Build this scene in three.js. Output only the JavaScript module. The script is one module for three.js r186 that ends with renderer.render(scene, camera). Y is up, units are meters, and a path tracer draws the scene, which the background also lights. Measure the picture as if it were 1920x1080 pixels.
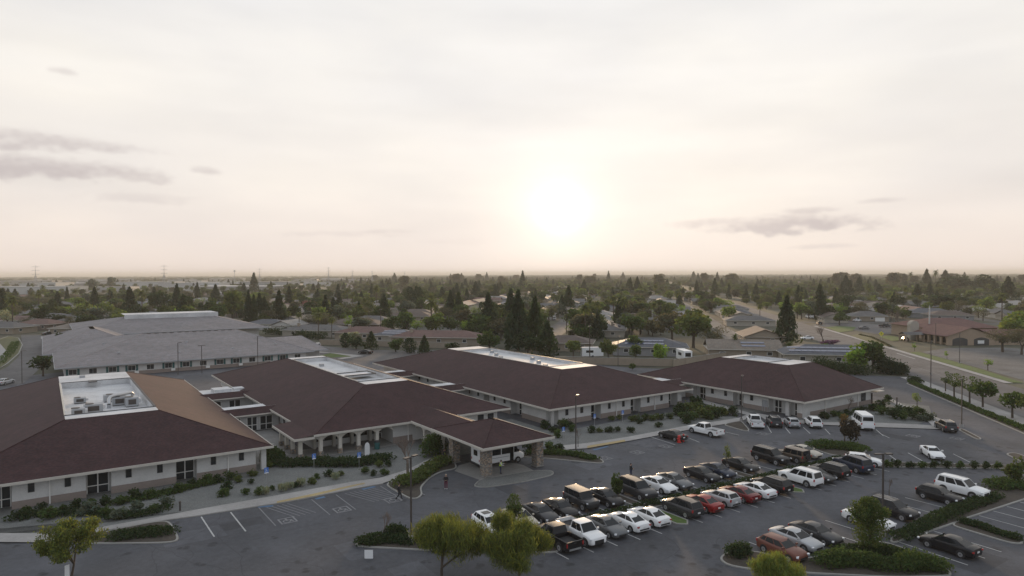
import * as THREE from 'three';
import { mergeGeometries, toCreasedNormals } from 'three/addons/utils/BufferGeometryUtils.js';
import { MarchingCubes } from 'three/addons/objects/MarchingCubes.js';

// World: x runs along the clinic's front, z runs towards the viewer's side of it, y is up, metres.
const scene = new THREE.Scene();
const R = Math.PI / 180;
const camera = new THREE.PerspectiveCamera(2 * Math.atan(540 / 1275) / R, 16 / 9, 0.5, 40000);
camera.position.set(0, 25, 0);
camera.rotation.set(-1.19 * R, -34.6 * R, -0.18 * R, 'YXZ');

const renderer = new THREE.WebGLRenderer({ antialias: true });
renderer.toneMapping = THREE.LinearToneMapping;
renderer.toneMappingExposure = 1.07;
renderer.shadowMap.enabled = true;

// ---------- seeded randomness and noise
function rng(seed) { let a = seed >>> 0; return () => { a = (a + 0x6D2B79F5) >>> 0; let t = a; t = Math.imul(t ^ (t >>> 15), t | 1); t ^= t + Math.imul(t ^ (t >>> 7), t | 61); return ((t ^ (t >>> 14)) >>> 0) / 4294967296; }; }
function hash2(x, y, s) { let h = Math.imul(x, 374761393) + Math.imul(y, 668265263) + Math.imul(s, 2147483647 % 1013904223); h = Math.imul(h ^ (h >>> 13), 1274126177); return ((h ^ (h >>> 16)) >>> 0) / 4294967296; }
function vnoise(x, y, period, s) {
  const xi = Math.floor(x), yi = Math.floor(y), fx = x - xi, fy = y - yi, w = (n) => period ? ((n % period) + period) % period : n;
  const u = fx * fx * (3 - 2 * fx), v = fy * fy * (3 - 2 * fy);
  const a = hash2(w(xi), w(yi), s), b = hash2(w(xi + 1), w(yi), s), c = hash2(w(xi), w(yi + 1), s), d = hash2(w(xi + 1), w(yi + 1), s);
  return a + (b - a) * u + (c - a) * v + (a - b - c + d) * u * v;
}
function fbm(x, y, period, s, oct = 4) { let t = 0, a = 0.5, n = 0; for (let i = 0; i < oct; i++) { t += a * vnoise(x, y, period, s + i); n += a; x *= 2; y *= 2; if (period) period *= 2; a *= 0.5; } return t / n; }

// ---------- the sky: thin evening overcast, the low sun behind it
const SUN_AZ = 34.6 + 4.1, SUN_EL = 5.4;     // degrees from -z towards +x, and above the horizon
const sunDir = new THREE.Vector3(Math.sin(SUN_AZ * R) * Math.cos(SUN_EL * R), Math.sin(SUN_EL * R), -Math.cos(SUN_AZ * R) * Math.cos(SUN_EL * R));
function mix(a, b, t) { return [a[0] + (b[0] - a[0]) * t, a[1] + (b[1] - a[1]) * t, a[2] + (b[2] - a[2]) * t]; }
function ramp(stops, t) { for (let i = 1; i < stops.length; i++) if (t <= stops[i][0]) return mix(stops[i - 1][1], stops[i][1], (t - stops[i - 1][0]) / (stops[i][0] - stops[i - 1][0])); return stops[stops.length - 1][1]; }
const SKY = [[0, [0.865, 0.745, 0.675]], [2.5, [0.885, 0.785, 0.715]], [7, [0.895, 0.83, 0.765]], [14, [0.875, 0.84, 0.80]], [24, [0.835, 0.825, 0.815]], [45, [0.71, 0.74, 0.78]], [90, [0.60, 0.665, 0.77]]];
// cloud banks: bearing from the sun-side axis, height, half sizes (degrees), weight
const BANKS = [[-37.0, 9.1, 9.5, 0.75, 0.8], [-35.0, 7.3, 9.5, 0.85, 0.95], [-28.5, 5.6, 4.5, 0.45, 0.35], [-24.2, 7.9, 1.3, 0.35, 0.6], [-33.2, 14.0, 1.0, 0.28, 0.45],
  [-13.5, 3.25, 6.0, 0.3, 0.38], [-10.3, 3.5, 2.6, 0.22, 0.6], [-4, 2.7, 4, 0.3, 0.25], [22.6, 3.7, 6.4, 0.8, 1.3], [17, 4.0, 4.4, 0.42, 0.9], [23.5, 4.75, 2.4, 0.3, 0.8], [25, 2.0, 3.0, 0.22, 0.5], [28.5, 5.3, 1.7, 0.25, 0.65], [8.7, 4.3, 2.0, 0.2, 0.4],
  [62, 6, 12, 0.9, 0.7], [-70, 7, 14, 1.0, 0.7], [110, 8, 16, 1.1, 0.6], [-125, 9, 18, 1.2, 0.6], [170, 7, 16, 1.0, 0.6]];
{
  const W = 3072, Hh = 1536, data = new Float32Array(W * Hh * 4);
  for (let j = 0; j < Hh; j++) {
    const el = ((j + 0.5) / Hh - 0.5) * 180;
    for (let i = 0; i < W; i++) {
      const k = (j * W + i) * 4;
      if (el < -0.5) { data[k] = 0.42; data[k + 1] = 0.36; data[k + 2] = 0.32; data[k + 3] = 1; continue; }
      const lon = ((i + 0.5) / W - 0.5) * 2 * Math.PI, ce = Math.cos(el * R);
      const dx = Math.cos(lon) * ce, dy = Math.sin(el * R), dz = Math.sin(lon) * ce;
      const ang = Math.acos(Math.min(1, dx * sunDir.x + dy * sunDir.y + dz * sunDir.z)) / R;
      let az = Math.atan2(dx, -dz) / R - 34.6; if (az > 180) az -= 360; if (az < -180) az += 360;
      let c = ramp(SKY, Math.max(0, el));
      const away = 0.80 + 0.20 * Math.exp(-Math.pow(ang / 75, 2));
      // soft uneven veil
      const veil = el < 75 ? (fbm(az * 0.06 + 40, el * 0.14 + 7, 0, 11, 5) - 0.5) * 0.22 : 0;
      const streak = el < 40 ? (fbm(az * 0.09 - el * 0.06 + 80, el * 0.55 + az * 0.02, 0, 23, 5) - 0.5) * 0.11 * Math.min(1, el / 6) : 0;
      const f = away * (1 + veil + streak);
      c = [c[0] * f * (1 + veil * 0.12), c[1] * f, c[2] * f * (1 - veil * 0.35)];
      const back = Math.min(1, Math.max(0, (ang - 45) / 95)); c = mix(c, [0.56 + 0.1 * veil, 0.62 + 0.1 * veil, 0.72 + 0.1 * veil], back * back * (3 - 2 * back) * 0.85);
      // cloud banks
      let cl = 0;
      if (el > 0 && el < 20) for (const [ba, be, bw, bh, wt] of BANKS) {
        const x = (az - ba) / bw; if (x < -1.6 || x > 1.6) continue;
        const wob = (fbm(az * 0.55 + ba, el * 1.4, 0, 37, 4) - 0.5) * 2.0;
        const y = (el - be) / bh + wob * 0.6; const d = x * x + y * y * (y < 0 ? 1.5 : 0.75);
        const m = Math.max(0, Math.min(1, (1.2 - d + wob * 0.55 + (fbm(az * 2.2 + ba, el * 5, 0, 51, 3) - 0.5) * 0.7) * 0.7)); cl = Math.max(cl, m * m * (3 - 2 * m) * wt);
      }
      const shade = [0.50, 0.445, 0.445], warm = Math.exp(-ang / 14) * 0.5;
      c = mix(c, [shade[0] + warm, shade[1] + warm * 0.85, shade[2] + warm * 0.65], Math.min(1, cl * 0.85));
      const g1 = 1.8 * Math.exp(-Math.pow(ang / 1.15, 2)), g2 = 0.50 * Math.exp(-ang / 2.4), g3 = 0.17 * Math.exp(-ang / 9);
      data[k] = c[0] + g1 + g2 + g3; data[k + 1] = c[1] + g1 * 0.93 + g2 * 0.86 + g3 * 0.86; data[k + 2] = c[2] + g1 * 0.80 + g2 * 0.64 + g3 * 0.66; data[k + 3] = 1;
    }
  }
  const t = new THREE.DataTexture(data, W, Hh, THREE.RGBAFormat, THREE.FloatType);
  t.mapping = THREE.EquirectangularReflectionMapping; t.magFilter = THREE.LinearFilter; t.needsUpdate = true;
  scene.background = t; scene.environment = t;
}
const sun = new THREE.DirectionalLight(new THREE.Color(1.0, 0.70, 0.42), 3.4);
sun.position.copy(sunDir).multiplyScalar(900).add(new THREE.Vector3(90, 0, -90)); sun.target.position.set(90, 0, -90);
sun.castShadow = true; sun.shadow.radius = 12; sun.shadow.mapSize.set(4096, 4096);
Object.assign(sun.shadow.camera, { left: -250, right: 250, top: 200, bottom: -200, near: 1, far: 2400 });
scene.add(sun, sun.target);
scene.fog = new THREE.FogExp2(new THREE.Color(1.0, 0.95, 0.84), 0.00016);

// ---------- helpers
const taken = new Map();
function numbered(n) { const k = taken.get(n) || 0; taken.set(n, k + 1); return k ? `${n}_${String(k).padStart(3, '0')}` : n; }
function tag(o, label, category, group) { o.userData = { ...o.userData, label, category }; if (group) o.userData.group = group; return o; }
function thing(name, label, category, pos = [0, 0, 0], turn = 0, group) {
  const o = new THREE.Group(); o.name = numbered(name); scene.add(o); o.position.set(...pos); o.rotation.y = turn; tag(o, label, category, group); return o;
}
function part(parent, name, geo, mat) { const m = new THREE.Mesh(geo, mat); m.name = name; m.castShadow = m.receiveShadow = true; parent.add(m); return m; }
function struct(name, geo, mat, label) { const m = new THREE.Mesh(geo, mat); m.name = numbered(name); m.castShadow = m.receiveShadow = true; m.userData = { kind: 'structure', label }; scene.add(m); return m; }
// metric uv from the dominant axis
function metric(g) {
  g = g.index ? g.toNonIndexed() : g; if (!g.attributes.normal) g.computeVertexNormals();
  const p = g.attributes.position, n = p.count, uv = new Float32Array(n * 2), A = new THREE.Vector3(), B = new THREE.Vector3(), C = new THREE.Vector3(), N = new THREE.Vector3();
  for (let i = 0; i < n; i += 3) {
    A.fromBufferAttribute(p, i); B.fromBufferAttribute(p, i + 1); C.fromBufferAttribute(p, i + 2); N.copy(B).sub(A).cross(C.clone().sub(A));
    const ax = Math.abs(N.x), ay = Math.abs(N.y), az = Math.abs(N.z);
    [A, B, C].forEach((q, j) => { const [u, v] = ay >= ax * 0.9 && ay >= az * 0.9 ? [q.x, q.z] : ax > az ? [q.z, q.y] : [q.x, q.y]; uv[(i + j) * 2] = u; uv[(i + j) * 2 + 1] = v; });
  }
  g.setAttribute('uv', new THREE.BufferAttribute(uv, 2)); return g;
}
function box(w, h, d, x = 0, y = 0, z = 0, ry = 0) { const g = new THREE.BoxGeometry(w, h, d); if (ry) g.rotateY(ry); g.translate(x, y + h / 2, z); return g; }   // y is the base
function bx(x0, x1, y0, y1, z0, z1) { return new THREE.BoxGeometry(Math.abs(x1 - x0), y1 - y0, Math.abs(z1 - z0)).translate((x0 + x1) / 2, (y0 + y1) / 2, (z0 + z1) / 2); }
function cyl(r0, r1, h, x = 0, y = 0, z = 0, n = 10) { return new THREE.CylinderGeometry(r1, r0, h, n).translate(x, y + h / 2, z); }
function tubeBetween(a, b, r0, r1, n = 6) { const A = new THREE.Vector3(...a), B = new THREE.Vector3(...b), d = B.clone().sub(A), g = new THREE.CylinderGeometry(r1, r0, d.length(), n, 1, true); g.translate(0, d.length() / 2, 0); g.applyQuaternion(new THREE.Quaternion().setFromUnitVectors(new THREE.Vector3(0, 1, 0), d.normalize())); g.translate(...a); return g; }
function join(list) { return mergeGeometries(list.map((g) => { const q = g.index ? g.toNonIndexed() : g; for (const k of Object.keys(q.attributes)) if (k !== 'position' && k !== 'normal' && k !== 'uv') q.deleteAttribute(k); if (!q.attributes.normal) q.computeVertexNormals(); if (!q.attributes.uv) q.setAttribute('uv', new THREE.BufferAttribute(new Float32Array(q.attributes.position.count * 2), 2)); return q; })); }
function quads(list) {   // list of polygons (arrays of [x,y,z]) fanned to triangles
  const v = []; for (const q of list) for (let i = 2; i < q.length; i++) v.push(...q[0], ...q[i - 1], ...q[i]);
  const g = new THREE.BufferGeometry(); g.setAttribute('position', new THREE.Float32BufferAttribute(v, 3)); g.computeVertexNormals(); return metric(g);
}
function sheetGeo(pts, y) {
  const s = new THREE.Shape(pts.map(([x, z]) => new THREE.Vector2(x, -z))); const g = new THREE.ShapeGeometry(s); g.rotateX(-Math.PI / 2); g.translate(0, y, 0); return metric(g);
}
function sheet(name, pts, y, mat, label) { return struct(name, sheetGeo(pts, y), mat, label); }
function smooth(pts, n = 6, closed = false) { const c = new THREE.CatmullRomCurve3(pts.map(([x, z]) => new THREE.Vector3(x, 0, z)), closed, 'catmullrom', 0.4); return c.getPoints(pts.length * n).map((p) => [p.x, p.z]); }
function rounded(pts, r = 1.1) { const n = pts.length, out = []; for (let i = 0; i < n; i++) { const a = pts[(i + n - 1) % n], b = pts[i], c = pts[(i + 1) % n], la = Math.hypot(a[0] - b[0], a[1] - b[1]), lc = Math.hypot(c[0] - b[0], c[1] - b[1]), ra = Math.min(r, la * 0.42) / la, rc = Math.min(r, lc * 0.42) / lc; const p = [b[0] + (a[0] - b[0]) * ra, b[1] + (a[1] - b[1]) * ra], q = [b[0] + (c[0] - b[0]) * rc, b[1] + (c[1] - b[1]) * rc]; for (const t of [0, 0.25, 0.5, 0.75, 1]) out.push([(1 - t) * (1 - t) * p[0] + 2 * t * (1 - t) * b[0] + t * t * q[0], (1 - t) * (1 - t) * p[1] + 2 * t * (1 - t) * b[1] + t * t * q[1]]); } return out; }
function kerbGeo(pts, w = 0.16, h = 0.13, closed = false, y = 0) {
  const n = pts.length, L = [], out = [];
  for (let i = 0; i < n; i++) {
    const a = pts[closed ? (i + n - 1) % n : Math.max(0, i - 1)], b = pts[closed ? (i + 1) % n : Math.min(n - 1, i + 1)];
    const dx = b[0] - a[0], dz = b[1] - a[1], l = Math.hypot(dx, dz) || 1; L.push([dz / l * w / 2, -dx / l * w / 2]);
  }
  for (let i = 0; i < (closed ? n : n - 1); i++) {
    const j = (i + 1) % n, [ax, az] = pts[i], [bx2, bz] = pts[j], [nx, nz] = L[i], [mx, mz] = L[j];
    const A = [ax - nx, y, az - nz], A1 = [ax - nx * 0.85, y + h, az - nz * 0.85], B1 = [ax + nx * 0.85, y + h, az + nz * 0.85], B = [ax + nx, y, az + nz];
    const C = [bx2 - mx, y, bz - mz], C1 = [bx2 - mx * 0.85, y + h, bz - mz * 0.85], D1 = [bx2 + mx * 0.85, y + h, bz + mz * 0.85], D = [bx2 + mx, y, bz + mz];
    out.push([A, A1, C1, C].reverse(), [A1, B1, D1, C1].reverse(), [B1, B, D, D1].reverse());
    if (!closed && i === 0) out.push([A, A1, B1, B]); if (!closed && i === n - 2) out.push([C, D, D1, C1]);
  }
  return quads(out);
}
let kerbParent = null;
function kerb(pts, opt = {}) { return struct('kerb', kerbGeo(opt.smooth ? smooth(pts, 6, opt.closed) : pts, opt.w || 0.17, opt.h || 0.13, opt.closed), M.kerb, opt.label || 'pale concrete kerb round the planting'); }

// ---------- textures (grain and patches only) and materials
function tex(size, fn, srgb = true) {
  const d = new Uint8Array(size * size * 4);
  for (let y = 0; y < size; y++) for (let x = 0; x < size; x++) { const c = fn(x, y), k = (y * size + x) * 4; d[k] = Math.max(0, Math.min(255, c[0])); d[k + 1] = Math.max(0, Math.min(255, c[1])); d[k + 2] = Math.max(0, Math.min(255, c[2])); d[k + 3] = 255; }
  const t = new THREE.DataTexture(d, size, size); t.wrapS = t.wrapT = THREE.RepeatWrapping; t.magFilter = THREE.LinearFilter; t.minFilter = THREE.LinearMipmapLinearFilter; t.generateMipmaps = true;
  if (srgb) t.colorSpace = THREE.SRGBColorSpace; t.needsUpdate = true; return t;
}
function grain(size, metres, amp, tint = [1, 1, 1], coarse = [8, 3], seed = 1) {  // multiplies the colour: 255 = full
  const t = tex(size, (x, y) => { let v = 215; v += (hash2(x, y, seed) - 0.5) * amp[0]; v += (fbm(x / size * 64, y / size * 64, 64, seed + 2, 3) - 0.5) * amp[1]; v += (fbm(x / size * coarse[0], y / size * coarse[0], coarse[0], seed + 5, 4) - 0.5) * amp[2]; v += (fbm(x / size * coarse[1], y / size * coarse[1], coarse[1], seed + 9, 3) - 0.5) * amp[3]; return [v * tint[0], v * tint[1], v * tint[2]]; });
  t.repeat.set(1 / metres, 1 / metres); return t;
}
function mat(rgb, rough = 0.9, o = {}) { const m = new THREE.MeshPhysicalMaterial({ roughness: rough, side: THREE.DoubleSide, ...o }); m.color.setRGB(...rgb); return m; }
const T = { concrete: grain(512, 12, [16, 26, 30, 20], [1, 1, 1], [8, 3], 7), shingle: null, gravel: grain(512, 6, [90, 70, 20, 20], [1, 1, 1], [8, 3], 13), soil: grain(512, 7, [50, 60, 60, 30], [1, 1, 1], [8, 3], 17), stucco: grain(512, 8, [10, 14, 14, 14], [1, 1, 1], [8, 3], 19), grass: grain(512, 9, [60, 80, 60, 40], [1, 1, 1], [8, 3], 29), field: grain(1024, 260, [30, 60, 110, 90], [1, 1, 1], [16, 5], 31) };
{ // asphalt: tar crack sealing, patches, oil spots
  const S = 2048, base = new Float32Array(S * S).fill(1), r = rng(77); const dot = (x, y, rad, k) => { for (let j = -Math.ceil(rad); j <= rad; j++) for (let i = -Math.ceil(rad); i <= rad; i++) { const d = Math.hypot(i, j) / rad; if (d > 1) continue; const a = ((Math.round(y) + j) % S + S) % S * S + ((Math.round(x) + i) % S + S) % S; base[a] = Math.min(base[a], 1 - k * Math.min(1, (1 - d) * 2)); } };
  for (let c = 0; c < 34; c++) { let x = r() * S, y = r() * S, a = r() < 0.5 ? (r() - 0.5) * 0.5 : Math.PI / 2 + (r() - 0.5) * 0.5; const n = 150 + r() * 500; for (let i = 0; i < n; i++) { a += (r() - 0.5) * 0.22; x += Math.cos(a) * 1.6; y += Math.sin(a) * 1.6; dot(x, y, 1.7, 0.15); } }
  for (let c = 0; c < 240; c++) { const x = r() * S, y = r() * S; for (let k = 0; k < 5; k++) dot(x + (r() - 0.5) * 22, y + (r() - 0.5) * 22, 4 + r() * 10, 0.10 + r() * 0.2); }
  for (let c = 0; c < 12; c++) { const x0 = Math.floor(r() * S), y0 = Math.floor(r() * S), w = 60 + r() * 160, h = 50 + r() * 130, k = r() < 0.5 ? 0.86 : 1.12; for (let j = 0; j < h; j++) for (let i = 0; i < w; i++) base[((y0 + j) % S) * S + (x0 + i) % S] *= k; }
  T.asphalt = tex(S, (x, y) => { const v = (200 + (hash2(x, y, 3) - 0.5) * 34 + (fbm(x / S * 160, y / S * 160, 160, 5, 3) - 0.5) * 36 + (fbm(x / S * 14, y / S * 14, 14, 8, 4) - 0.5) * 60 + (fbm(x / S * 4, y / S * 4, 4, 12, 3) - 0.5) * 46) * base[y * S + x]; return [v, v, v]; }); T.asphalt.repeat.set(1 / 62, 1 / 62);
}
T.shingle = tex(1024, (x, y) => { const row = Math.floor(y / 8), off = hash2(row, 3, 5) * 64, colm = Math.floor((x + off) / 13); let v = 195 + (hash2(colm, row, 2) - 0.5) * 38 + (hash2(x, y, 4) - 0.5) * 22 + (fbm(x / 64, y / 64, 16, 9, 4) - 0.5) * 44 + (fbm(x / 256, y / 256, 4, 19, 3) - 0.5) * 34 - (y % 8 < 1 ? 22 : 0); const warm = (hash2(colm, row, 8) - 0.5) * 20; return [v + warm, v, v - warm * 0.4]; });
T.shingle.repeat.set(1 / 18, 1 / 18);
T.stone = tex(512, (x, y) => { const row = Math.floor(y / 26), off = hash2(row, 1, 5) * 90, w = 42, colm = Math.floor((x + off) / w), fx = (x + off) % w, fy = y % 26; const j = fx < 2.5 || fy < 2.5 ? -70 : 0, v = 195 + (hash2(colm, row, 2) - 0.5) * 70 + (hash2(x, y, 4) - 0.5) * 20 + j * 0.6, wm = (hash2(colm, row, 8) - 0.4) * 50; return [v + wm, v + wm * 0.35, v - wm * 0.3]; });
T.stone.repeat.set(1 / 3, 1 / 3);
const M = {
  asphalt: mat([0.113, 0.117, 0.133], 0.86, { map: T.asphalt }), road: mat([0.155, 0.148, 0.148], 0.85, { map: T.asphalt }), oldlot: mat([0.19, 0.185, 0.18], 0.88, { map: T.asphalt }),
  concrete: mat([0.46, 0.44, 0.42], 0.85, { map: T.concrete }), kerb: mat([0.40, 0.39, 0.36], 0.85, { map: T.concrete }), slab: mat([0.33, 0.32, 0.30], 0.85, { map: T.concrete }),
  gravel: mat([0.205, 0.21, 0.20], 0.95, { map: T.gravel }), soil: mat([0.085, 0.07, 0.055], 1, { map: T.soil }), mulch: mat([0.10, 0.075, 0.055], 1, { map: T.soil }), lawn: mat([0.10, 0.155, 0.035], 1, { map: T.grass }), dryLawn: mat([0.14, 0.14, 0.06], 1, { map: T.grass }),
  field: mat([0.095, 0.095, 0.06], 1, { map: T.field }),
  paint: mat([0.62, 0.62, 0.60], 0.8, { map: T.concrete }), wornPaint: mat([0.42, 0.42, 0.42], 0.85, { map: T.soil }), fadedPaint: mat([0.30, 0.30, 0.31], 0.85, { map: T.concrete }), bluePaint: mat([0.10, 0.20, 0.34], 0.8, { map: T.concrete }), tactile: mat([0.52, 0.40, 0.20], 0.85, { map: T.concrete }),
  roof: mat([0.078, 0.037, 0.040], 0.8, { map: T.shingle, specularIntensity: 0.5 }), tanRoof: mat([0.32, 0.295, 0.305], 0.8, { map: T.shingle }), wall: mat([0.86, 0.845, 0.81], 0.9, { map: T.stucco }), wains: mat([0.40, 0.33, 0.29], 0.9, { map: T.stucco }), trim: mat([0.78, 0.73, 0.64], 0.8, { map: T.stucco }), soffit: mat([0.62, 0.57, 0.50], 0.9),
  membrane: mat([0.80, 0.80, 0.80], 0.7, { map: T.concrete }), blackTrim: mat([0.03, 0.03, 0.035], 0.6), stone: mat([0.43, 0.37, 0.31], 0.9, { map: T.stone }), glass: mat([0.03, 0.035, 0.04], 0.12, { specularIntensity: 1 }), frame: mat([0.75, 0.73, 0.69], 0.6), darkFrame: mat([0.05, 0.05, 0.05], 0.5), metal: mat([0.45, 0.46, 0.47], 0.45, { metalness: 0.6 }), darkMetal: mat([0.06, 0.05, 0.045], 0.5), greyMetal: mat([0.35, 0.36, 0.37], 0.6), steel: mat([0.5, 0.5, 0.5], 0.4, { metalness: 0.7 }),
  white: mat([0.80, 0.80, 0.79], 0.5), black: mat([0.02, 0.02, 0.022], 0.7), tyre: mat([0.025, 0.025, 0.027], 0.85), rim: mat([0.42, 0.42, 0.43], 0.35, { metalness: 0.6 }), carGlass: mat([0.014, 0.017, 0.02], 0.08, { specularIntensity: 0.55 }), headlight: mat([0.75, 0.77, 0.80], 0.12, { clearcoat: 1 }), taillight: mat([0.38, 0.02, 0.02], 0.2, { clearcoat: 1 }), plate: mat([0.72, 0.72, 0.70], 0.5), sky: null,
  bark: mat([0.13, 0.10, 0.075], 0.95, { map: T.soil }), paleBark: mat([0.24, 0.20, 0.16], 0.95, { map: T.soil }), blueSign: mat([0.06, 0.17, 0.5], 0.5), yellow: mat([0.62, 0.55, 0.04], 0.6), red: mat([0.5, 0.03, 0.025], 0.5), panel: mat([0.05, 0.065, 0.13], 0.22, { clearcoat: 0.6 }), teal: mat([0.02, 0.10, 0.10], 0.6),
};
function leafMat(rgb) { return mat(rgb, 1.0, { transmission: 0.5, thickness: 0, specularIntensity: 0.2, vertexColors: true }); }

// =====================================================================  GROUND, ROADS, PAVEMENTS
{ const g = new THREE.CircleGeometry(9000, 96); g.rotateX(-Math.PI / 2); struct('ground', metric(g), M.field, 'flat dull green and brown ground reaching to the horizon'); }
const lot = sheet('parking_lot', [[-90, 40], [150, 40], [150, -20], [172, -78], [150, -106], [128, -130], [108, -196], [60, -225], [-14, -205], [-90, -120]], 0.03, M.asphalt, 'grey asphalt parking lot and drive lanes round the clinic');
const D45 = Math.SQRT1_2;
const pq = (p, q) => [(p + q) * D45, -(p - q) * D45];       // the street grid behind runs at 45 degrees: p away along the road, q across it
function band(name, q0, q1, p0, p1, y, m, label) { return sheet(name, [pq(p0, q0), pq(p1, q0), pq(p1, q1), pq(p0, q1)], y, m, label); }
const road = band('road', 65, 81.2, 100, 900, 0.06, M.road, 'grey two way road running past the clinic to the houses');
for (let p = 214; p < 232; p += 30) part(road, 'lane_line', sheetGeo([pq(p, 79.0), pq(p + 14, 79.0), pq(p + 14, 79.35), pq(p, 79.35)], 0.075), M.paint);
for (const [a, b] of [[130, 205], [236, 330]]) part(road, 'centre_line', sheetGeo([pq(a, 72.6), pq(b, 72.6), pq(b, 72.75), pq(a, 72.75)], 0.075), M.fadedPaint);
band('pavement', 61.8, 64.9, 112, 176, 0.10, M.concrete, 'pale pavement between the road and the tree verge');
band('pavement', 81.4, 83.2, 170, 340, 0.10, M.concrete, 'pale pavement along the far side of the road');
const verge = sheet('verge', [pq(118, 58.9), pq(166, 59.9), pq(170, 61.7), pq(112, 61.7), pq(112, 59)], 0.10, M.soil, 'planted verge under the row of street trees');
kerb([pq(112, 58.8), pq(166, 59.8), pq(169.5, 61.8)], { w: 0.3, label: 'pale kerb along the verge of street trees' });
band('kerb', 64.85, 65.1, 112, 176, 0.13, M.kerb, 'kerb between pavement and road');
sheet('lawn', [pq(171, 83.3), pq(230, 83.3), pq(233, 87.2), pq(216, 87.6), pq(190, 87), pq(171, 85.6)], 0.11, M.lawn, 'strip of green lawn beside the church car park');
sheet('lawn', [[296.1,-175.3], [305.8,-174.9], [307.2,-167.0], [286.8,-157.4], [273.6,-156.0]], 0.11, M.lawn, 'small green lawn corner by the side street');
sheet('lawn', [[269.9,-138.1], [276.2,-136.5], [265.9,-123.9], [254.0,-124.7]], 0.11, M.lawn, 'small green lawn in front of the church');
sheet('verge', [[263.8,-145.7], [274.1,-147.6], [263.2,-136.0], [235.8,-116.5], [234.6,-119.6]], 0.11, M.dryLawn, 'dry grass verge beside the road in front of the church');
sheet('church_car_park', [pq(176, 88), pq(233, 88), [245.4,-102.9], [262.2,-92.7], [264.1,-75.1], [210.1,-55.3], [184.1,-61.1]], 0.04, M.oldlot, 'pale worn asphalt car park of the arcaded church');
sheet('side_street', [[303.5,-187.2], [319.5,-189.2], [341.8,-158.3], [290.5,-135.4], [278.8,-144.1], [292.9,-161.8], [298.4,-177.8]], 0.045, M.road, 'side street crossing in front of the church');
// front bed of the left and middle blocks
sheet('gravel_bed', [[-60, -90], [66, -96], [66, -80], [45.3,-80.8], [42.4,-81.3], [37.5,-77.9], [22.5,-77.6], [12.6,-78.0], [4.3,-77.8], [-0.6,-79.5], [-3.8,-81.8], [-30, -92]], 0.07, M.gravel, 'grey gravel bed with shrubs in front of the clinic');
sheet('gravel_bed', [[54, -84], [112, -84], [112, -70], [100, -78], [98.2,-73.6], [86.9,-74.6], [73.1,-74.6], [65.5,-75.6], [60.2,-76.4]], 0.072, M.gravel, 'gravel bed in front of the long middle block');
sheet('gravel_bed', [[104, -69], [134, -69], [136, -60], [125.0,-54.4], [117.7,-53.7], [107.0,-63.3]], 0.072, M.gravel, 'gravel bed in front of the far block');
sheet('courtyard_paving', [[22, -92], [30, -92], [30, -112], [22, -112]], 0.085, M.slab, 'paved courtyard between the left and middle blocks');
for (let i = 0; i < 7; i++) part(scene.getObjectByName('courtyard_paving'), 'paving_slab', box(2.2, 0.05, 0.75, 26.6, 0.085, -95 - i * 1.15), M.concrete);
// front walk
const walkTop = [[-7.2,-84.3], [-3.8,-81.8], [-0.6,-79.5], [1.8,-78.5], [4.3,-78.0], [8.1,-77.9], [12.6,-78.0], [17.4,-77.9], [22.6,-77.8], [30.2,-77.7], [33.8,-77.3], [37.7,-78.4], [42.5,-81.4], [45.4,-81.0]];
const walkLow = [[46.3,-80.0], [43.7,-79.9], [41.0,-78.7], [37.0,-76.6], [33.0,-75.0], [28.9,-75.2], [21.8,-75.0], [19.6,-75.3], [12.3,-76.1], [9.0,-76.7], [5.0,-76.8], [1.7,-76.2], [-0.7,-76.9], [-3.6,-79.0], [-6.9,-81.4]];
sheet('pavement', [...walkTop, ...walkLow], 0.13, M.concrete, 'pale concrete walk in front of the clinic');
struct('kerb', kerbGeo(walkLow.slice(4, 11), 0.18, 0.115), M.kerb, 'kerb edge of the front walk');
sheet('tactile_strip', [[20.8,-75.7], [25.3,-76.0], [29.4,-76.4], [31.3,-76.5], [31.1,-76.0], [29.1,-75.8], [25.0,-75.1], [20.6,-75.1]], 0.142, M.tactile, 'faded yellow edge of the front walk');
sheet('pavement', [[58.4,-75.5], [60.6,-76.9], [65.5,-75.6], [73.3,-74.9], [87.2,-74.9], [92.4,-74.2], [98.7,-73.8], [101.4,-74.6], [104.4,-89.0], [107.1,-89.9], [103.5,-75.9], [102.6,-73.7], [96.9,-72.0], [91.8,-72.1], [84.3,-72.7], [71.5,-73.0], [63.5,-73.3]], 0.13, M.concrete, 'pale concrete walk in front of the long middle block');
sheet('tactile_strip', [[64.4,-74.3], [71.4,-73.9], [70.7,-73.0], [63.5,-73.3]], 0.142, M.tactile, 'faded yellow edge of the walk by the long block');
sheet('pavement', [[104.2,-74.8], [104.0,-69.0], [107.0,-63.3], [113.6,-58.1], [117.7,-53.7], [118.8,-51.9], [129.0,-58.9], [130.5,-62.5], [137.2,-68.4], [139.5,-69.3], [133.1,-63.3], [131.8,-59.7], [126.3,-54.7], [123.8,-51.5], [117.2,-49.8], [110.1,-56.7], [105.1,-62.2], [99.6,-69.0]], 0.13, M.concrete, 'pale walk in front of the far block');
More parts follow.
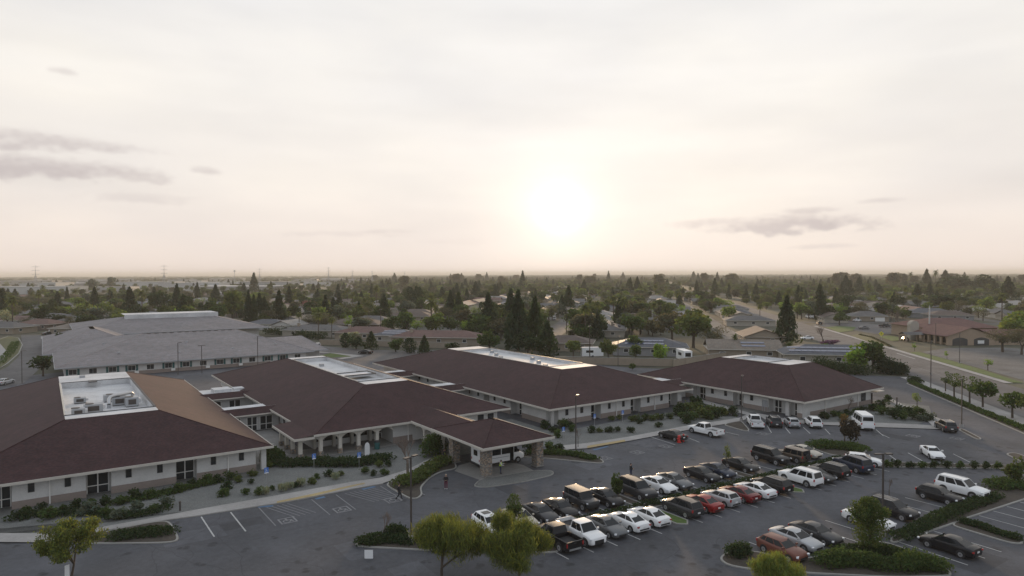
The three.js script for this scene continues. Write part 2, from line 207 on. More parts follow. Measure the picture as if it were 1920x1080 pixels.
// raised plantings with kerbs
const islands = [
  ['planted_island', [[4.9,-76.5], [9.0,-76.6], [10.1,-76.0], [10.2,-73.6], [10.2,-70.7], [9.9,-69.9], [9.0,-70.1], [5.0,-72.7], [1.7,-75.2]], 'dark planted island below the left block', true],
  ['planted_island', [[33.1,-74.8], [37.2,-76.1], [41.5,-78.4], [45.2,-79.9], [43.4,-75.4], [41.3,-75.5], [39.0,-74.3], [36.7,-72.0], [35.8,-70.8], [35.0,-68.8], [33.9,-67.8], [33.2,-68.3], [33.1,-71.4]], 'planted island curving beside the entrance drive', true],
  ['planted_island', [[52.8,-75.5], [58.9,-76.5], [61.0,-73.9], [61.9,-70.6], [61.0,-67.0], [60.0,-66.4], [58.1,-69.2], [55.6,-72.7], [53.7,-74.6]], 'grassy planted island beyond the entrance canopy', true],
  ['planted_island', [[23.4,-59.4], [24.0,-60.2], [27.5,-60.3], [29.1,-59.0], [29.1,-55.7], [37.7,-53.0], [38.6,-48.3], [37.6,-47.3], [32.0,-51.6], [28.1,-54.7], [23.7,-58.7]], 'long planted island with the two feathery trees', true],
  ['planted_island', [[48.4,-38.3], [50.4,-38.7], [52.3,-37.3], [53.1,-34.4], [57.5,-32.9], [63.2,-32.5], [63.9,-31.2], [63.3,-28.2], [62.1,-25.8], [61.1,-25.1], [57.0,-27.7], [52.5,-31.7], [48.5,-35.6], [47.8,-37.1]], 'planted island with clipped hedges in the foreground', true],
  ['planting_strip', [[64.1,-31.3], [73.7,-30.4], [76.3,-30.3], [90.2,-29.0], [97.5,-31.4], [92.9,-33.9], [89.6,-33.1], [78.5,-32.0], [69.4,-32.1], [65.1,-32.0]], 'planted strip between the two parking rows on the right', true],
  ['planting_strip', [[74.6,-30.4], [75.9,-30.2], [75.8,-27.6], [75.0,-25.1], [74.4,-24.6], [73.5,-24.5], [73.0,-25.3], [73.4,-30.1]], 'low planted finger between parking bays', true],
  ['planting_strip', [[88.1,-46.4], [90.9,-45.5], [102.6,-35.2], [100.9,-34.6], [88.7,-44.4], [87.7,-46.2]], 'strip with a row of round shrubs', true],
  ['planted_island', [[91.4,-56.5], [95.4,-54.2], [95.7,-50.7], [94.2,-49.6], [90.0,-49.1], [88.5,-51.2], [89.3,-54.2]], 'hedged island in the middle of the lot', true],
  ['planted_island', [[91.8,-72.1], [96.7,-72.2], [92.0,-67.1], [90.9,-66.9]], 'small kerbed corner by the white pickup', true],
  ['planted_island', [[119.0,-48.1], [120.4,-48.2], [115.4,-43.5], [114.4,-43.7]], 'narrow kerbed finger by the drive', true],
  ['planted_island', [[108.5,-38.1], [110.3,-37.4], [107.0,-33.4], [104.9,-34.2]], 'kerbed corner at the edge of the lot', true],
];
for (const [n, raw, label] of islands) { const y = 0.12, pts = rounded(raw, n === 'planting_strip' ? 0.7 : 1.3); sheet(n, pts, y, M.soil, label); kerb(pts, { closed: true, w: 0.22, label: 'pale kerb round the ' + label.split(' ').slice(-4).join(' ') }); }
// strip between the double row
const rowV = (u) => 51.9 - 0.055 * (u - 42);
sheet('planting_strip', [[36, -rowV(36) + 0.6], [89, -rowV(89) + 0.6], [89, -rowV(89) - 0.7], [36, -rowV(36) - 0.7]], 0.12, M.soil, 'planted strip between the facing rows of parked cars');
kerb([[36, -rowV(36) + 0.6], [89, -rowV(89) + 0.6]], { label: 'kerb in front of the lower row of parked cars' }); kerb([[36, -rowV(36) - 0.7], [89, -rowV(89) - 0.7]], { label: 'kerb in front of the upper row of parked cars' });
for (const [a, b, l] of [[51.6, 53.2, 'beside the white sedan'], [70.0, 71.6, 'beside the black crossover']]) { const v = rowV(a) - 0.9, pts = [[a, -v], [b, -v], [b, -(v - 4.4)], [(a + b) / 2, -(v - 5.1)], [a, -(v - 4.4)]]; sheet('planted_finger', pts, 0.124, M.lawn, 'grassy kerbed finger ' + l); kerb(pts, { closed: true, w: 0.24, label: 'rounded kerb of the finger ' + l }); }
for (const [a, b, l] of [[51.9, 53.1, 'with the small round tree'], [70.2, 71.5, 'with the thin young tree']]) { const v = rowV(a) + 0.75, pts = [[a, -v], [b, -v], [b, -(v + 4.6)], [a, -(v + 4.6)]]; sheet('planted_finger', pts, 0.124, M.soil, 'kerbed finger ' + l); kerb(pts, { closed: true, w: 0.22, label: 'kerb of the finger ' + l }); }
// entrance drive slab and its island
sheet('entrance_slab', [[42.6,-74.7], [43.3,-69.1], [48.1,-68.0], [50.8,-68.0], [51.3,-71.8], [51.0,-73.0], [47.9,-77.3], [44.3,-76.6]], 0.05, M.slab, 'concrete drive slab under the entrance canopy');
const pier = rounded([[41.6,-68.2], [43.1,-69.5], [44.9,-69.5], [50.9,-68.9], [52.6,-67.7], [52.3,-66.8], [51.3,-66.1], [46.8,-66.0], [42.3,-66.8], [41.5,-67.6]], 0.9);
sheet('entrance_island', pier, 0.13, M.gravel, 'concrete island carrying the stone piers of the canopy'); kerb(pier, { closed: true, w: 0.25, label: 'rounded kerb of the canopy island' });

// painted bay lines
const line = (a, b, w = 0.11, m = M.paint, y = 0.045) => { const dx = b[0] - a[0], dz = b[1] - a[1], l = Math.hypot(dx, dz), nx = -dz / l * w / 2, nz = dx / l * w / 2; part(lot, 'bay_line', sheetGeo([[a[0] - nx, a[1] - nz], [b[0] - nx, b[1] - nz], [b[0] + nx, b[1] + nz], [a[0] + nx, a[1] + nz]], y), m); };
for (let k = 0; k < 19; k++) { const u = 37.4 + 2.76 * k, v = rowV(u); if (u > 88) break; if (!(u > 51 && u < 53.5) && !(u > 69.5 && u < 72)) line([u, -(v - 0.9)], [u + 0.1, -(v - 6.4)]); }
for (let k = 0; k < 17; k++) { const u = 40.1 + 2.76 * k, v = rowV(u); if (u > 84) break; if (!(u > 51.6 && u < 53.6) && !(u > 69.8 && u < 72.0)) line([u, -(v + 0.75)], [u + 0.1, -(v + 5.9)], 0.11, M.paint); }
line([13.1, -75.6], [13.1, -69.1], 0.14); line([15.9, -75.3], [15.9, -68.8], 0.14); line([18.7, -75.0], [18.7, -68.6], 0.12, M.fadedPaint);
for (const u of [24.2, 27.0, 32.4, 35.2]) line([u, -74.4], [u, -68.5], 0.11, M.fadedPaint);
for (let k = 0; k < 12; k++) { const u = 53.6 + 2.76 * k; if (Math.abs(u - 70.5) < 1.2) continue; line([u, -(33.6 - 0.085 * (u - 57)) + 0.2], [u, -(33.6 - 0.085 * (u - 57)) - 5.2], 0.11); if (u > 84) break; }
for (let k = 0; k < 10; k++) { const u = 62.2 + 2.76 * k; if (u > 72.5 && u < 76.5) continue; line([u, -(31 - 0.09 * (u - 66))], [u - 0.35, -(31 - 0.09 * (u - 66)) + 5.8], 0.12); }
for (const [a, b] of [[[96.0,-71.3], [91.3,-66.7]], [[97.2,-67.5], [93.4,-64.1]], [[98.5,-65.1], [95.3,-62.1]], [[100.9,-63.4], [97.8,-60.3]], [[102.7,-60.8], [99.8,-58.2]], [[107.1,-61.2], [103.6,-57.8]], [[108.8,-55.8], [105.5,-53.0]], [[76.1,-73.2], [75.5,-67.7]], [[80.2,-69.1], [79.5,-66.6]], [[88.0,-68.6], [88.0,-66.0]], [[95.1,-47.0], [93.0,-44.9]], [[98.3,-46.0], [95.7,-43.0]], [[102.8,-42.2], [100.0,-39.0]], [[106.5,-53.9], [104.9,-51.8]]]) line(a, b, 0.13);
// wheelchair bays: blue stripe, hatching, symbol squares
for (const [a, b] of [[[18.7,-75.3], [20.1,-74.7]], [[24.6,-74.3], [25.7,-74.4]], [[30.2,-74.5], [31.8,-74.6]], [[63.8,-72.3], [66.8,-72.6]]]) line(a, b, 0.5, M.bluePaint, 0.047);
for (const [u0, v0, n] of [[19.4, 74.6, 5], [28.0, 74.2, 7], [66.5, 72.3, 6]]) for (let k = 0; k < n; k++) { line([u0 + k * 0.55, -v0], [u0 + k * 0.55 + 1.6, -(v0 - 4.6)], 0.09, M.fadedPaint, 0.048); }
const sym = [[20.1,-69.4], [25.8,-69.3], [31.5,-69.0], [62.2,-68.2], [67.9,-67.8], [73.7,-67.8], [91.9,-64.5], [109.2,-50.4], [112.8,-45.8]];
for (const [x, z] of sym) {
  part(lot, 'wheelchair_marking', join([[[-0.75, -0.75], [0.75, -0.75], [0.75, -0.6], [-0.75, -0.6]], [[-0.75, 0.6], [0.75, 0.6], [0.75, 0.75], [-0.75, 0.75]], [[-0.75, -0.6], [-0.6, -0.6], [-0.6, 0.6], [-0.75, 0.6]], [[0.6, -0.6], [0.75, -0.6], [0.75, 0.6], [0.6, 0.6]], [[-0.15, -0.5], [0.05, -0.5], [0.05, 0.05], [-0.15, 0.05]], [[0.05, -0.1], [0.4, -0.1], [0.4, 0.05], [0.05, 0.05]], [[0.25, 0.05], [0.4, 0.05], [0.5, 0.45], [0.35, 0.45]]].map((q) => sheetGeo(q.map(([a, b]) => [x + a * 1.1, z + b * 1.1]), 0.052)).concat([new THREE.RingGeometry(0.3, 0.42, 18).rotateX(-Math.PI / 2).translate(x - 0.1, 0.052, z + 0.18), new THREE.CircleGeometry(0.12, 10).rotateX(-Math.PI / 2).translate(x - 0.05, 0.052, z - 0.52)])), M.fadedPaint);
}
// crossing of the drive behind: lighter old asphalt by the rear lot, the left loop road
sheet('rear_drive', [[56.9,-208.2], [79.5,-233.6], [85.5,-217.1], [101.8,-193.8], [101.2,-183.0], [80.3,-178.3], [74.3,-188.9], [67.1,-207.8]], 0.05, M.road, 'rear drive lane behind the middle blocks');
sheet('lawn', [[68.7,-204.9], [74.7,-209.7], [77.1,-197.7], [70.6,-198.3]], 0.075, M.lawn, 'small lawn by the rear drive');
sheet('pavement', [[71.8,-217.6], [72.9,-217.6], [79.4,-200.7], [80.5,-196.2], [72.2,-193.1], [71.5,-194.9], [77.1,-197.7], [74.9,-210.3], [71.6,-213.5]], 0.085, M.concrete, 'pale walk by the rear drive');
sheet('loop_road', [[-10.8,-215.5], [-8.3,-230.5], [-6.5,-256.4], [-6.1,-290.7], [-7.9,-351.5], [-1.1,-346.4], [1.7,-306.1], [2.5,-274.9], [0.6,-236.9], [-2.3,-209.4], [-4.2,-191.9], [-9.6,-191.5]], 0.05, M.road, 'curving access road at the far left');
const oval = [[-11.3,-215.8], [-8.6,-240.2], [-6.7,-268.5], [-6.4,-301.2], [-8.3,-334.7], [-11.9,-347.4], [-16.5,-319.6]];
sheet('lawn', oval, 0.09, M.dryLawn, 'grass round the bend of the access road'); kerb(oval, { closed: true, w: 0.35, label: 'pale kerb round the grass bend' });
sheet('pavement', [[-16.5,-319.6], [-14.5,-323.9], [-9.8,-275.0], [-10.1,-248.0], [-12.9,-246.6]], 0.11, M.concrete, 'pale footpath at the far left edge');
sheet('pavement', [[-1.0,-339.4], [2.5,-317.3], [3.9,-304.5], [3.6,-277.9], [1.7,-277.8], [0.9,-306.7], [-1.0,-326.1]], 0.10, M.concrete, 'pale path beside the beige roofed building');

// =====================================================================  BUILDINGS
// Plan coordinates: u = x, v = -z (v grows away from the viewer).
function builder(name, label, category, cu, cv, group) {
  const g = thing(name, label, category, [cu, 0, -cv], 0, group);
  const add = (n, geo, m, parent = g) => { geo.translate(-cu, 0, cv); return part(parent, n, metric(geo), m); };
  return { g, add };
}
const uvBox = (u0, u1, y0, y1, v0, v1) => bx(u0, u1, y0, y1, -v0, -v1);
function roofOn(b, [u0, u1, v0, v1], ey, [a0, a1, c0, c1], wy, m, opt = {}) {
  const P = (u, v, y) => [u, y, -v];
  const s = (list) => b.add('roof_slope', quads([list]), m);
  s([P(u0, v0, ey), P(u1, v0, ey), P(a1, c0, wy), P(a0, c0, wy)]);
  s([P(u1, v0, ey), P(u1, v1, ey), P(a1, c1, wy), P(a1, c0, wy)]);
  s([P(u1, v1, ey), P(u0, v1, ey), P(a0, c1, wy), P(a1, c1, wy)]);
  s([P(u0, v1, ey), P(u0, v0, ey), P(a0, c0, wy), P(a0, c1, wy)]);
  // ridge caps on the hips
  const cap = [[u0, v0, a0, c0], [u1, v0, a1, c0], [u1, v1, a1, c1], [u0, v1, a0, c1]].map(([p, q, r, t]) => tubeBetween(P(p, q, ey), P(r, t, wy), 0.07, 0.07, 5));
  for (const g of cap) b.add('hip_cap', g, m);
  eaves(b, [u0, u1, v0, v1], ey);
}
function eaves(b, [u0, u1, v0, v1], ey, sides = 'fbrl', t = 0.09, h = 0.26) {
  const y1 = ey + 0.03, y0 = ey - h;
  if (sides.includes('f')) b.add('fascia', uvBox(u0 - t, u1 + t, y0, y1, v0 - t, v0 - 0.002), b.trim || M.trim);
  if (sides.includes('b')) b.add('fascia', uvBox(u0 - t, u1 + t, y0, y1, v1 + 0.002, v1 + t), b.trim || M.trim);
  if (sides.includes('l')) b.add('fascia', uvBox(u0 - t, u0 - 0.002, y0, y1, v0, v1), b.trim || M.trim);
  if (sides.includes('r')) b.add('fascia', uvBox(u1 + 0.002, u1 + t, y0, y1, v0, v1), b.trim || M.trim);
  b.add('soffit', uvBox(u0, u1, y0 + 0.03, y0 + 0.07, v0, v1), M.soffit);
}
function well(b, [a0, a1, c0, c1], wy, front = 2.6, back = 2.4, depth = 0.9) {
  const f0 = c0 + front, f1 = c1 - back;
  b.add('roof_ledge', uvBox(a0, a1, wy - 0.25, wy + 0.02, c0, f0), M.membrane);
  b.add('roof_ledge', uvBox(a0, a1, wy - 0.25, wy + 0.02, f1, c1), M.membrane);
  b.add('parapet', uvBox(a0, a0 + 0.25, wy - depth, wy + 0.05, f0, f1), M.membrane); b.add('parapet', uvBox(a1 - 0.25, a1, wy - depth, wy + 0.05, f0, f1), M.membrane);
  b.add('parapet', uvBox(a0 + 0.25, a1 - 0.25, wy - depth, wy - 0.25, f0 - 0.2, f0), M.membrane); b.add('parapet', uvBox(a0 + 0.25, a1 - 0.25, wy - depth, wy - 0.25, f1, f1 + 0.2), M.membrane);
  b.add('flat_roof', uvBox(a0 + 0.25, a1 - 0.25, wy - depth - 0.1, wy - depth, f0 - 0.2, f1 + 0.2), M.membrane);
  for (const [p, q, r, t] of [[a0, a1, f0 - 0.16, f0 + 0.04], [a0, a1, f1 - 0.04, f1 + 0.16]]) b.add('coping', uvBox(p, q, wy + 0.022, wy + 0.10, r, t), M.blackTrim);
  b.add('coping', uvBox(a1 - 0.24, a1 + 0.05, wy + 0.052, wy + 0.12, f0 + 0.05, f1 - 0.05), M.blackTrim); b.add('coping', uvBox(a0 - 0.05, a0 + 0.12, wy + 0.052, wy + 0.12, f0 + 0.05, f1 - 0.05), M.trim);
}
// walls: solid stretches along a plane; axis 'v' = faces the viewer at v, 'u' = faces -u at u
function walls(b, axis, at, spans, depth = 1.3, h = 3.0, wains = 0.88) {
  for (const [p, q] of spans) {
    b.add('wall', axis === 'v' ? uvBox(p, q, 0, h, at, at + depth) : uvBox(at, at + depth, 0, h, p, q), M.wall);
    b.add('wainscot', axis === 'v' ? uvBox(p - 0.03, q + 0.03, 0, wains, at - 0.05, at - 0.002) : uvBox(at - 0.05, at - 0.002, 0, wains, p - 0.03, q + 0.03), M.wains);
  }
}
function windowAt(b, axis, at, c, y, w, h, o = {}) {
  const fr = o.frame || M.darkFrame, t = 0.07; const B2 = (a0, a1, y0, y1, d0, d1) => axis === 'v' ? uvBox(a0, a1, y0, y1, at - d1, at - d0) : uvBox(at - d1, at - d0, y0, y1, a0, a1);
  const F = b.add('window', join([B2(c - w / 2 - t, c + w / 2 + t, y, y + t, 0.004, 0.06), B2(c - w / 2 - t, c + w / 2 + t, y + h - t, y + h, 0.004, 0.06), B2(c - w / 2 - t, c - w / 2, y + t, y + h - t, 0.004, 0.06), B2(c + w / 2, c + w / 2 + t, y + t, y + h - t, 0.004, 0.06)]), fr);
  const n = o.panes || 1; for (let i = 0; i < n; i++) { const a = c - w / 2 + w * i / n + (i ? 0.03 : 0), e = c - w / 2 + w * (i + 1) / n - (i < n - 1 ? 0.03 : 0); b.add('pane', B2(a, e, y + t, y + h - t, 0.004, 0.03), o.pane || M.glass, F); }
  return F;
}
function doorAt(b, axis, at, c, w, h, m = M.glass, fr = M.frame) {
  const B2 = (a0, a1, y0, y1, d0, d1) => axis === 'v' ? uvBox(a0, a1, y0, y1, at - d1, at - d0) : uvBox(at - d1, at - d0, y0, y1, a0, a1);
  const F = b.add('door', join([B2(c - w / 2, c - w / 2 + 0.09, 0.08, h, 0.004, 0.09), B2(c + w / 2 - 0.09, c + w / 2, 0.08, h, 0.004, 0.09), B2(c - w / 2 + 0.09, c + w / 2 - 0.09, h - 0.1, h, 0.004, 0.09), B2(c - 0.06, c + 0.06, 0.08, h - 0.1, 0.004, 0.09), B2(c - w / 2 + 0.09, c + w / 2 - 0.09, 0.9, 1.0, 0.004, 0.07)]), fr);
  b.add('pane', B2(c - w / 2 + 0.09, c - 0.06, 0.1, h - 0.1, 0.004, 0.03), m, F); b.add('pane', B2(c + 0.06, c + w / 2 - 0.09, 0.1, h - 0.1, 0.004, 0.03), m, F);
}
function downspout(b, axis, at, c, h = 2.9) { b.add('downspout', axis === 'v' ? uvBox(c - 0.06, c + 0.06, 0.05, h, at - 0.16, at - 0.055) : uvBox(at - 0.16, at - 0.055, 0.05, h, c - 0.06, c + 0.06), M.frame); }
const EY = 3.22;
// ---- left block
{
  const b = builder('clinic_block', 'left clinic block with dark hip roof and a white roof well full of units', 'building', 6, 121, 'hip roofed clinic blocks');
  const E = [-11, 23.8, 88.2, 154.5], W = [2.0, 12.3, 100.1, 143.2];
  roofOn(b, E, EY, W, 7.2, M.roof); well(b, W, 7.2, 2.7, 9.2);
  b.add('wall', uvBox(-9.5, 21.8, 0, 3.0, 90.8, 153), M.wall);
  walls(b, 'v', 89.5, [[-9.5, -4.9], [-3.05, 3.65], [6.1, 12.8], [15.1, 22.0]], 1.29);
  b.add('wall', uvBox(22.7, 23.3, 0, 2.95, 89.5, 90.1), M.wall);
  for (const c of [-1.36, 1.95, 7.84, 11.07, 16.97, 20.26]) windowAt(b, 'v', 89.5, c, 1.62, 0.46, 0.98);
  doorAt(b, 'v', 90.78, -4.0, 1.7, 2.5); doorAt(b, 'v', 90.78, 4.85, 2.2, 2.55); doorAt(b, 'v', 90.78, 13.95, 2.1, 2.55);
  for (const c of [0.29, 18.67]) downspout(b, 'v', 89.5, c);
  // notch in the rear ledge
  b.add('coping', join([uvBox(6.0, 7.2, 7.24, 7.34, 132.0, 134.2)]), M.blackTrim); b.add('roof_hatch', uvBox(5.0, 5.8, 7.22, 7.6, 139, 140), M.greyMetal);
}
// ---- middle block with the corner arcade
{
  const b = builder('clinic_block', 'middle clinic block with an arched arcade and long white roof well', 'building', 46, 124, 'hip roofed clinic blocks');
  const E = [30.0, 62.2, 90.8, 158.5], W = [42.7, 50.2, 103.7, 146];
  roofOn(b, E, EY, W, 7.2, M.roof); well(b, W, 7.2, 3.2, 3.2, 0.7);
  // lower apron of roof over the arcade's left side
  b.add('roof_slope', quads([[[27.3, 2.95, -90.7], [30.0, EY + 0.06, -90.7], [30.0, EY + 0.06, -101.2], [27.3, 2.95, -101.2]]]), M.roof);
  b.add('fascia', uvBox(27.2, 27.3, 2.7, 3.0, 90.7, 101.2), M.trim); b.add('fascia', uvBox(27.2, 30, 2.7, 3.02, 90.6, 90.7), M.trim); b.add('soffit', uvBox(27.3, 30.0, 2.72, 2.76, 90.7, 101.2), M.soffit);
  b.add('wall', uvBox(31.5, 42.2, 0, 3.0, 96.2, 157), M.wall); b.add('wall', uvBox(42.2, 60.6, 0, 3.0, 92.2, 157), M.wall);
  b.add('wainscot', uvBox(42.17, 45.3, 0, 0.95, 92.1, 92.198), M.wains); b.add('wainscot', uvBox(31.4, 31.498, 0, 0.95, 102, 157), M.wains);
  // storefront glazing behind the arcade
  for (let i = 0; i < 4; i++) windowAt(b, 'v', 96.2, 33.2 + i * 2.7, 0.9, 2.2, 1.7, { panes: 2 });
  doorAt(b, 'v', 96.19, 41.6, 1.0, 2.3);
  for (const v of [104, 107, 110, 113]) windowAt(b, 'u', 31.5, v, 1.0, 0.8, 1.4, { panes: 1 });
  // front arcade: columns and flat arches
  const archBeam = (a0, a1, spring, top) => { const s = new THREE.Shape(); s.moveTo(a0, top); s.lineTo(a1, top); s.lineTo(a1, spring); const m = (a0 + a1) / 2; s.quadraticCurveTo(m, spring + 1.05, a0, spring); s.lineTo(a0, top); return new THREE.ExtrudeGeometry(s, { depth: 0.4, bevelEnabled: false, curveSegments: 10 }); };
  const cols = [28.3, 31.1, 33.85, 36.55, 39.35, 42.0];
  cols.forEach((u, i) => { if (i < 5) { b.add('column', uvBox(u - 0.24, u + 0.24, 0.75, 2.85, 91.3, 91.78), M.trim); b.add('pier_base', uvBox(u - 0.34, u + 0.34, 0.05, 0.75, 91.2, 91.88), M.stone); } if (i < 5) { const g = archBeam(u + 0.24, cols[i + 1] - 0.24, 2.25, 2.96); g.translate(0, 0, -91.75); b.add('arch', g, M.trim); } });
  for (const v of [95.0, 97.8, 100.5]) { b.add('column', uvBox(28.1, 28.55, 0.7, 2.75, v - 0.22, v + 0.22), M.trim); b.add('pier_base', uvBox(28.0, 28.65, 0.05, 0.7, v - 0.32, v + 0.32), M.stone); }
  for (const u of [31.6, 34.45, 37.2, 40.05]) { b.add('column', uvBox(u - 0.2, u + 0.2, 0.05, 2.96, 95.4, 95.8), M.trim); }
  b.add('arcade_floor', uvBox(27.8, 42.2, 0.02, 0.09, 91.0, 96.2), M.slab);
  downspout(b, 'v', 92.2, 44.6);
  // right-hand face looking over the drive
  for (const u of [57.4, 59.3]) windowAt(b, 'v', 92.2, u, 1.35, 1.2, 1.2, { panes: 1, frame: M.frame });
  b.add('roof_vent', uvBox(45.6, 46.4, 6.5, 7.0, 134, 134.8), M.greyMetal); b.add('roof_vent', uvBox(47.8, 48.4, 6.5, 7.1, 120, 120.6), M.greyMetal); b.add('roof_hatch', uvBox(43.4, 44.3, 6.52, 7.0, 142, 143), M.greyMetal);
  b.add('coping', join([uvBox(43.0, 48.8, 7.24, 7.36, 117.3, 117.6), uvBox(43.0, 48.8, 7.24, 7.36, 113.6, 113.9), uvBox(48.6, 48.8, 7.24, 7.36, 113.9, 117.3)]), M.blackTrim);
  b.add('roof_ledge', uvBox(43.0, 48.7, 6.9, 7.22, 113.9, 117.3), M.membrane);
}
// ---- covered way and porte cochere
{
  const b = builder('entrance_canopy', 'hip roofed entrance canopy on stone piers over the drive', 'canopy', 48.6, 75, undefined);
  // link roof (ridge along v)
  const P = (u, v, y) => [u, y, -v];
  b.add('roof_slope', quads([[P(44.6, 80.2, 3.3), P(44.6, 91, EY), P(48.6, 95.0, 4.6), P(48.6, 80.2, 4.6)]]), M.roof);
  b.add('roof_slope', quads([[P(52.4, 80.2, 3.3), P(48.6, 80.2, 4.6), P(48.6, 95.0, 4.6), P(52.4, 91, EY)]]), M.roof);
  b.add('fascia', uvBox(44.5, 44.6, 2.95, 3.3, 80.2, 91), M.trim); b.add('fascia', uvBox(52.4, 52.5, 2.95, 3.3, 80.2, 91), M.trim); b.add('soffit', uvBox(44.6, 52.4, 2.97, 3.0, 80.2, 91), M.soffit);
  // flat arches of the covered way
  const archV = (v0, v1) => { const s = new THREE.Shape(); s.moveTo(v0, 3.0); s.lineTo(v1, 3.0); s.lineTo(v1, 2.3); s.quadraticCurveTo((v0 + v1) / 2, 3.25, v0, 2.3); s.lineTo(v0, 3.0); const g = new THREE.ExtrudeGeometry(s, { depth: 0.35, bevelEnabled: false, curveSegments: 8 }); g.rotateY(Math.PI / 2); return g; };
  const cv = [90.6, 87.85, 85.15, 82.5, 80.2];
  for (const u of [45.0, 51.6]) cv.forEach((v, i) => { if (i && i < 4) { b.add('column', uvBox(u, u + 0.4, 0.85, 2.9, v - 0.2, v + 0.2), M.trim); b.add('pier_base', uvBox(u - 0.1, u + 0.5, 0.02, 0.85, v - 0.3, v + 0.3), M.stone); } if (i < 4) { const g = archV(cv[i + 1] + 0.2, v - 0.2); g.translate(u + 0.02, 0, 0); b.add('arch', g, M.trim); } });
  // canopy roof
  const E = [43.0, 53.7, 68.5, 81.6], W = [48.4, 48.9, 74.6, 75.4];
  roofOn(b, E, 4.1, W, 5.85, M.roof); b.add('fascia', uvBox(43.3, 53.4, 3.5, 3.84, 69.3, 69.6), M.trim); b.add('fascia', uvBox(43.6, 43.9, 3.5, 3.84, 69.6, 81), M.trim); b.add('fascia', uvBox(53.1, 53.4, 3.5, 3.84, 69.6, 81), M.trim); b.add('fascia', uvBox(43.9, 53.1, 3.5, 3.84, 80.6, 80.9), M.trim);
  b.add('ceiling', uvBox(43.9, 53.1, 3.64, 3.68, 69.6, 80.6), M.soffit);
  for (const [u, v] of [[44.6, 70.4], [52.5, 70.4], [44.6, 78.2], [52.5, 78.2]]) { b.add('stone_pier', uvBox(u - 0.54, u + 0.54, 0.1, 3.5, v - 0.54, v + 0.54), M.stone); b.add('pier_cap', uvBox(u - 0.62, u + 0.62, 0.1, 0.22, v - 0.62, v + 0.62), M.slab); }
  for (const [u, v] of [[46.5, 73], [50.5, 73], [46.5, 77.5], [50.5, 77.5]]) b.add('ceiling_lamp', cyl(0.14, 0.14, 0.1, u, 3.53, -v, 8), M.frame);
}
// ---- long middle block
{
  const b = builder('clinic_block', 'long clinic block behind the canopy with recessed porches and a white roof well', 'building', 83.5, 121, 'hip roofed clinic blocks');
  const E = [66.6, 100.7, 86.0, 156.8], W = [79.8, 88.6, 99.3, 143];
  roofOn(b, E, EY, W, 7.1, M.roof); well(b, W, 7.1, 4.2, 5.5, 0.5);
  b.add('wall', uvBox(69.5, 99.2, 0, 3.0, 88.9, 155.4), M.wall);
  walls(b, 'v', 87.4, [[69.5, 76.6], [78.8, 85.9], [88.4, 95.7], [98.1, 99.2]], 1.49);
  walls(b, 'u', 68.2, [[89.0, 95.9], [99.5, 106.4], [108.5, 154]], 1.29);
  b.add('wall', uvBox(68.2, 69.4, 2.6, 3.0, 87.4, 89.0), M.wall); b.add('column', uvBox(68.2, 68.6, 0, 2.6, 87.4, 87.8), M.wall);
  for (const c of [71.25, 74.5, 80.75, 84.1, 90.3, 93.75]) windowAt(b, 'v', 87.4, c, 1.5, 0.46, 1.0);
  for (const c of [113.7, 110.3, 104.6, 101.3, 121, 124.5, 131, 135, 139, 143, 147]) windowAt(b, 'u', 68.2, c, 1.7, 0.5, 0.85);
  for (const c of [77.7, 87.1, 96.9]) doorAt(b, 'v', 88.88, c, 1.8, 2.3, M.glass);
  for (const c of [97.7, 107.4]) doorAt(b, 'u', 69.49, c, 1.6, 2.3, M.glass);
  for (const c of [82.4, 91.9]) downspout(b, 'v', 87.4, c);
  for (let i = 0; i < 6; i++) b.add('roof_vent', uvBox(81 + (i % 3) * 2.3, 81.7 + (i % 3) * 2.3, 6.58, 7.2, 106 + i * 5.3, 106.7 + i * 5.3), M.greyMetal);
}
// ---- far block
{
  const b = builder('clinic_block', 'far clinic block at the drive with a plain white end wall', 'building', 118, 85.5, 'hip roofed clinic blocks');
  const E = [105.3, 131.0, 65.9, 105], W = [117.4, 125.4, 77.0, 92.6];
  roofOn(b, E, EY, W, 7.35, M.roof); well(b, W, 7.35, 4.4, 2.5, 0.4);
  b.add('wall', uvBox(108.2, 129.8, 0, 3.0, 67.6, 103.6), M.wall); b.add('wainscot', uvBox(109.6, 129.85, 0, 0.85, 67.5, 67.598), M.wains);
  walls(b, 'u', 106.9, [[67.4, 68.3], [74.0, 79.3], [81.6, 88.1], [91.2, 103.6]], 1.29);
  b.add('wall', uvBox(106.9, 108.2, 2.5, 3.0, 67.4, 79), M.wall); b.add('wall', uvBox(106.9, 107.4, 0, 2.6, 69.9, 70.6), M.wall);
  for (const c of [86.4, 83.3, 77.5, 96, 99]) windowAt(b, 'u', 106.9, c, 1.6, 0.5, 0.95);
  for (const [c, w] of [[80.4, 1.6], [72.8, 1.5], [69.1, 1.0], [89.6, 1.8]]) doorAt(b, 'u', 108.19, c, w, 2.3, M.glass);
  doorAt(b, 'u', 106.89, 74.7, 1.1, 2.1, M.greyMetal, M.greyMetal);
  windowAt(b, 'v', 67.6, 127.0, 0.85, 1.5, 1.6, { panes: 2 });
  for (const c of [114.2, 125.0]) downspout(b, 'v', 67.6, c);
  // side door awning on the drive face
  b.add('awning', uvBox(129.8, 132.6, 2.3, 2.42, 66.5, 69.5), M.trim); b.add('door', uvBox(129.802, 129.86, 0.05, 2.1, 67.3, 68.5), M.darkMetal);
}
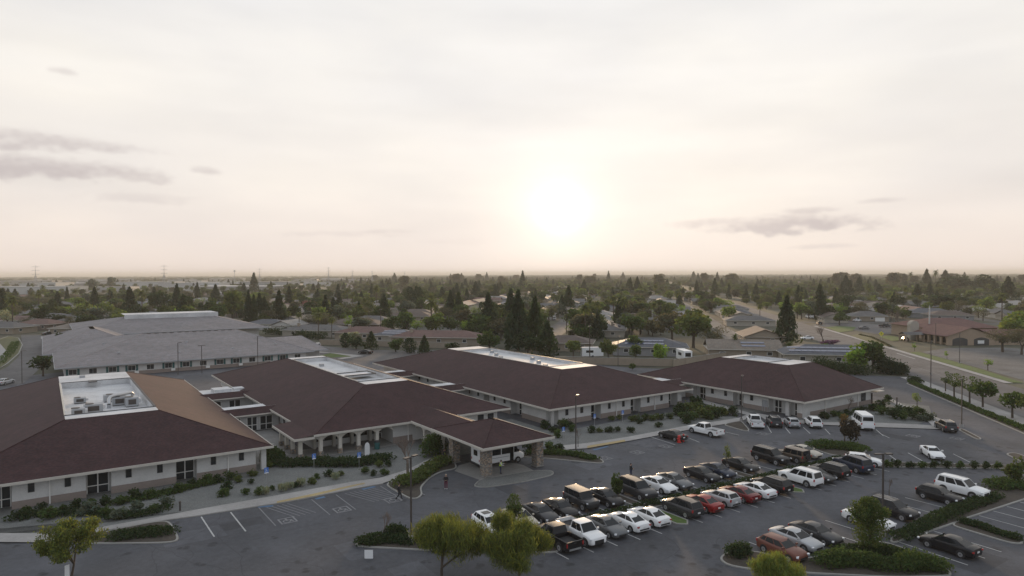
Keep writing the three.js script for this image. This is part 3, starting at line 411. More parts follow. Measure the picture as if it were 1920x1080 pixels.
// ---- low link buildings
function link(u0, u1, v0, v1, label, bays, h = 2.9) {
  const b = builder('link_corridor', label, 'building', (u0 + u1) / 2, (v0 + v1) / 2);
  b.add('wall', uvBox(u0, u1, 0, h, v0 + 0.6, v1), M.wall); b.add('flat_roof', uvBox(u0, u1, h + 0.31, h + 0.37, v0 + 0.6, v1 - 0.1), M.membrane);
  b.add('fascia', uvBox(u0, u1, h, h + 0.3, v0 + 0.5, v1), M.trim);
  b.add('roof_slope', quads([[[u0, h - 0.05, -(v0 - 0.6)], [u1, h - 0.05, -(v0 - 0.6)], [u1, h + 0.75, -(v0 + 1.4)], [u0, h + 0.75, -(v0 + 1.4)]]]), M.roof); b.add('parapet', uvBox(u0, u1, h + 0.3, h + 0.72, v0 + 1.4, v0 + 1.6), M.membrane);
  b.add('gutter', uvBox(u0, u1, h - 0.22, h - 0.04, v0 - 0.72, v0 - 0.6), M.trim);
  for (const [c, w] of bays) doorAt(b, 'v', v0 + 0.598, c, w, 2.3);
  return b;
}
link(21.9, 31.4, 112.2, 118, 'low glazed link between the left and middle blocks nearest the courtyard', [[24.4, 2.2], [27.2, 1.6], [29.4, 2.0]]);
const lk = link(21.9, 31.4, 129.5, 138, 'second low link behind the courtyard link with a white roof box', [[25, 2.2], [28.4, 2.0]]);
lk.add('roof_box', uvBox(25.5, 28.5, 3.2, 3.9, 133, 136), M.membrane); lk.add('roof_box', uvBox(29.2, 31.0, 3.2, 3.7, 134, 136), M.membrane);
link(60.7, 68.1, 113, 119, 'low link between the arcaded block and the long block', [[64, 2.4]]);
link(60.7, 68.1, 135, 141, 'rear low link between the arcaded block and the long block', [[64, 2.4]]);
link(99.3, 108.1, 92.5, 99, 'low link between the long block and the far block', [[103.5, 3.0]]);
// ---- rooftop plant
function unit(u, v, y, w, d, h, label, ry = 0) {
  const t = thing('rooftop_unit', label, 'air conditioner', [u, y, -v], ry, 'rooftop units in the white roof well');
  part(t, 'cabinet', box(w, h, d, 0, 0.12, 0), M.greyMetal); part(t, 'base', box(w * 0.94, 0.12, d * 0.94, 0, 0, 0), M.darkMetal);
  part(t, 'fan_guard', cyl(Math.min(w, d) * 0.34, Math.min(w, d) * 0.34, 0.08, -w * 0.2, h + 0.12, 0, 14), M.darkMetal); part(t, 'grille', box(w * 0.6, h * 0.6, 0.03, 0, 0.12 + h * 0.2, d / 2 + 0.016), M.darkMetal);
  part(t, 'hood', box(0.3, h * 0.5, d * 0.7, w / 2 + 0.15, 0.12 + h * 0.3, 0), M.membrane);
}
unit(3.6, 106.5, 6.3, 1.5, 1.5, 1.0, 'pale rooftop unit at the front left of the roof well'); unit(5.4, 108.3, 6.3, 2.2, 1.5, 1.1, 'wide grey rooftop unit beside the pale one'); unit(8.8, 112.5, 6.3, 1.8, 1.5, 1.1, 'rooftop unit in the middle of the roof well');
unit(10.2, 110.6, 6.3, 1.6, 1.8, 1.2, 'rooftop unit against the right parapet'); unit(8.4, 116.5, 6.3, 2.6, 1.4, 0.9, 'long low rooftop unit at the back'); unit(4.2, 117.5, 6.3, 1.5, 1.2, 0.7, 'small rooftop unit at the back left');
{ const t = thing('roof_duct', 'bent pale metal duct looping between the rooftop units', 'duct', [9, 6.3, -112]); const c = new THREE.CatmullRomCurve3([[-1.6, 0.5, 1.4], [-1.4, 1.35, 0.4], [0.2, 1.5, -0.6], [1.5, 1.4, -1.6], [1.7, 0.5, -2.4]].map((p) => new THREE.Vector3(...p))); part(t, 'duct', new THREE.TubeGeometry(c, 20, 0.24, 8), M.steel); part(t, 'stand', join([box(0.5, 0.5, 0.5, -1.6, 0, 1.4), box(0.5, 0.5, 0.5, 1.7, 0, -2.4)]), M.greyMetal); }
// ---- beige roofed building at the back left
{
  const b = builder('care_home', 'long low building with beige hip roofs and a row of shuttered windows', 'building', 36, 235);
  b.trim = M.greyMetal;
  b.add('wall', uvBox(4, 62, 0, 2.9, 194.3, 266), M.wall); b.add('wainscot', uvBox(4, 62, 0, 0.9, 194.2, 194.298), M.wains); b.add('wall', uvBox(1.2, 3.99, 0, 2.9, 236, 298), M.wall); b.add('wall', uvBox(62.01, 67.5, 0, 2.9, 199, 241), M.wall); b.add('wall', uvBox(12, 70, 0, 4.1, 278, 343), M.wall);
  roofOn(b, [2, 64, 193, 268], 3, [24.5, 51, 231, 232.5], 7.4, M.tanRoof);
  roofOn(b, [-0.4, 27, 230, 300], 2.9, [12.6, 14, 262, 276], 7.3, M.tanRoof);
  roofOn(b, [50, 69, 196, 243], 2.95, [52, 68.4, 219, 220.5], 5.3, M.tanRoof);
  roofOn(b, [9, 73, 274, 346], 4.4, [27, 56, 308, 312], 8.4, M.tanRoof);
  b.add('parapet', uvBox(26, 60, 7.6, 9.5, 303, 305), M.membrane); b.add('flat_roof', uvBox(26, 60, 9.3, 9.4, 305.01, 318), M.membrane);
  for (let i = 0; i < 14; i++) { const u = 5.6 + i * 4.15; const F = windowAt(b, 'v', 194.3, u, 1.0, 1.6, 1.35, { panes: 2, frame: M.frame }); if (i % 3 !== 1) for (const s of [-1, 1]) b.add('shutter', uvBox(u + s * 1.15 - 0.25, u + s * 1.15 + 0.25, 0.95, 2.4, 194.22, 194.296), M.teal, F); if (i % 2) b.add('wall_unit', uvBox(u + 0.6, u + 1.5, 0.35, 0.9, 193.6, 194.19), M.frame); }
  for (let i = 0; i < 12; i++) b.add('ridge_vent', box(1.1, 0.25, 0.4, 26 + i * 2.1, 7.22, -230.4), M.darkMetal);
  for (const [u, v, y] of [[16, 205, 4.5], [30, 202, 4.0], [44, 203, 4.1], [56, 204, 4.5], [14, 226, 5.3], [34, 215, 5.5]]) b.add('roof_vent', box(0.6, 0.35, 0.5, u, y, -v), M.greyMetal);
}

// =====================================================================  VEHICLES
const paintCache = {};
const PAINT = { white: [0.78, 0.78, 0.77], pearl: [0.72, 0.71, 0.68], black: [0.012, 0.012, 0.014], charcoal: [0.045, 0.046, 0.05], navy: [0.02, 0.028, 0.05], grey: [0.13, 0.135, 0.14], silver: [0.42, 0.43, 0.44], red: [0.24, 0.018, 0.018], darkred: [0.14, 0.012, 0.015], beige: [0.44, 0.40, 0.33], brown: [0.10, 0.075, 0.055], gold: [0.16, 0.06, 0.042], green: [0.03, 0.06, 0.05], blue: [0.04, 0.09, 0.2] };
const paintOf = (n) => paintCache[n] ||= mat(PAINT[n], 0.5, { specularIntensity: 0.2, clearcoat: 0.5, clearcoatRoughness: 0.06, metalness: ['silver', 'grey', 'charcoal'].includes(n) ? 0.35 : 0 });
// lower body: [x, bottom, top, halfwidth] stations from tail to nose; cabin: base and top outlines
const CARS = {
  sedan: { w: 0.91, body: [[-2.38, 0.42, 0.72, 0.70], [-2.32, 0.30, 0.93, 0.82], [-2.05, 0.24, 1.01, 0.89], [-1.5, 0.22, 1.03, 0.91], [-0.6, 0.21, 0.99, 0.91], [0.5, 0.21, 0.97, 0.91], [1.05, 0.21, 0.95, 0.91], [1.6, 0.22, 0.88, 0.89], [2.1, 0.25, 0.78, 0.84], [2.3, 0.30, 0.68, 0.74], [2.38, 0.36, 0.56, 0.60]], cab: { b: [-1.98, 1.16], t: [-0.82, 0.16], y0: 0.98, y1: 1.45, wb: 0.84, wt: 0.61 }, axles: [-1.36, 1.42], r: 0.33, div: [0.52] },
  coupe: { w: 0.91, body: [[-2.33, 0.42, 0.75, 0.70], [-2.27, 0.30, 0.97, 0.82], [-1.95, 0.24, 1.03, 0.9], [-1.4, 0.22, 1.03, 0.92], [-0.5, 0.21, 0.98, 0.91], [0.5, 0.2, 0.95, 0.91], [0.95, 0.2, 0.93, 0.91], [1.55, 0.21, 0.85, 0.89], [2.05, 0.24, 0.74, 0.83], [2.27, 0.3, 0.64, 0.72], [2.34, 0.35, 0.54, 0.58]], cab: { b: [-1.85, 0.95], t: [-0.75, 0.12], y0: 0.96, y1: 1.38, wb: 0.84, wt: 0.58 }, axles: [-1.32, 1.4], r: 0.34, div: [0.45] },
  hatch: { w: 0.9, body: [[-2.12, 0.42, 0.8, 0.72], [-2.06, 0.30, 1.05, 0.83], [-1.8, 0.24, 1.1, 0.89], [-1.2, 0.22, 1.06, 0.90], [-0.4, 0.21, 1.02, 0.90], [0.5, 0.21, 1.0, 0.90], [1.0, 0.21, 0.99, 0.90], [1.5, 0.23, 0.93, 0.88], [1.95, 0.26, 0.83, 0.82], [2.1, 0.32, 0.72, 0.70], [2.16, 0.38, 0.6, 0.58]], cab: { b: [-2.05, 1.02], t: [-1.55, 0.18], y0: 1.01, y1: 1.52, wb: 0.83, wt: 0.64 }, axles: [-1.25, 1.3], r: 0.33, div: [0.4, 0.75] },
  suv: { w: 0.95, body: [[-2.36, 0.48, 0.85, 0.78], [-2.30, 0.36, 1.08, 0.88], [-2.0, 0.30, 1.13, 0.94], [-1.2, 0.28, 1.10, 0.95], [-0.3, 0.27, 1.08, 0.95], [0.6, 0.27, 1.07, 0.95], [1.1, 0.27, 1.06, 0.95], [1.6, 0.28, 1.01, 0.93], [2.05, 0.31, 0.94, 0.88], [2.28, 0.36, 0.82, 0.78], [2.36, 0.42, 0.66, 0.66]], cab: { b: [-2.28, 1.1], t: [-1.88, 0.32], y0: 1.08, y1: 1.70, wb: 0.88, wt: 0.69 }, axles: [-1.38, 1.42], r: 0.37, div: [0.36, 0.7], rails: true },
  bigsuv: { w: 0.99, body: [[-2.52, 0.5, 0.95, 0.84], [-2.46, 0.38, 1.16, 0.93], [-2.1, 0.32, 1.2, 0.98], [-1.2, 0.30, 1.18, 0.99], [-0.3, 0.29, 1.17, 0.99], [0.6, 0.29, 1.16, 0.99], [1.15, 0.29, 1.16, 0.99], [1.7, 0.30, 1.13, 0.97], [2.25, 0.33, 1.06, 0.92], [2.46, 0.38, 0.92, 0.84], [2.52, 0.45, 0.7, 0.72]], cab: { b: [-2.45, 1.2], t: [-2.2, 0.45], y0: 1.16, y1: 1.86, wb: 0.92, wt: 0.76 }, axles: [-1.5, 1.5], r: 0.40, div: [0.36, 0.7], rails: true },
  boxy: { w: 0.94, body: [[-2.2, 0.5, 1.0, 0.86], [-2.16, 0.42, 1.14, 0.92], [-1.8, 0.38, 1.16, 0.94], [-0.8, 0.36, 1.15, 0.94], [0.2, 0.36, 1.14, 0.94], [0.85, 0.36, 1.14, 0.92], [1.3, 0.36, 1.13, 0.86], [1.8, 0.38, 1.1, 0.82], [2.05, 0.4, 1.06, 0.78], [2.12, 0.46, 0.9, 0.74]], cab: { b: [-2.14, 0.95], t: [-2.06, 0.55], y0: 1.13, y1: 1.82, wb: 0.89, wt: 0.82 }, axles: [-1.3, 1.3], r: 0.42, div: [0.38, 0.72], fenders: true, spare: true },
  pickup: { w: 0.98, body: [[-0.62, 0.34, 1.14, 0.98], [0, 0.33, 1.15, 0.98], [0.7, 0.33, 1.15, 0.98], [1.35, 0.33, 1.15, 0.98], [1.9, 0.34, 1.13, 0.97], [2.45, 0.36, 1.06, 0.93], [2.68, 0.4, 0.95, 0.86], [2.76, 0.46, 0.74, 0.76]], cab: { b: [-0.6, 1.48], t: [-0.42, 0.8], y0: 1.14, y1: 1.84, wb: 0.91, wt: 0.74 }, axles: [-1.75, 1.85], r: 0.41, div: [0.5], bed: [-2.85, -0.64] },
  van: { w: 1.0, body: [[-2.95, 0.5, 1.2, 0.92], [-2.92, 0.4, 1.3, 0.98], [-2.5, 0.34, 1.32, 1.0], [-1, 0.33, 1.32, 1.0], [1, 0.33, 1.32, 1.0], [1.75, 0.33, 1.3, 1.0], [2.2, 0.34, 1.2, 0.97], [2.65, 0.38, 1.0, 0.9], [2.82, 0.44, 0.8, 0.78]], cab: { b: [-2.93, 2.15], t: [-2.86, 1.15], y0: 1.28, y1: 2.55, wb: 0.98, wt: 0.86 }, axles: [-1.85, 1.85], r: 0.36, div: [0.3, 0.55, 0.8] },
};
function loftBody(st) {
  const rings = st.map(([x, b, t, w]) => { const m = (b + t) / 2; return [[0, b], [w * 0.9, b], [w * 0.985, b + 0.08], [w, m], [w * 0.985, t - 0.10], [w * 0.93, t - 0.03], [w * 0.82, t + 0.005], [0, t + 0.03]].map(([z, y]) => [x, y, z]); });
  const pos = [], idx = []; const K = 14;
  for (const r of rings) { for (const p of r) pos.push(...p); for (let i = 6; i >= 1; i--) pos.push(r[i][0], r[i][1], -r[i][2]); }
  for (let s = 0; s < rings.length - 1; s++) for (let k = 0; k < K; k++) { const a = s * K + k, b = s * K + (k + 1) % K, c = a + K, d = b + K; idx.push(a, c, b, b, c, d); }
  const cap = (s, f) => { for (let k = 1; k < K - 1; k++) f ? idx.push(s * K, s * K + k, s * K + k + 1) : idx.push(s * K, s * K + k + 1, s * K + k); };
  cap(0, true); cap(rings.length - 1, false);
  const g = new THREE.BufferGeometry(); g.setAttribute('position', new THREE.Float32BufferAttribute(pos, 3)); g.setIndex(idx); return toCreasedNormals(g, 0.7);
}
function cabinGeo(c) {
  const [bx0, bx1] = c.b, [tx0, tx1] = c.t, y0 = c.y0 - 0.06, ym = c.y1 - 0.06;
  const base = [[bx0, y0], [bx1, y0]]; const q = [];
  const B = (x, s, w) => [x, y0, s * w], Tt = (x, s, k = 1) => [x, ym, s * c.wt * k], C = (x, s) => [x, c.y1 + (x === tx0 || x === tx1 ? -0.05 : 0), s * c.wt * 0.72];
  const xm = (tx0 + tx1) / 2, wb = c.wb, wf = c.wb * 0.94, wr = c.wb * 0.92;
  for (const s of [-1, 1]) {
    const side = [B(bx0, s, wr), B(bx1, s, wf), Tt(tx1, s, 0.95), Tt(xm, s), Tt(tx0, s, 0.95)]; q.push(s > 0 ? side : side.slice().reverse());
    const r1 = [Tt(tx1, s, 0.95), C(tx1, s), C(xm, s), Tt(xm, s)], r2 = [Tt(xm, s), C(xm, s), C(tx0, s), Tt(tx0, s, 0.95)]; q.push(s > 0 ? r1 : r1.slice().reverse(), s > 0 ? r2 : r2.slice().reverse());
  }
  q.push([C(tx1, 1), C(tx1, -1), C(xm, -1), C(xm, 1)], [C(xm, 1), C(xm, -1), C(tx0, -1), C(tx0, 1)]);
  q.push([B(bx1, 1, wf), B(bx1, -1, wf), Tt(tx1, -1, 0.95), C(tx1, -1), C(tx1, 1), Tt(tx1, 1, 0.95)], [B(bx0, -1, wr), B(bx0, 1, wr), Tt(tx0, 1, 0.95), C(tx0, 1), C(tx0, -1), Tt(tx0, -1, 0.95)]);
  return toCreasedNormals(quads(q), 0.5);
}
function panel(A, B, C, D, off, inset) {   // a pane on quad A B (bottom) C D (top), pushed out along its normal
  const v = [A, B, C, D].map((p) => new THREE.Vector3(...p)), m = v.reduce((a, b) => a.clone().add(b), new THREE.Vector3()).multiplyScalar(0.25);
  const n = v[1].clone().sub(v[0]).cross(v[3].clone().sub(v[0])).normalize(); if (n.dot(new THREE.Vector3(m.x, m.y - 1.0, m.z)) < 0) n.negate();
  const w = v.map((p) => p.clone().lerp(m, inset).addScaledVector(n, off)), b = v.map((p) => p.clone().lerp(m, inset).addScaledVector(n, -0.02));
  const a = (p) => p.toArray(); return quads([[a(w[0]), a(w[1]), a(w[2]), a(w[3])], [a(w[0]), a(b[0]), a(b[1]), a(w[1])], [a(w[1]), a(b[1]), a(b[2]), a(w[2])], [a(w[2]), a(b[2]), a(b[3]), a(w[3])], [a(w[3]), a(b[3]), a(b[0]), a(w[0])]]);
}
const carGeo = {};
function geoOf(type) {
  if (carGeo[type]) return carGeo[type];
  const s = CARS[type], c = s.cab, G = { body: loftBody(s.body), cabin: cabinGeo(c), sides: [] };
  const y0 = c.y0 + 0.0, ym = c.y1 - 0.07, [bx0, bx1] = c.b, [tx0, tx1] = c.t, k = (y0 - (c.y0 - 0.06)) / (ym + 0.01 - (c.y0 - 0.06)), L = (a, b) => a + (b - a) * k;
  const rb = L(bx0, tx0), fb = L(bx1, tx1), wr = L(c.wb * 0.92, c.wt * 0.95), wf = L(c.wb * 0.94, c.wt * 0.95);
  G.windshield = panel([fb, y0, wf * 0.98], [fb, y0, -wf * 0.98], [tx1, ym, -c.wt * 0.93], [tx1, ym, c.wt * 0.93], 0.014, 0.05);
  const hr = type === 'van' ? 0.62 : 1; G.rear = panel([rb, y0 + (hr < 1 ? 0.35 : 0), -wr * 0.95], [rb, y0 + (hr < 1 ? 0.35 : 0), wr * 0.95], [tx0, ym - (hr < 1 ? 0.2 : 0), c.wt * 0.9], [tx0, ym - (hr < 1 ? 0.2 : 0), -c.wt * 0.9], 0.014, 0.08);
  const cuts = [0, ...s.div.map((d) => 1 - d).sort((a, b) => a - b), 1]; // from the rear
  const top = type === 'van' ? ym - 0.3 : ym - 0.02, kt = (top - y0) / (ym - y0);
  for (const sg of [-1, 1]) for (let i = 0; i < cuts.length - 1; i++) {
    const P = (t, up) => { const xb = rb + (fb - rb) * t, xt = tx0 + (tx1 - tx0) * t, wbt = wr + (wf - wr) * t, wtt = c.wt * (0.95 + 0.05 * (1 - Math.abs(t - 0.5) * 2)); return up ? [xb + (xt - xb) * kt, top, sg * (wbt + (wtt - wbt) * kt)] : [xb, y0 + 0.02, sg * wbt]; };
    const e = 0.02 + (cuts[i] === 0 ? 0.05 : 0), f = 0.015 + (cuts[i + 1] === 1 ? 0.05 : 0);
    G.sides.push(panel(P(cuts[i] + e, 0), P(cuts[i + 1] - f, 0), P(cuts[i + 1] - f, 1), P(cuts[i] + e, 1), 0.016, 0.03));
  }
  const x1 = s.body[s.body.length - 1][0], x0 = s.bed ? s.bed[0] : s.body[0][0], n2 = s.body[s.body.length - 3], r2 = s.body[1];
  G.headlights = [-1, 1].map((g) => box(0.20, 0.13, 0.36, n2[0] + 0.10, n2[2] - 0.21, g * (n2[3] - 0.16), g * 0.5)); G.taillights = s.bed ? [-1, 1].map((g) => box(0.06, 0.34, 0.14, x0 + 0.02, 0.72, g * (s.w - 0.10))) : type === 'sedan' || type === 'coupe' ? [-1, 1].map((g) => box(0.16, 0.14, 0.42, r2[0] + 0.03, r2[2] - 0.22, g * (r2[3] - 0.2), -g * 0.3)) : [-1, 1].map((g) => box(0.14, 0.26, 0.26, r2[0] + 0.04, r2[2] - 0.26, g * (r2[3] - 0.1), -g * 0.3));
  const big = s.body[s.body.length - 1][2] > 0.62; G.grille = box(0.06, big ? 0.34 : 0.16, s.w * (big ? 1.05 : 0.95), x1 - 0.005, big ? 0.45 : 0.38, 0); G.plate = box(0.03, 0.14, 0.34, x0 - 0.012 + (s.bed ? 0.05 : 0), 0.62, 0); G.bumper = box(0.1, 0.14, s.w * 1.3, x0 + (s.bed ? -0.02 : 0.03), 0.40, 0);
  G.mirror = [-1, 1].map((g) => box(0.12, 0.14, 0.2, bx1 - 0.25, c.y0 + 0.02, g * (s.w + 0.06)));
  G.tyre = new THREE.CylinderGeometry(s.r, s.r, 0.23, 18).rotateX(Math.PI / 2); G.rim = join([new THREE.CylinderGeometry(s.r * 0.64, s.r * 0.6, 0.245, 14).rotateX(Math.PI / 2)]);
  G.hub = new THREE.CylinderGeometry(s.r * 0.16, s.r * 0.16, 0.255, 8).rotateX(Math.PI / 2);
  G.arch = new THREE.CylinderGeometry(s.r * 1.17, s.r * 1.17, 0.08, 20).rotateX(Math.PI / 2);
  if (s.bed) { const [a, b] = s.bed; G.bed = join([bx(a, b, 0.42, 0.78, -0.97, 0.97), bx(a, b, 0.78, 1.16, -0.97, -0.85), bx(a, b, 0.78, 1.16, 0.85, 0.97), bx(a, a + 0.1, 0.78, 1.16, -0.85, 0.85), bx(b - 0.08, b, 0.78, 1.16, -0.85, 0.85)]); G.liner = join([bx(a + 0.1, b - 0.08, 0.782, 0.80, -0.85, 0.85), bx(a, b, 1.162, 1.18, -0.96, -0.86), bx(a, b, 1.162, 1.18, 0.86, 0.96)]); G.handle = bx(a - 0.03, a - 0.002, 0.95, 1.02, -0.15, 0.15); }
  if (s.rails) G.rails = [-1, 1].map((g) => box(tx1 - tx0 - 0.3, 0.05, 0.05, (tx0 + tx1) / 2, c.y1 - 0.045, g * c.wt * 0.86));
  if (s.fenders) G.fenders = s.axles.flatMap((x) => [-1, 1].map((g) => box(1.0, 0.07, 0.28, x, s.r * 2 + 0.06, g * 0.96)));
  if (s.spare) G.spare = new THREE.CylinderGeometry(0.38, 0.38, 0.24, 18).rotateZ(Math.PI / 2).translate(x0 - 0.12, 1.0, 0);
  return carGeo[type] = G;
}
const carCat = { sedan: ['sedan', 'car'], coupe: ['coupe', 'car'], hatch: ['hatchback', 'car'], suv: ['crossover', 'car'], bigsuv: ['large_suv', 'suv'], boxy: ['off_roader', 'suv'], pickup: ['pickup_truck', 'pickup'], van: ['passenger_van', 'van'] };
function car(type, color, u, v, heading, label, o = {}) {
  const s = CARS[type], G = geoOf(type), p = paintOf(color), [nm, cat] = carCat[type];
  const t = thing(nm, label, cat, [u, o.y || 0.03, -v], heading * R, o.group || 'cars parked in the lot');
  part(t, 'body', G.body, p); part(t, 'cabin', G.cabin, o.roof ? paintOf(o.roof) : p);
  part(t, 'windshield', G.windshield, M.carGlass); part(t, 'rear_window', G.rear, M.carGlass); for (const g of G.sides) part(t, 'side_window', g, M.carGlass);
  for (const g of G.headlights) part(t, 'headlight', g, M.headlight); for (const g of G.taillights) part(t, 'taillight', g, M.taillight); for (const g of G.mirror) part(t, 'mirror', g, p);
  part(t, 'grille', G.grille, M.black); part(t, 'number_plate', G.plate, M.plate); part(t, 'bumper', G.bumper, s.bed ? M.steel : M.black);
  for (const x of s.axles) for (const g of [-1, 1]) { const a = part(t, 'wheel_arch', G.arch, M.black); a.position.set(x, s.r + 0.02, g * (s.w - 0.03)); const w = part(t, 'wheel', G.tyre, M.tyre); w.position.set(x, s.r, g * (s.w - 0.09)); part(w, 'rim', G.rim, o.rim || M.rim); part(w, 'hub', G.hub, M.black); }
  if (G.bed) { part(t, 'bed', G.bed, p); part(t, 'bed_liner', G.liner, M.black); part(t, 'tailgate_handle', G.handle, M.black); }
  if (G.rails) for (const g of G.rails) part(t, 'roof_rail', g, o.darkRails ? M.black : M.steel);
  if (G.fenders) for (const g of G.fenders) part(t, 'fender_flare', g, M.black);
  if (G.spare) part(t, 'spare_wheel', G.spare, M.tyre);
  if (o.sunroof) part(t, 'sunroof', box(0.75, 0.02, 0.8, (s.cab.t[0] + s.cab.t[1]) / 2 + 0.1, s.cab.y1 - 0.005, 0), M.carGlass);
  return t;
}
const lowV = (u) => 48.7 - 0.062 * (u - 42), upV = (u) => 55.1 - 0.024 * (u - 42), RA = -93;      // centres of the facing rows; nose angles
const UP = 87, DN = -93;
// lower row, left to right
car('pickup', 'black', 38.8, 49.1, UP, 'black pickup with an empty bed and tan lit roof beside the feathery tree');
car('pickup', 'white', 41.4, 48.7, DN, 'white pickup nosed out next to the black pickup');
car('sedan', 'grey', 44.5, lowV(44.5), DN, 'dark grey sedan between the white pickup and a white sedan');
car('sedan', 'white', 47.2, lowV(47.2), UP, 'white sedan with its tail out beside the dark grey sedan');
car('sedan', 'white', 49.9, lowV(49.9), UP, 'white sedan with its tail out beside the grassy kerbed finger');
car('suv', 'charcoal', 54.5, lowV(54.5), UP, 'dark crossover with its tail out next to the red sedan', { darkRails: true });
car('sedan', 'red', 57.4, lowV(57.4), UP, 'red sedan between the dark crossover and the silver hatchback');
car('hatch', 'silver', 60.3, lowV(60.3), UP, 'silver hatchback between the two red sedans');
car('sedan', 'darkred', 63.1, lowV(63.1), UP, 'deep red sedan beside the white sedan with dark rear window');
car('sedan', 'white', 65.8, lowV(65.8), UP, 'white sedan between the deep red sedan and a black crossover');
car('suv', 'black', 68.6, lowV(68.6), UP, 'black crossover at the short grassy finger');
car('bigsuv', 'white', 73.8, lowV(73.8), UP, 'large white suv parked tail out in the long row');
car('sedan', 'charcoal', 76.6, lowV(76.6), DN, 'dark sedan nosed out behind the large white suv');
car('suv', 'black', 79.4, lowV(79.4), UP, 'black crossover with bright roof rails near the row end');
car('bigsuv', 'navy', 84.2, lowV(84.2), 74, 'dark grey blue suv by the end of the long row', { darkRails: true });
car('hatch', 'white', 87.4, lowV(87.4) + 0.6, -60, 'white hatchback at the very end of the row by the shrubs');
// upper row
car('hatch', 'beige', 29.4, 55.4, DN, 'pale car mostly hidden behind the left feathery tree');
car('hatch', 'white', 35.5, 55.6, DN, 'white hatchback with a dark sunroof showing between the feathery trees', { sunroof: true });
car('sedan', 'beige', 38.9, 55.1, DN, 'beige sedan half hidden behind the right feathery tree');
car('sedan', 'charcoal', 41.5, upV(41.5), DN, 'dark sedan beside the half hidden beige sedan');
car('sedan', 'black', 44.0, upV(44.0), DN, 'black sedan beside the boxy off roader');
car('boxy', 'charcoal', 47.3, upV(47.3) + 0.5, DN, 'boxy dark off roader in the upper row');
car('sedan', 'black', 50.2, upV(50.2), DN, 'black sedan next to the finger with the small round tree');
car('bigsuv', 'charcoal', 54.6, upV(54.6) - 0.3, DN, 'dark suv parked right of the small round tree', { darkRails: true });
car('sedan', 'white', 58.2, upV(58.2), DN, 'white sedan between the dark suv and a grey sedan in the upper row');
car('sedan', 'grey', 60.8, upV(60.8), DN, 'grey sedan at the gap in the upper row');
car('sedan', 'black', 65.6, upV(65.6), DN, 'black sedan right of the gap in the upper row');
car('sedan', 'navy', 68.4, upV(68.4), DN, 'dark blue sedan left of the thin young tree');
car('sedan', 'black', 72.8, upV(72.8), DN, 'black sedan right of the thin young tree');
car('bigsuv', 'black', 78.9, upV(78.9), DN, 'large black suv with chrome grille in the upper row');
car('boxy', 'brown', 81.8, upV(81.8) - 1.2, UP, 'tan topped boxy off roader beside the large black suv', { roof: 'brown' });
car('sedan', 'beige', 85.2, upV(85.2) - 0.6, DN, 'beige sedan behind the boxy off roader by the hedged island');
// right foreground group
const gv = (u) => 36.2 - 0.085 * (u - 57);
car('hatch', 'gold', 53.5, gv(53.5) - 0.9, DN, 'copper coloured car behind the yellow bush in the foreground');
car('sedan', 'silver', 56.6, gv(56.6), DN, 'pale silver sedan next to the copper coloured car');
car('sedan', 'charcoal', 59.4, gv(59.4), DN, 'black sedan next to the pale silver sedan in the foreground');
car('sedan', 'white', 67.0, gv(67) - 0.3, DN, 'white sedan half hidden behind the autumn leaved tree');
car('suv', 'black', 71.6, gv(71.6), DN, 'black crossover beside the lamp pole in the right lot');
car('hatch', 'black', 80.5, 34.4, DN, 'small black hatchback left of the white crossover');
car('bigsuv', 'white', 84.8, 33.9, DN, 'large white crossover by the planted strip at the right');
car('sedan', 'black', 66.6, 27.6, UP, 'black sedan alone in the lower right bays');
// far rows
car('coupe', 'white', 99.0, 43.2, -137, 'white coupe facing the row of round shrubs');
car('van', 'white', 108.6, 57.9, 44, 'white high roofed passenger van parked tail out');
car('suv', 'charcoal', 117.4, 49.3, 44, 'dark crossover parked by the narrow finger at the drive', { roof: 'charcoal' });
car('sedan', 'black', 77.8, 70.3, UP, 'black sedan parked beside the red hydrant');
car('pickup', 'white', 84.2, 69.4, UP + 4, 'white pickup beside the small kerbed corner');
car('pickup', 'white', 95.5, 68.6, 46, 'white pickup tail out in front of the far block');
car('suv', 'charcoal', 98.3, 67.0, 46, 'dark crossover beside the white pickup at the far block');
car('hatch', 'silver', 100.2, 65.0, 46, 'silver hatchback in front of the far block');
car('suv', 'white', 103.0, 63.0, 46, 'white crossover at the right of the far block row');
{ const [a, b] = [83.1,-201.7]; car('sedan', 'black', a, -b, 120, 'black sedan driving along the rear lane', { group: 'cars on the drives' }); }
{ const [a, b] = [-7.5,-194.2]; car('sedan', 'silver', a, -b, 60, 'pale sedan on the access road at the left edge', { group: 'cars on the drives' }); }
{ const [a, b] = [76.9,-228.7]; car('suv', 'white', a, -b, 80, 'white crossover at the corner of the beige roofed building', { group: 'cars on the drives' }); }
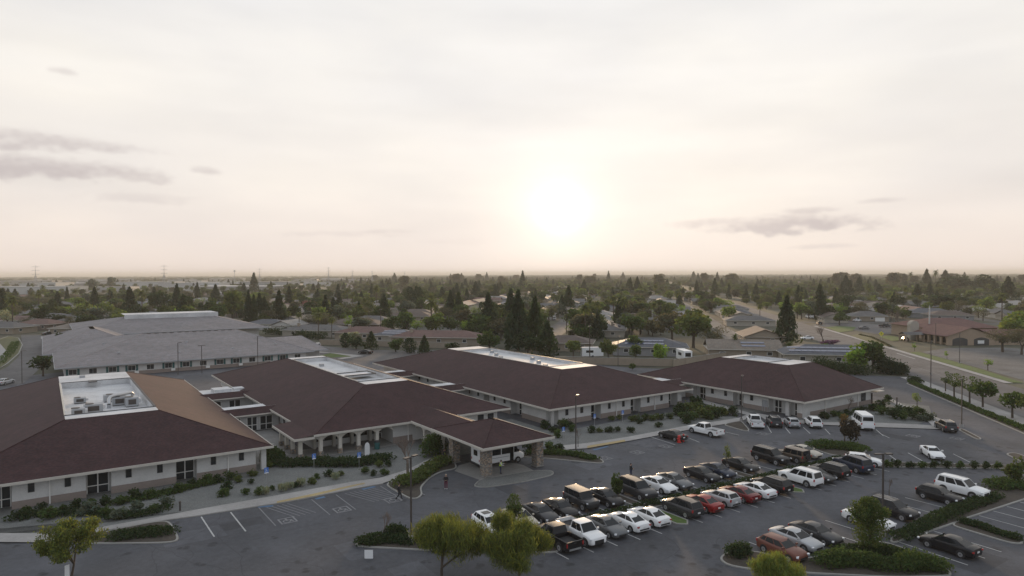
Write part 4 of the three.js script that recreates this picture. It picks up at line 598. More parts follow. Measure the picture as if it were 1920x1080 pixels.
// neighbourhood cars
const streetCars = [['sedan', 'grey', [298.8,-158.9], -20, 'grey sedan crossing on the side street'], ['pickup', 'charcoal', [316.3,-158.5], -15, 'dark pickup on the side street'], ['sedan', 'white', [343.5,-186.2], -10, 'white sedan parked on the lawn side of the side street'], ['suv', 'black', [306.7,-184.8], 45, 'dark suv driving away on the main road'], ['sedan', 'black', [259.8,-123.0], 40, 'black car under the portico of the church'], ['sedan', 'white', [235.2,-146.5], 150, 'white car parked beyond the solar roof'], ['van', 'white', [348.7,-215.9], 60, 'white van parked on the main road far off'], ['sedan', 'white', [219.6,-461.0], -20, 'white sedan parked in front of the brown house'], ['sedan', 'black', [140.1,-340.4], -30, 'dark sedan parked in a driveway'], ['suv', 'white', [228.1,-290.2], 50, 'white suv on the sunlit street'], ['sedan', 'red', [249.1,-285.9], 45, 'red car parked along the sunlit street'], ['sedan', 'charcoal', [200.1,-239.1], 45, 'dark car parked along the sunlit street nearest the wall'], ['sedan', 'white', [2.6,-451.7], 20, 'white car by the hedge at the far left'], ['pickup', 'white', [3.6,-361.8], 70, 'white pickup by the path at the far left'], ['sedan', 'charcoal', [1.5,-344.5], 40, 'dark sedan by the path at the far left']];
for (const [ty, co, p, h, l] of streetCars) car(ty, co, p[0], -p[1], h, l, { y: 0.07, group: 'cars among the houses' });
// shuttle bus under the canopy
{
  const t = thing('shuttle_bus', 'white shuttle bus with dark windows under the entrance canopy', 'bus', [48.7, 0.06, -74.4], -2 * R);
  part(t, 'body', join([bx(-3.1, 2.1, 0.5, 2.95, -1.15, 1.12), bx(-3.0, 2.25, 2.95, 3.1, -1.0, 1.0)]), M.white); part(t, 'cab', loftBody([[1.9, 0.4, 1.5, 0.98], [2.6, 0.4, 1.42, 0.98], [3.3, 0.42, 1.3, 0.94], [3.75, 0.46, 1.12, 0.86], [3.85, 0.5, 0.9, 0.78]]), M.white);
  part(t, 'cab_roof', quads([[[2.0, 2.95, 1.05], [2.0, 2.95, -1.05], [2.55, 2.2, -0.95], [2.55, 2.2, 0.95]]]), M.white); part(t, 'windshield', quads([[[2.56, 2.2, 0.93], [2.56, 2.2, -0.93], [2.98, 1.4, -0.95], [2.98, 1.4, 0.95]]]), M.carGlass);
  for (const s of [-1, 1]) { for (let i = 0; i < 3; i++) part(t, 'side_window', bx(-2.7 + i * 1.45, -1.4 + i * 1.45, 1.45, 2.5, s * (s > 0 ? 1.122 : 1.152), s * (s > 0 ? 1.14 : 1.17)), M.carGlass); part(t, 'cab_window', quads([[[2.12, 1.42, s * 1.0], [2.9, 1.42, s * 0.97], [2.5, 2.18, s * 0.95], [2.12, 2.3, s * 1.0]]]), M.carGlass); part(t, 'mirror', box(0.08, 0.35, 0.22, 2.75, 1.5, s * 1.25), M.black); part(t, 'headlight', box(0.1, 0.2, 0.26, 3.8, 0.86, s * 0.62), M.headlight); part(t, 'taillight', box(0.05, 0.3, 0.12, -3.11, 0.9, s * 0.98), M.taillight); }
  part(t, 'rear_window', bx(-3.125, -3.102, 1.55, 2.25, -0.45, 0.5), M.carGlass); part(t, 'door', bx(1.45, 2.0, 0.5, 2.5, 1.122, 1.15), M.carGlass); part(t, 'bumper', bx(-3.3, -3.12, 0.4, 0.62, -1.1, 1.1), M.black); part(t, 'skirt', bx(-3.05, 2.0, 0.42, 0.56, -1.08, 1.08), M.black);
  part(t, 'grille', bx(3.82, 3.88, 0.6, 0.95, -0.4, 0.4), M.black); part(t, 'stripe', bx(-2.9, 1.3, 1.05, 1.12, 1.122, 1.128), M.greyMetal);
  for (const x of [-1.7, 2.75]) for (const s of [-1, 1]) { const w = part(t, 'wheel', new THREE.CylinderGeometry(0.4, 0.4, 0.26, 18).rotateX(Math.PI / 2), M.tyre); w.position.set(x, 0.4, s * 0.98); part(w, 'rim', new THREE.CylinderGeometry(0.22, 0.22, 0.27, 14).rotateX(Math.PI / 2), M.rim); }
}

// =====================================================================  STREET FURNITURE, SIGNS, PEOPLE
function lampPole(u, v, label, h = 7.8, heads = 2, turn = 0, baseH = 0.75) {
  const t = thing('lamp_post', label, 'lamp post', [u, 0.03, -v], turn, 'car park lamp posts');
  if (baseH) part(t, 'footing', cyl(0.30, 0.28, baseH, 0, 0, 0, 14), M.concrete);
  part(t, 'pole', box(0.13, h - baseH, 0.13, 0, baseH, 0), M.darkMetal); part(t, 'base_plate', box(0.34, 0.05, 0.34, 0, baseH, 0), M.darkMetal);
  for (let i = 0; i < heads; i++) { const s = i ? -1 : 1; const hd = part(t, 'lamp_head', box(0.62, 0.12, 0.36, s * 0.55, h - 0.06, 0), M.darkMetal); part(hd, 'lens', box(0.46, 0.03, 0.28, s * 0.55, h - 0.09, 0), M.plate); part(t, 'arm', box(0.28, 0.06, 0.06, s * 0.14, h - 0.03, 0), M.darkMetal); }
}
lampPole(27.9, 57.1, 'tall brown lamp post on a concrete footing at the long planted island', 8.0, 2, 20 * R);
lampPole(61.9, 73.9, 'lamp post beside the walk in front of the long block', 7.7, 1, 0.4, 0);
{ const [a, b] = [65.3,-32.8]; lampPole(a, -b, 'lamp post rising from the right parking row', 7.8, 2, -0.5); }
lampPole(155.3, 68.2, 'lamp post on the tree verge nearest the driveway mouth', 7.7, 1, 0.8, 0.5);
lampPole(121.8, 48.8, 'lamp post on the narrow finger by the drive', 7.7, 1, 0.8, 0.5);
lampPole(96.4, 71.9, 'lamp post at the small kerbed corner', 7.7, 1, 0.4, 0.5);
lampPole(-4.3, 194, 'lamp post by the access road at the left', 7.5, 1, 0.2, 0); lampPole(27.6, 187.5, 'lamp post in front of the beige roofed building left of its middle', 8.0, 1, 0.2, 0); lampPole(33.0, 187.0, 'two headed lamp post in front of the beige roofed building', 7.0, 2, 0.2, 0); lampPole(46.8, 187.2, 'lamp post in front of the right half of the beige roofed building', 8.6, 1, 0.2, 0);
{ const [a, b] = [251.9,-109.2]; lampPole(a, -b, 'slim lamp post in front of the church arches', 7.5, 1, 0.2, 0); }
lampPole(127.6, 134.6, 'lamp post by the rear boundary wall', 8.0, 1, 0.2, 0); lampPole(178.2, 78.3, 'lamp post on the lawn strip of the church car park', 8.2, 1, 0.2, 0.4); lampPole(206.7, 83.5, 'lamp post in the church car park', 8.2, 1, 0.2, 0.4);
function sign(u, v, label, m = M.blueSign, h = 2.0, turn = 0) {
  const t = thing('parking_sign', label, 'sign', [u, 0.07, -v], turn, 'disabled parking signs'); part(t, 'post', cyl(0.03, 0.03, h, 0, 0, 0, 8), M.steel);
  const p = part(t, 'plate', box(0.5, 0.7, 0.02, 0, h - 0.75, 0.04), m); part(p, 'wheelchair_symbol', join([new THREE.RingGeometry(0.08, 0.115, 14).translate(-0.02, h - 0.52, 0.053), new THREE.CircleGeometry(0.04, 10).translate(-0.04, h - 0.22, 0.053), new THREE.PlaneGeometry(0.05, 0.18).translate(-0.04, h - 0.36, 0.053), new THREE.PlaneGeometry(0.15, 0.04).translate(0.03, h - 0.43, 0.053)]), M.white); part(p, 'lower_panel', box(0.46, 0.1, 0.01, 0, h - 0.74, 0.053), M.white);
}
sign(21.6, 83.0, 'blue disabled parking sign at the corner of the left block'); sign(28.3, 85.9, 'blue disabled parking sign before the arcade corner'); sign(33.3, 83.2, 'blue disabled parking sign in the middle of the arcade bed');
sign(74.0, 83.6, 'blue disabled parking sign before the long block'); sign(63.9, 79.2, 'blue disabled parking sign near the canopy end of the long block'); sign(79.9, 83.2, 'blue disabled parking sign farthest along the long block');
{ const t = thing('bollard_light', 'short dark bollard light beside the front walk', 'bollard', [11.6, 0.07, -78.8]); part(t, 'post', cyl(0.09, 0.09, 0.85, 0, 0, 0, 10), M.darkMetal); part(t, 'cap', cyl(0.12, 0.10, 0.15, 0, 0.85, 0, 10), M.darkMetal); }
{ const t = thing('bollard_light', 'short dark bollard light at the corner of the far block', 'bollard', [[130.2,-63.0][0], 0.07, [130.2,-63.0][1]]); part(t, 'post', cyl(0.12, 0.12, 1.6, 0, 0, 0, 10), M.darkMetal); part(t, 'cap', cyl(0.16, 0.14, 0.2, 0, 1.6, 0, 10), M.darkMetal); }
{ const t = thing('fire_hydrant', 'red fire hydrant assembly beside the black sedan', 'hydrant', [76.9, 0.05, -68.2]); part(t, 'barrel', cyl(0.22, 0.2, 0.9, 0, 0, 0, 12), M.red); part(t, 'bonnet', new THREE.SphereGeometry(0.22, 12, 6, 0, Math.PI * 2, 0, Math.PI / 2).translate(0, 0.9, 0), M.red); part(t, 'flange', cyl(0.32, 0.32, 0.08, 0, 0, 0, 12), M.red); for (const s of [-1, 1]) part(t, 'nozzle', new THREE.CylinderGeometry(0.1, 0.1, 0.2, 10).rotateZ(Math.PI / 2).translate(s * 0.28, 0.6, 0), M.red); part(t, 'valve_post', cyl(0.12, 0.12, 1.15, 0.85, 0, 0.1, 10), M.red); part(t, 'pipe', bx(0, 0.85, 0.18, 0.34, -0.08, 0.1), M.red); }
{ const t = thing('litter_bin', 'dark round litter bin inside the arcade', 'bin', [38.9, 0.09, -90.4]); part(t, 'drum', cyl(0.36, 0.4, 1.0, 0, 0, 0, 16), M.teal); part(t, 'lid', cyl(0.42, 0.3, 0.18, 0, 1.0, 0, 16), M.black); }
{ const t = thing('upright_sign', 'white oval topped sign standing in front of the arcade', 'sign', [36.4, 0.08, -88.0]); const s = new THREE.Shape(); s.moveTo(-0.35, 0.1); s.lineTo(0.35, 0.1); s.lineTo(0.35, 1.2); s.quadraticCurveTo(0.35, 1.75, 0, 1.8); s.quadraticCurveTo(-0.35, 1.75, -0.35, 1.2); s.lineTo(-0.35, 0.1); part(t, 'panel', new THREE.ExtrudeGeometry(s, { depth: 0.06, bevelEnabled: false }), M.plate); part(t, 'foot', box(0.8, 0.1, 0.4, 0, 0, 0.03), M.greyMetal); }
{ const t = thing('notice_board', 'plain white square board standing on the asphalt by the long island', 'board', [23.2, 0.03, -55.9], -34.6 * R); part(t, 'panel', box(0.74, 0.74, 0.03, 0, 0.04, 0), M.white); part(t, 'stand', join([box(0.05, 0.7, 0.05, -0.3, 0, -0.06), box(0.05, 0.7, 0.05, 0.3, 0, -0.06), box(0.66, 0.04, 0.3, 0, 0, -0.14)]), M.greyMetal); }
{ const [a, b] = [252.9,-128.1]; const t = thing('crossing_sign', 'bright yellow diamond warning sign beside the main road', 'sign', [a, 0.05, b], -50 * R); part(t, 'post', cyl(0.05, 0.05, 2.2, 0, 0, 0, 8), M.steel); const p = part(t, 'plate', new THREE.BoxGeometry(1.25, 1.25, 0.03).rotateZ(Math.PI / 4).translate(0, 2.6, 0.05), M.yellow); part(p, 'symbol', join([new THREE.CircleGeometry(0.1, 8).translate(0, 2.95, 0.075), new THREE.PlaneGeometry(0.2, 0.5).translate(0, 2.55, 0.075)]), M.black); }

// ---------- people: one continuous body from a distance field, clothes and hair as children
function field(res, lo, hi, f) {
  const size = Math.max(hi[0] - lo[0], hi[1] - lo[1], hi[2] - lo[2]) / 2, c = [(lo[0] + hi[0]) / 2, (lo[1] + hi[1]) / 2, (lo[2] + hi[2]) / 2];
  const mc = new MarchingCubes(res, new THREE.MeshBasicMaterial(), false, false, 60000); mc.isolation = 0; const n = mc.size, hf = n / 2;
  for (let k = 0; k < n; k++) for (let j = 0; j < n; j++) for (let i = 0; i < n; i++) mc.field[i + j * n + k * n * n] = -f(c[0] + (i - hf) / hf * size, c[1] + (j - hf) / hf * size, c[2] + (k - hf) / hf * size);
  mc.update(); const g = new THREE.BufferGeometry(); g.setAttribute('position', new THREE.BufferAttribute(mc.positionArray.slice(0, mc.count * 3), 3)); g.scale(size, size, size); g.translate(...c); g.computeVertexNormals(); return g;
}
const cap = (p, a, b, r0, r1) => { const dx = b[0] - a[0], dy = b[1] - a[1], dz = b[2] - a[2], L = dx * dx + dy * dy + dz * dz; let t = L ? ((p[0] - a[0]) * dx + (p[1] - a[1]) * dy + (p[2] - a[2]) * dz) / L : 0; t = Math.max(0, Math.min(1, t)); return Math.hypot(p[0] - a[0] - dx * t, p[1] - a[1] - dy * t, p[2] - a[2] - dz * t) - (r0 + (r1 - r0) * t); };
const smin = (a, b, k) => { const h = Math.max(0, k - Math.abs(a - b)) / k; return Math.min(a, b) - h * h * k * 0.25; };
const skin = mat([0.36, 0.22, 0.15], 0.7);
function person(u, v, turn, label, pose, col, y = 0.05) {
  const t = thing('person', label, 'person', [u, y, -v], turn);
  const J = { neck: [0, 1.46, 0], chest: [0, 1.28, 0.01], waist: [0, 1.05, 0], hip: [0, 0.92, 0], hl: [0.10, 0.90, 0], hr: [-0.10, 0.90, 0], kl: [0.11, 0.48, 0.03], kr: [-0.11, 0.48, 0.03], al: [0.11, 0.08, 0], ar: [-0.11, 0.08, 0], sl: [0.19, 1.40, 0], sr: [-0.19, 1.40, 0], el: [0.26, 1.12, 0.0], er: [-0.26, 1.12, 0.0], wl: [0.27, 0.87, 0.08], wr: [-0.27, 0.87, 0.08], head: [0, 1.62, 0.02], ...pose };
  const foot = (a) => [a[0], 0.04, a[2] + 0.15];
  const torso = (p, g = 0) => smin(smin(cap(p, [J.sl[0] * 0.75, J.sl[1] - 0.04, J.sl[2]], [J.sr[0] * 0.75, J.sr[1] - 0.04, J.sr[2]], 0.085 + g, 0.085 + g), cap(p, J.chest, J.waist, 0.135 + g, 0.12 + g), 0.12), cap(p, J.waist, J.hip, 0.12 + g, 0.135 + g), 0.08);
  const legs = (p, g = 0) => smin(smin(cap(p, J.hl, J.kl, 0.088 + g, 0.06 + g), cap(p, J.kl, J.al, 0.058 + g, 0.042 + g), 0.03), smin(cap(p, J.hr, J.kr, 0.088 + g, 0.06 + g), cap(p, J.kr, J.ar, 0.058 + g, 0.042 + g), 0.03), 0.03);
  const arm = (p, s, e, w, g = 0) => smin(cap(p, s, e, 0.052 + g, 0.042 + g), cap(p, e, w, 0.04 + g, 0.03 + g), 0.02);
  const head = (p) => smin(cap(p, [J.head[0], J.head[1] + 0.03, J.head[2] - 0.01], [J.head[0], J.head[1] - 0.05, J.head[2] + 0.02], 0.092, 0.07), cap(p, J.neck, [J.head[0], J.head[1] - 0.06, J.head[2]], 0.055, 0.05), 0.03);
  const all = (p) => smin(smin(smin(torso(p), legs(p), 0.06), smin(arm(p, J.sl, J.el, J.wl), arm(p, J.sr, J.er, J.wr), 0.02), 0.05), head(p), 0.03);
  const feet = (p) => Math.min(cap(p, [J.al[0], 0.05, J.al[2] - 0.03], foot(J.al), 0.05, 0.042), cap(p, [J.ar[0], 0.05, J.ar[2] - 0.03], foot(J.ar), 0.05, 0.042));
  const lo = [-0.95, -0.05, -0.95], hi = [0.95, 1.85, 0.95];
  const hand = (w, e, s) => { const d = new THREE.Vector3(w[0] - e[0], w[1] - e[1], w[2] - e[2]).normalize(), q = (k, o, a) => [w[0] + d.x * k + o, w[1] + d.y * k + a * 0.2, w[2] + d.z * k + a], out = [tubeBetween(q(-0.02, 0, 0), q(0.09, 0, 0.012), 0.033, 0.036, 7)]; [-0.03, -0.01, 0.01, 0.03].forEach((z, i) => out.push(tubeBetween(q(0.08, 0, z), q(0.13 + 0.012 * (i === 1 || i === 2), -s * 0.015, z), 0.010, 0.009, 5), tubeBetween(q(0.13, -s * 0.015, z), q(0.165, -s * 0.035, z), 0.009, 0.008, 5))); out.push(tubeBetween(q(0.02, -s * 0.02, 0.03), q(0.085, -s * 0.03, 0.062), 0.011, 0.009, 5)); return out; };
  const hx = J.head; const face = [[0.03, 0.012], [-0.03, 0.012]].map(([x, yy]) => new THREE.SphereGeometry(0.011, 6, 5).translate(hx[0] + x, hx[1] + yy, hx[2] + 0.083)), nose = tubeBetween([hx[0], hx[1] + 0.0, hx[2] + 0.085], [hx[0], hx[1] - 0.03, hx[2] + 0.105], 0.008, 0.014, 5), ears = [-1, 1].map((s) => new THREE.SphereGeometry(0.022, 6, 5).scale(0.5, 1.2, 0.8).translate(hx[0] + s * 0.092, hx[1], hx[2]));
  part(t, 'body', join([field(76, lo, hi, (x, yy, z) => all([x, yy, z])), nose, ...ears, ...hand(J.wl, J.el, 1), ...hand(J.wr, J.er, -1)]), skin);
  part(t, 'eyes', join(face), M.black); part(t, 'mouth', box(0.045, 0.01, 0.01, hx[0], hx[1] - 0.06, hx[2] + 0.088), M.red);
  part(t, 'hair', field(44, [hx[0] - 0.2, hx[1] - 0.25, hx[2] - 0.2], [hx[0] + 0.2, hx[1] + 0.15, hx[2] + 0.2], (x, yy, z) => { const c = cap([x, yy, z], [hx[0], hx[1] + 0.035, hx[2] - 0.02], [hx[0], hx[1] - (col.long ? 0.14 : 0.02), hx[2] - 0.035], 0.108, 0.085); return Math.max(c, (z - hx[2] - 0.03) - (yy - hx[1] - 0.03) * 1.2); }), col.hair);
  part(t, 'trousers', field(64, lo, hi, (x, yy, z) => Math.max(smin(legs([x, yy, z], 0.016), cap([x, yy, z], J.waist, J.hip, 0.125, 0.15), 0.06), yy - 1.02, 0.09 - yy)), col.legs);
  part(t, 'top', field(70, lo, hi, (x, yy, z) => { const p = [x, yy, z]; return Math.max(smin(torso(p, 0.02), smin(arm(p, J.sl, J.el, J.wl, 0.014), arm(p, J.sr, J.er, J.wr, 0.014), 0.02), 0.05), 0.86 - yy, yy - 1.45); }), col.top);
  if (col.vest) part(t, 'vest', field(64, lo, hi, (x, yy, z) => Math.max(torso([x, yy, z], 0.034), 0.95 - yy, yy - 1.42, Math.abs(x) - 0.19)), col.vest);
  part(t, 'shoes', field(64, lo, hi, (x, yy, z) => Math.max(feet([x, yy, z]), -yy)), col.shoes || M.black);
  return t;
}
const cloth = { dark: mat([0.02, 0.02, 0.023], 0.9), plum: mat([0.12, 0.03, 0.05], 0.9), white: mat([0.6, 0.6, 0.58], 0.9), grey: mat([0.2, 0.2, 0.2], 0.9), vest: mat([0.45, 0.62, 0.05], 0.7), navy: mat([0.03, 0.04, 0.08], 0.9), blondHair: mat([0.42, 0.36, 0.27], 0.8), darkHair: mat([0.03, 0.022, 0.018], 0.8) };
const stride = { kl: [0.11, 0.50, 0.22], al: [0.11, 0.09, 0.26], kr: [-0.11, 0.50, 0.0], ar: [-0.11, 0.12, -0.32], el: [0.26, 1.14, -0.14], wl: [0.25, 0.92, -0.16], er: [-0.26, 1.13, 0.12], wr: [-0.24, 0.93, 0.28] };
const holding = { el: [0.25, 1.12, 0.06], wl: [0.10, 1.10, 0.26], er: [-0.25, 1.12, 0.06], wr: [-0.10, 1.08, 0.26] };
const reach = { el: [0.30, 1.20, 0.20], wl: [0.28, 1.18, 0.45], er: [-0.28, 1.16, 0.14], wr: [-0.22, 1.10, 0.40], chest: [0, 1.27, 0.06], head: [0, 1.58, 0.10] };
person(38.2, 69.0, -0.6, 'person in a dark jacket and plum trousers standing on the entrance drive', holding, { top: cloth.dark, legs: cloth.plum, hair: cloth.blondHair, shoes: cloth.white, long: true });
person(32.2, 68.9, 1.1, 'person in black walking past the planted island by the drive', stride, { top: cloth.dark, legs: cloth.dark, hair: cloth.darkHair });
person(46.6, 70.2, 0.9, 'person in a bright vest beside the shuttle bus door', reach, { top: cloth.white, legs: cloth.navy, hair: cloth.darkHair, vest: cloth.vest }, 0.13);
person(43.6, 79.2, 0.2, 'person in dark clothes standing behind the bus under the covered way', holding, { top: cloth.dark, legs: cloth.dark, hair: cloth.darkHair });
person(58.9, 59.9, 0.5, 'person in dark clothes standing behind the white sedan in the upper row', holding, { top: cloth.dark, legs: cloth.navy, hair: cloth.darkHair });
{ const [a, b] = [179.3,-85.0]; person(a, -b, 2.2, 'person in dark clothes walking on the pavement by the ivy hedge', stride, { top: cloth.dark, legs: cloth.dark, hair: cloth.darkHair }, 0.1); }

// =====================================================================  PLANTS
function leafCloud(points, rnd, size, o = {}) {   // points: [x,y,z]; one small two-triangle leaf clump each
  const n = points.length, pos = new Float32Array(n * 18), nor = new Float32Array(n * 18), col = new Float32Array(n * 18), cr = rng(n + 17); let k = 0; const a = new THREE.Vector3(), b = new THREE.Vector3(), c = new THREE.Vector3();
  for (const p of points) {
    const s = size * (0.6 + rnd() * 0.8), st = o.stretch || 1;
    a.set(rnd() - 0.5, (rnd() - 0.5) * (o.flat || 1), rnd() - 0.5).normalize(); if (o.droop) { a.set((rnd() - 0.5) * 0.9, -1 + rnd() * (o.droop), (rnd() - 0.5) * 0.9).normalize(); } if (o.out && p[3]) { a.lerp(p[3], 0.6).normalize(); }
    b.set(rnd() - 0.5, rnd() - 0.5, rnd() - 0.5).cross(a).normalize(); c.copy(b).cross(a);
    const ax = a.x * s * st, ay = a.y * s * st, az = a.z * s * st, w = s * (o.thin || 0.8), bx_ = b.x * w, by = b.y * w, bz = b.z * w;
    const P = [[-0.5 * ax, -0.5 * ay, -0.5 * az], [0.5 * bx_, 0.5 * by, 0.5 * bz], [0.5 * ax, 0.5 * ay, 0.5 * az], [-0.5 * bx_, -0.5 * by, -0.5 * bz]];
    const v = (p[4] || 1) * (0.7 + cr() * 0.55), hue = cr() * 0.3; for (const i of [0, 1, 2, 0, 2, 3]) { col[k] = v * (0.78 + hue); col[k + 1] = v; col[k + 2] = v * (1.05 - hue * 0.8); pos[k] = p[0] + P[i][0]; nor[k] = c.x; pos[k + 1] = p[1] + P[i][1]; nor[k + 1] = c.y; pos[k + 2] = p[2] + P[i][2]; nor[k + 2] = c.z; k += 3; }
  }
  const g = new THREE.BufferGeometry(); g.setAttribute('position', new THREE.BufferAttribute(pos, 3)); g.setAttribute('normal', new THREE.BufferAttribute(nor, 3)); g.setAttribute('uv', new THREE.BufferAttribute(new Float32Array(n * 12), 2)); g.setAttribute('color', new THREE.BufferAttribute(col, 3)); return g;
}
const inBall = (r) => { for (;;) { const x = r() * 2 - 1, y = r() * 2 - 1, z = r() * 2 - 1, d = x * x + y * y + z * z; if (d < 1) return [x, y, z, d]; } };
function lobes(r, n, spread = 1) { const L = []; for (let i = 0; i < n; i++) { const [x, y, z] = inBall(r); L.push([x * 0.34 * spread, 0.5 + y * 0.33, z * 0.34 * spread, 0.13 + r() * 0.15, 0.78 + r() * 0.45]); } return L; }
// unit trees: height 1, crown about 1 wide; scaled per tree
function broadleaf(seed, n, leaf, o = {}) {
  const r = rng(seed), base = o.base ?? 0.22, L = lobes(r, o.lobes || 13, o.spread), pts = [];
  for (let i = 0; i < n; i++) { const l = L[Math.floor(r() * L.length)], [x, y, z, d] = inBall(r), f = d < 0.35 ? 1.25 : 1; pts.push([l[0] + x * l[3] * f, base + (l[1] + y * l[3] * 0.85 * f) * (1 - base), l[2] + z * l[3] * f, null, l[4]]); }
  const tr = [tubeBetween([0, -0.01, 0], [0.01, base + 0.12, 0], 0.035, 0.026, 7)]; for (let i = 0; i < 6; i++) { const l = L[i]; tr.push(tubeBetween([0.01, base + 0.08, 0], [l[0] * 0.85, base + l[1] * (1 - base) * 0.9, l[2] * 0.85], 0.018, 0.006, 5)); }
  return { crown: leafCloud(pts, r, leaf, o), trunk: join(tr) };
}
function conifer(seed, n, leaf, o = {}) {
  const r = rng(seed), pts = [], wob = [...Array(9)].map(() => 0.75 + r() * 0.5);
  for (let i = 0; i < n; i++) { const y = Math.pow(r(), 0.8), lay = Math.sin(y * (o.layers || 34)) * 0.1, rad = ((1 - Math.pow(y, 1.5)) * (o.w || 0.38) + 0.015) * (0.9 + lay), a = r() * Math.PI * 2, w = wob[Math.floor(a / 6.284 * 9) % 9], q = Math.sqrt(r()) * rad * w; pts.push([Math.cos(a) * q, 0.07 + y * 0.93 - q * 0.15, Math.sin(a) * q]); }
  return { crown: leafCloud(pts, r, leaf, { droop: 1.2, ...o }), trunk: join([tubeBetween([0, -0.01, 0], [0, 0.8, 0], 0.03, 0.006, 6)]) };
}
function columnTree(seed, n, leaf) { const r = rng(seed), pts = []; for (let i = 0; i < n; i++) { const y = r(), rad = Math.pow(Math.sin(Math.PI * Math.min(0.98, 0.12 + y * 0.86)), 0.6) * 0.42 * (0.85 + 0.3 * r()), a = r() * 6.283, q = Math.sqrt(r()) * rad; pts.push([Math.cos(a) * q, 0.05 + y * 0.95, Math.sin(a) * q]); } return { crown: leafCloud(pts, r, leaf, { droop: 1.0 }), trunk: join([tubeBetween([0, -0.01, 0], [0, 0.6, 0], 0.03, 0.01, 6)]) }; }
function bareTree(seed) {
  const r = rng(seed), g = []; const grow = (p, d, l, rad, dep) => { const e = [p[0] + d[0] * l, p[1] + d[1] * l, p[2] + d[2] * l]; g.push(tubeBetween(p, e, rad, rad * 0.62, dep > 2 ? 5 : 3)); if (!dep) return; const k = dep > 3 ? 3 : 3; for (let i = 0; i < k; i++) { const q = new THREE.Vector3(d[0] + (r() - 0.5) * 1.3, d[1] + (r() - 0.25) * 0.7, d[2] + (r() - 0.5) * 1.3).normalize(); grow(e, q.toArray(), l * (0.62 + r() * 0.2), rad * 0.6, dep - 1); } };
  grow([0, 0, 0], [0, 1, 0], 0.26, 0.03, 5); const all = join(g); return { crown: all, trunk: join([tubeBetween([0, -0.01, 0], [0, 0.27, 0], 0.034, 0.031, 7)]) };
}
function palm(seed, n = 26) {   // fronds arch from the top; unit height
  const r = rng(seed), tr = [], bend = (r() - 0.5) * 0.04; for (let i = 0; i < 5; i++) tr.push(tubeBetween([bend * i * 0.2, i * 0.17 - 0.01, 0], [bend * (i + 1) * 0.2, (i + 1) * 0.17, 0], 0.022 - i * 0.0012, 0.021 - i * 0.0012, 7));
  const q = []; for (let i = 0; i < n; i++) { const a = i * 2.4 + r() * 0.3, el = 0.95 - (i / n) * 1.7, len = 0.24 + r() * 0.06; let p = [bend, 0.85, 0], dir = [Math.cos(a) * Math.cos(el), Math.sin(el), Math.sin(a) * Math.cos(el)]; const sx = -Math.sin(a), sz = Math.cos(a); for (let k = 0; k < 4; k++) { const w0 = [0.02, 0.045, 0.04, 0.025][k], w1 = [0.045, 0.04, 0.025, 0.004][k], e = [p[0] + dir[0] * len / 4, p[1] + dir[1] * len / 4, p[2] + dir[2] * len / 4]; q.push([[p[0] - sx * w0, p[1] - 0.01, p[2] - sz * w0], [p[0], p[1], p[2]], [e[0], e[1], e[2]], [e[0] - sx * w1, e[1] - 0.01, e[2] - sz * w1]], [[p[0] + sx * w0, p[1] - 0.01, p[2] + sz * w0], [e[0] + sx * w1, e[1] - 0.01, e[2] + sz * w1], e, p]); p = e; dir = [dir[0], dir[1] - 0.34, dir[2]]; const m = Math.hypot(...dir); dir = dir.map((v) => v / m); } }
  const pg = quads(q), pc = new Float32Array(pg.attributes.position.count * 3), pr2 = rng(seed + 5); for (let i = 0; i < pc.length / 9; i++) { const v = 0.7 + pr2() * 0.6; for (let k = 0; k < 9; k++) pc[i * 9 + k] = v; } pg.setAttribute('color', new THREE.BufferAttribute(pc, 3)); return { crown: pg, trunk: join(tr) };
}
const L = { deep: leafMat([0.045, 0.066, 0.025]), mid: leafMat([0.08, 0.112, 0.032]), olive: leafMat([0.115, 0.135, 0.04]), spring: leafMat([0.19, 0.23, 0.055]), lime: leafMat([0.20, 0.29, 0.04]), yellow: leafMat([0.215, 0.215, 0.042]), rust: leafMat([0.17, 0.10, 0.04]), pale: leafMat([0.32, 0.31, 0.20]), pink: leafMat([0.34, 0.13, 0.12]), purple: leafMat([0.18, 0.08, 0.15]), pine: leafMat([0.036, 0.055, 0.026]), grey: leafMat([0.13, 0.145, 0.105]), maroon: leafMat([0.06, 0.045, 0.033]), twig: mat([0.16, 0.125, 0.105], 0.95), haze: leafMat([0.115, 0.105, 0.062]) };
const protos = {
  oak: [1, 2, 3, 4, 5].map((s) => broadleaf(s * 77, 900, 0.085, { lobes: 15 })), bushy: [1, 2, 3].map((s) => broadleaf(s * 131, 800, 0.10, { base: 0.08, lobes: 11 })), airy: [1, 2, 3, 4].map((s) => broadleaf(s * 53, 520, 0.055, { lobes: 10, base: 0.28 })),
  conifer: [1, 2, 3].map((s) => conifer(s * 19, 900, 0.10, { thin: 0.5, stretch: 1.3 })), cypress: [1, 2].map((s) => columnTree(s * 29, 800, 0.085)), palm: [1, 2, 3].map((s) => palm(s * 41)), bare: [1, 2, 3].map((s) => bareTree(s * 61)), twiggy: [1, 2, 3].map((s) => broadleaf(s * 97, 650, 0.13, { lobes: 12, thin: 0.10, stretch: 1.2 })),
};
const tr = rng(4242);
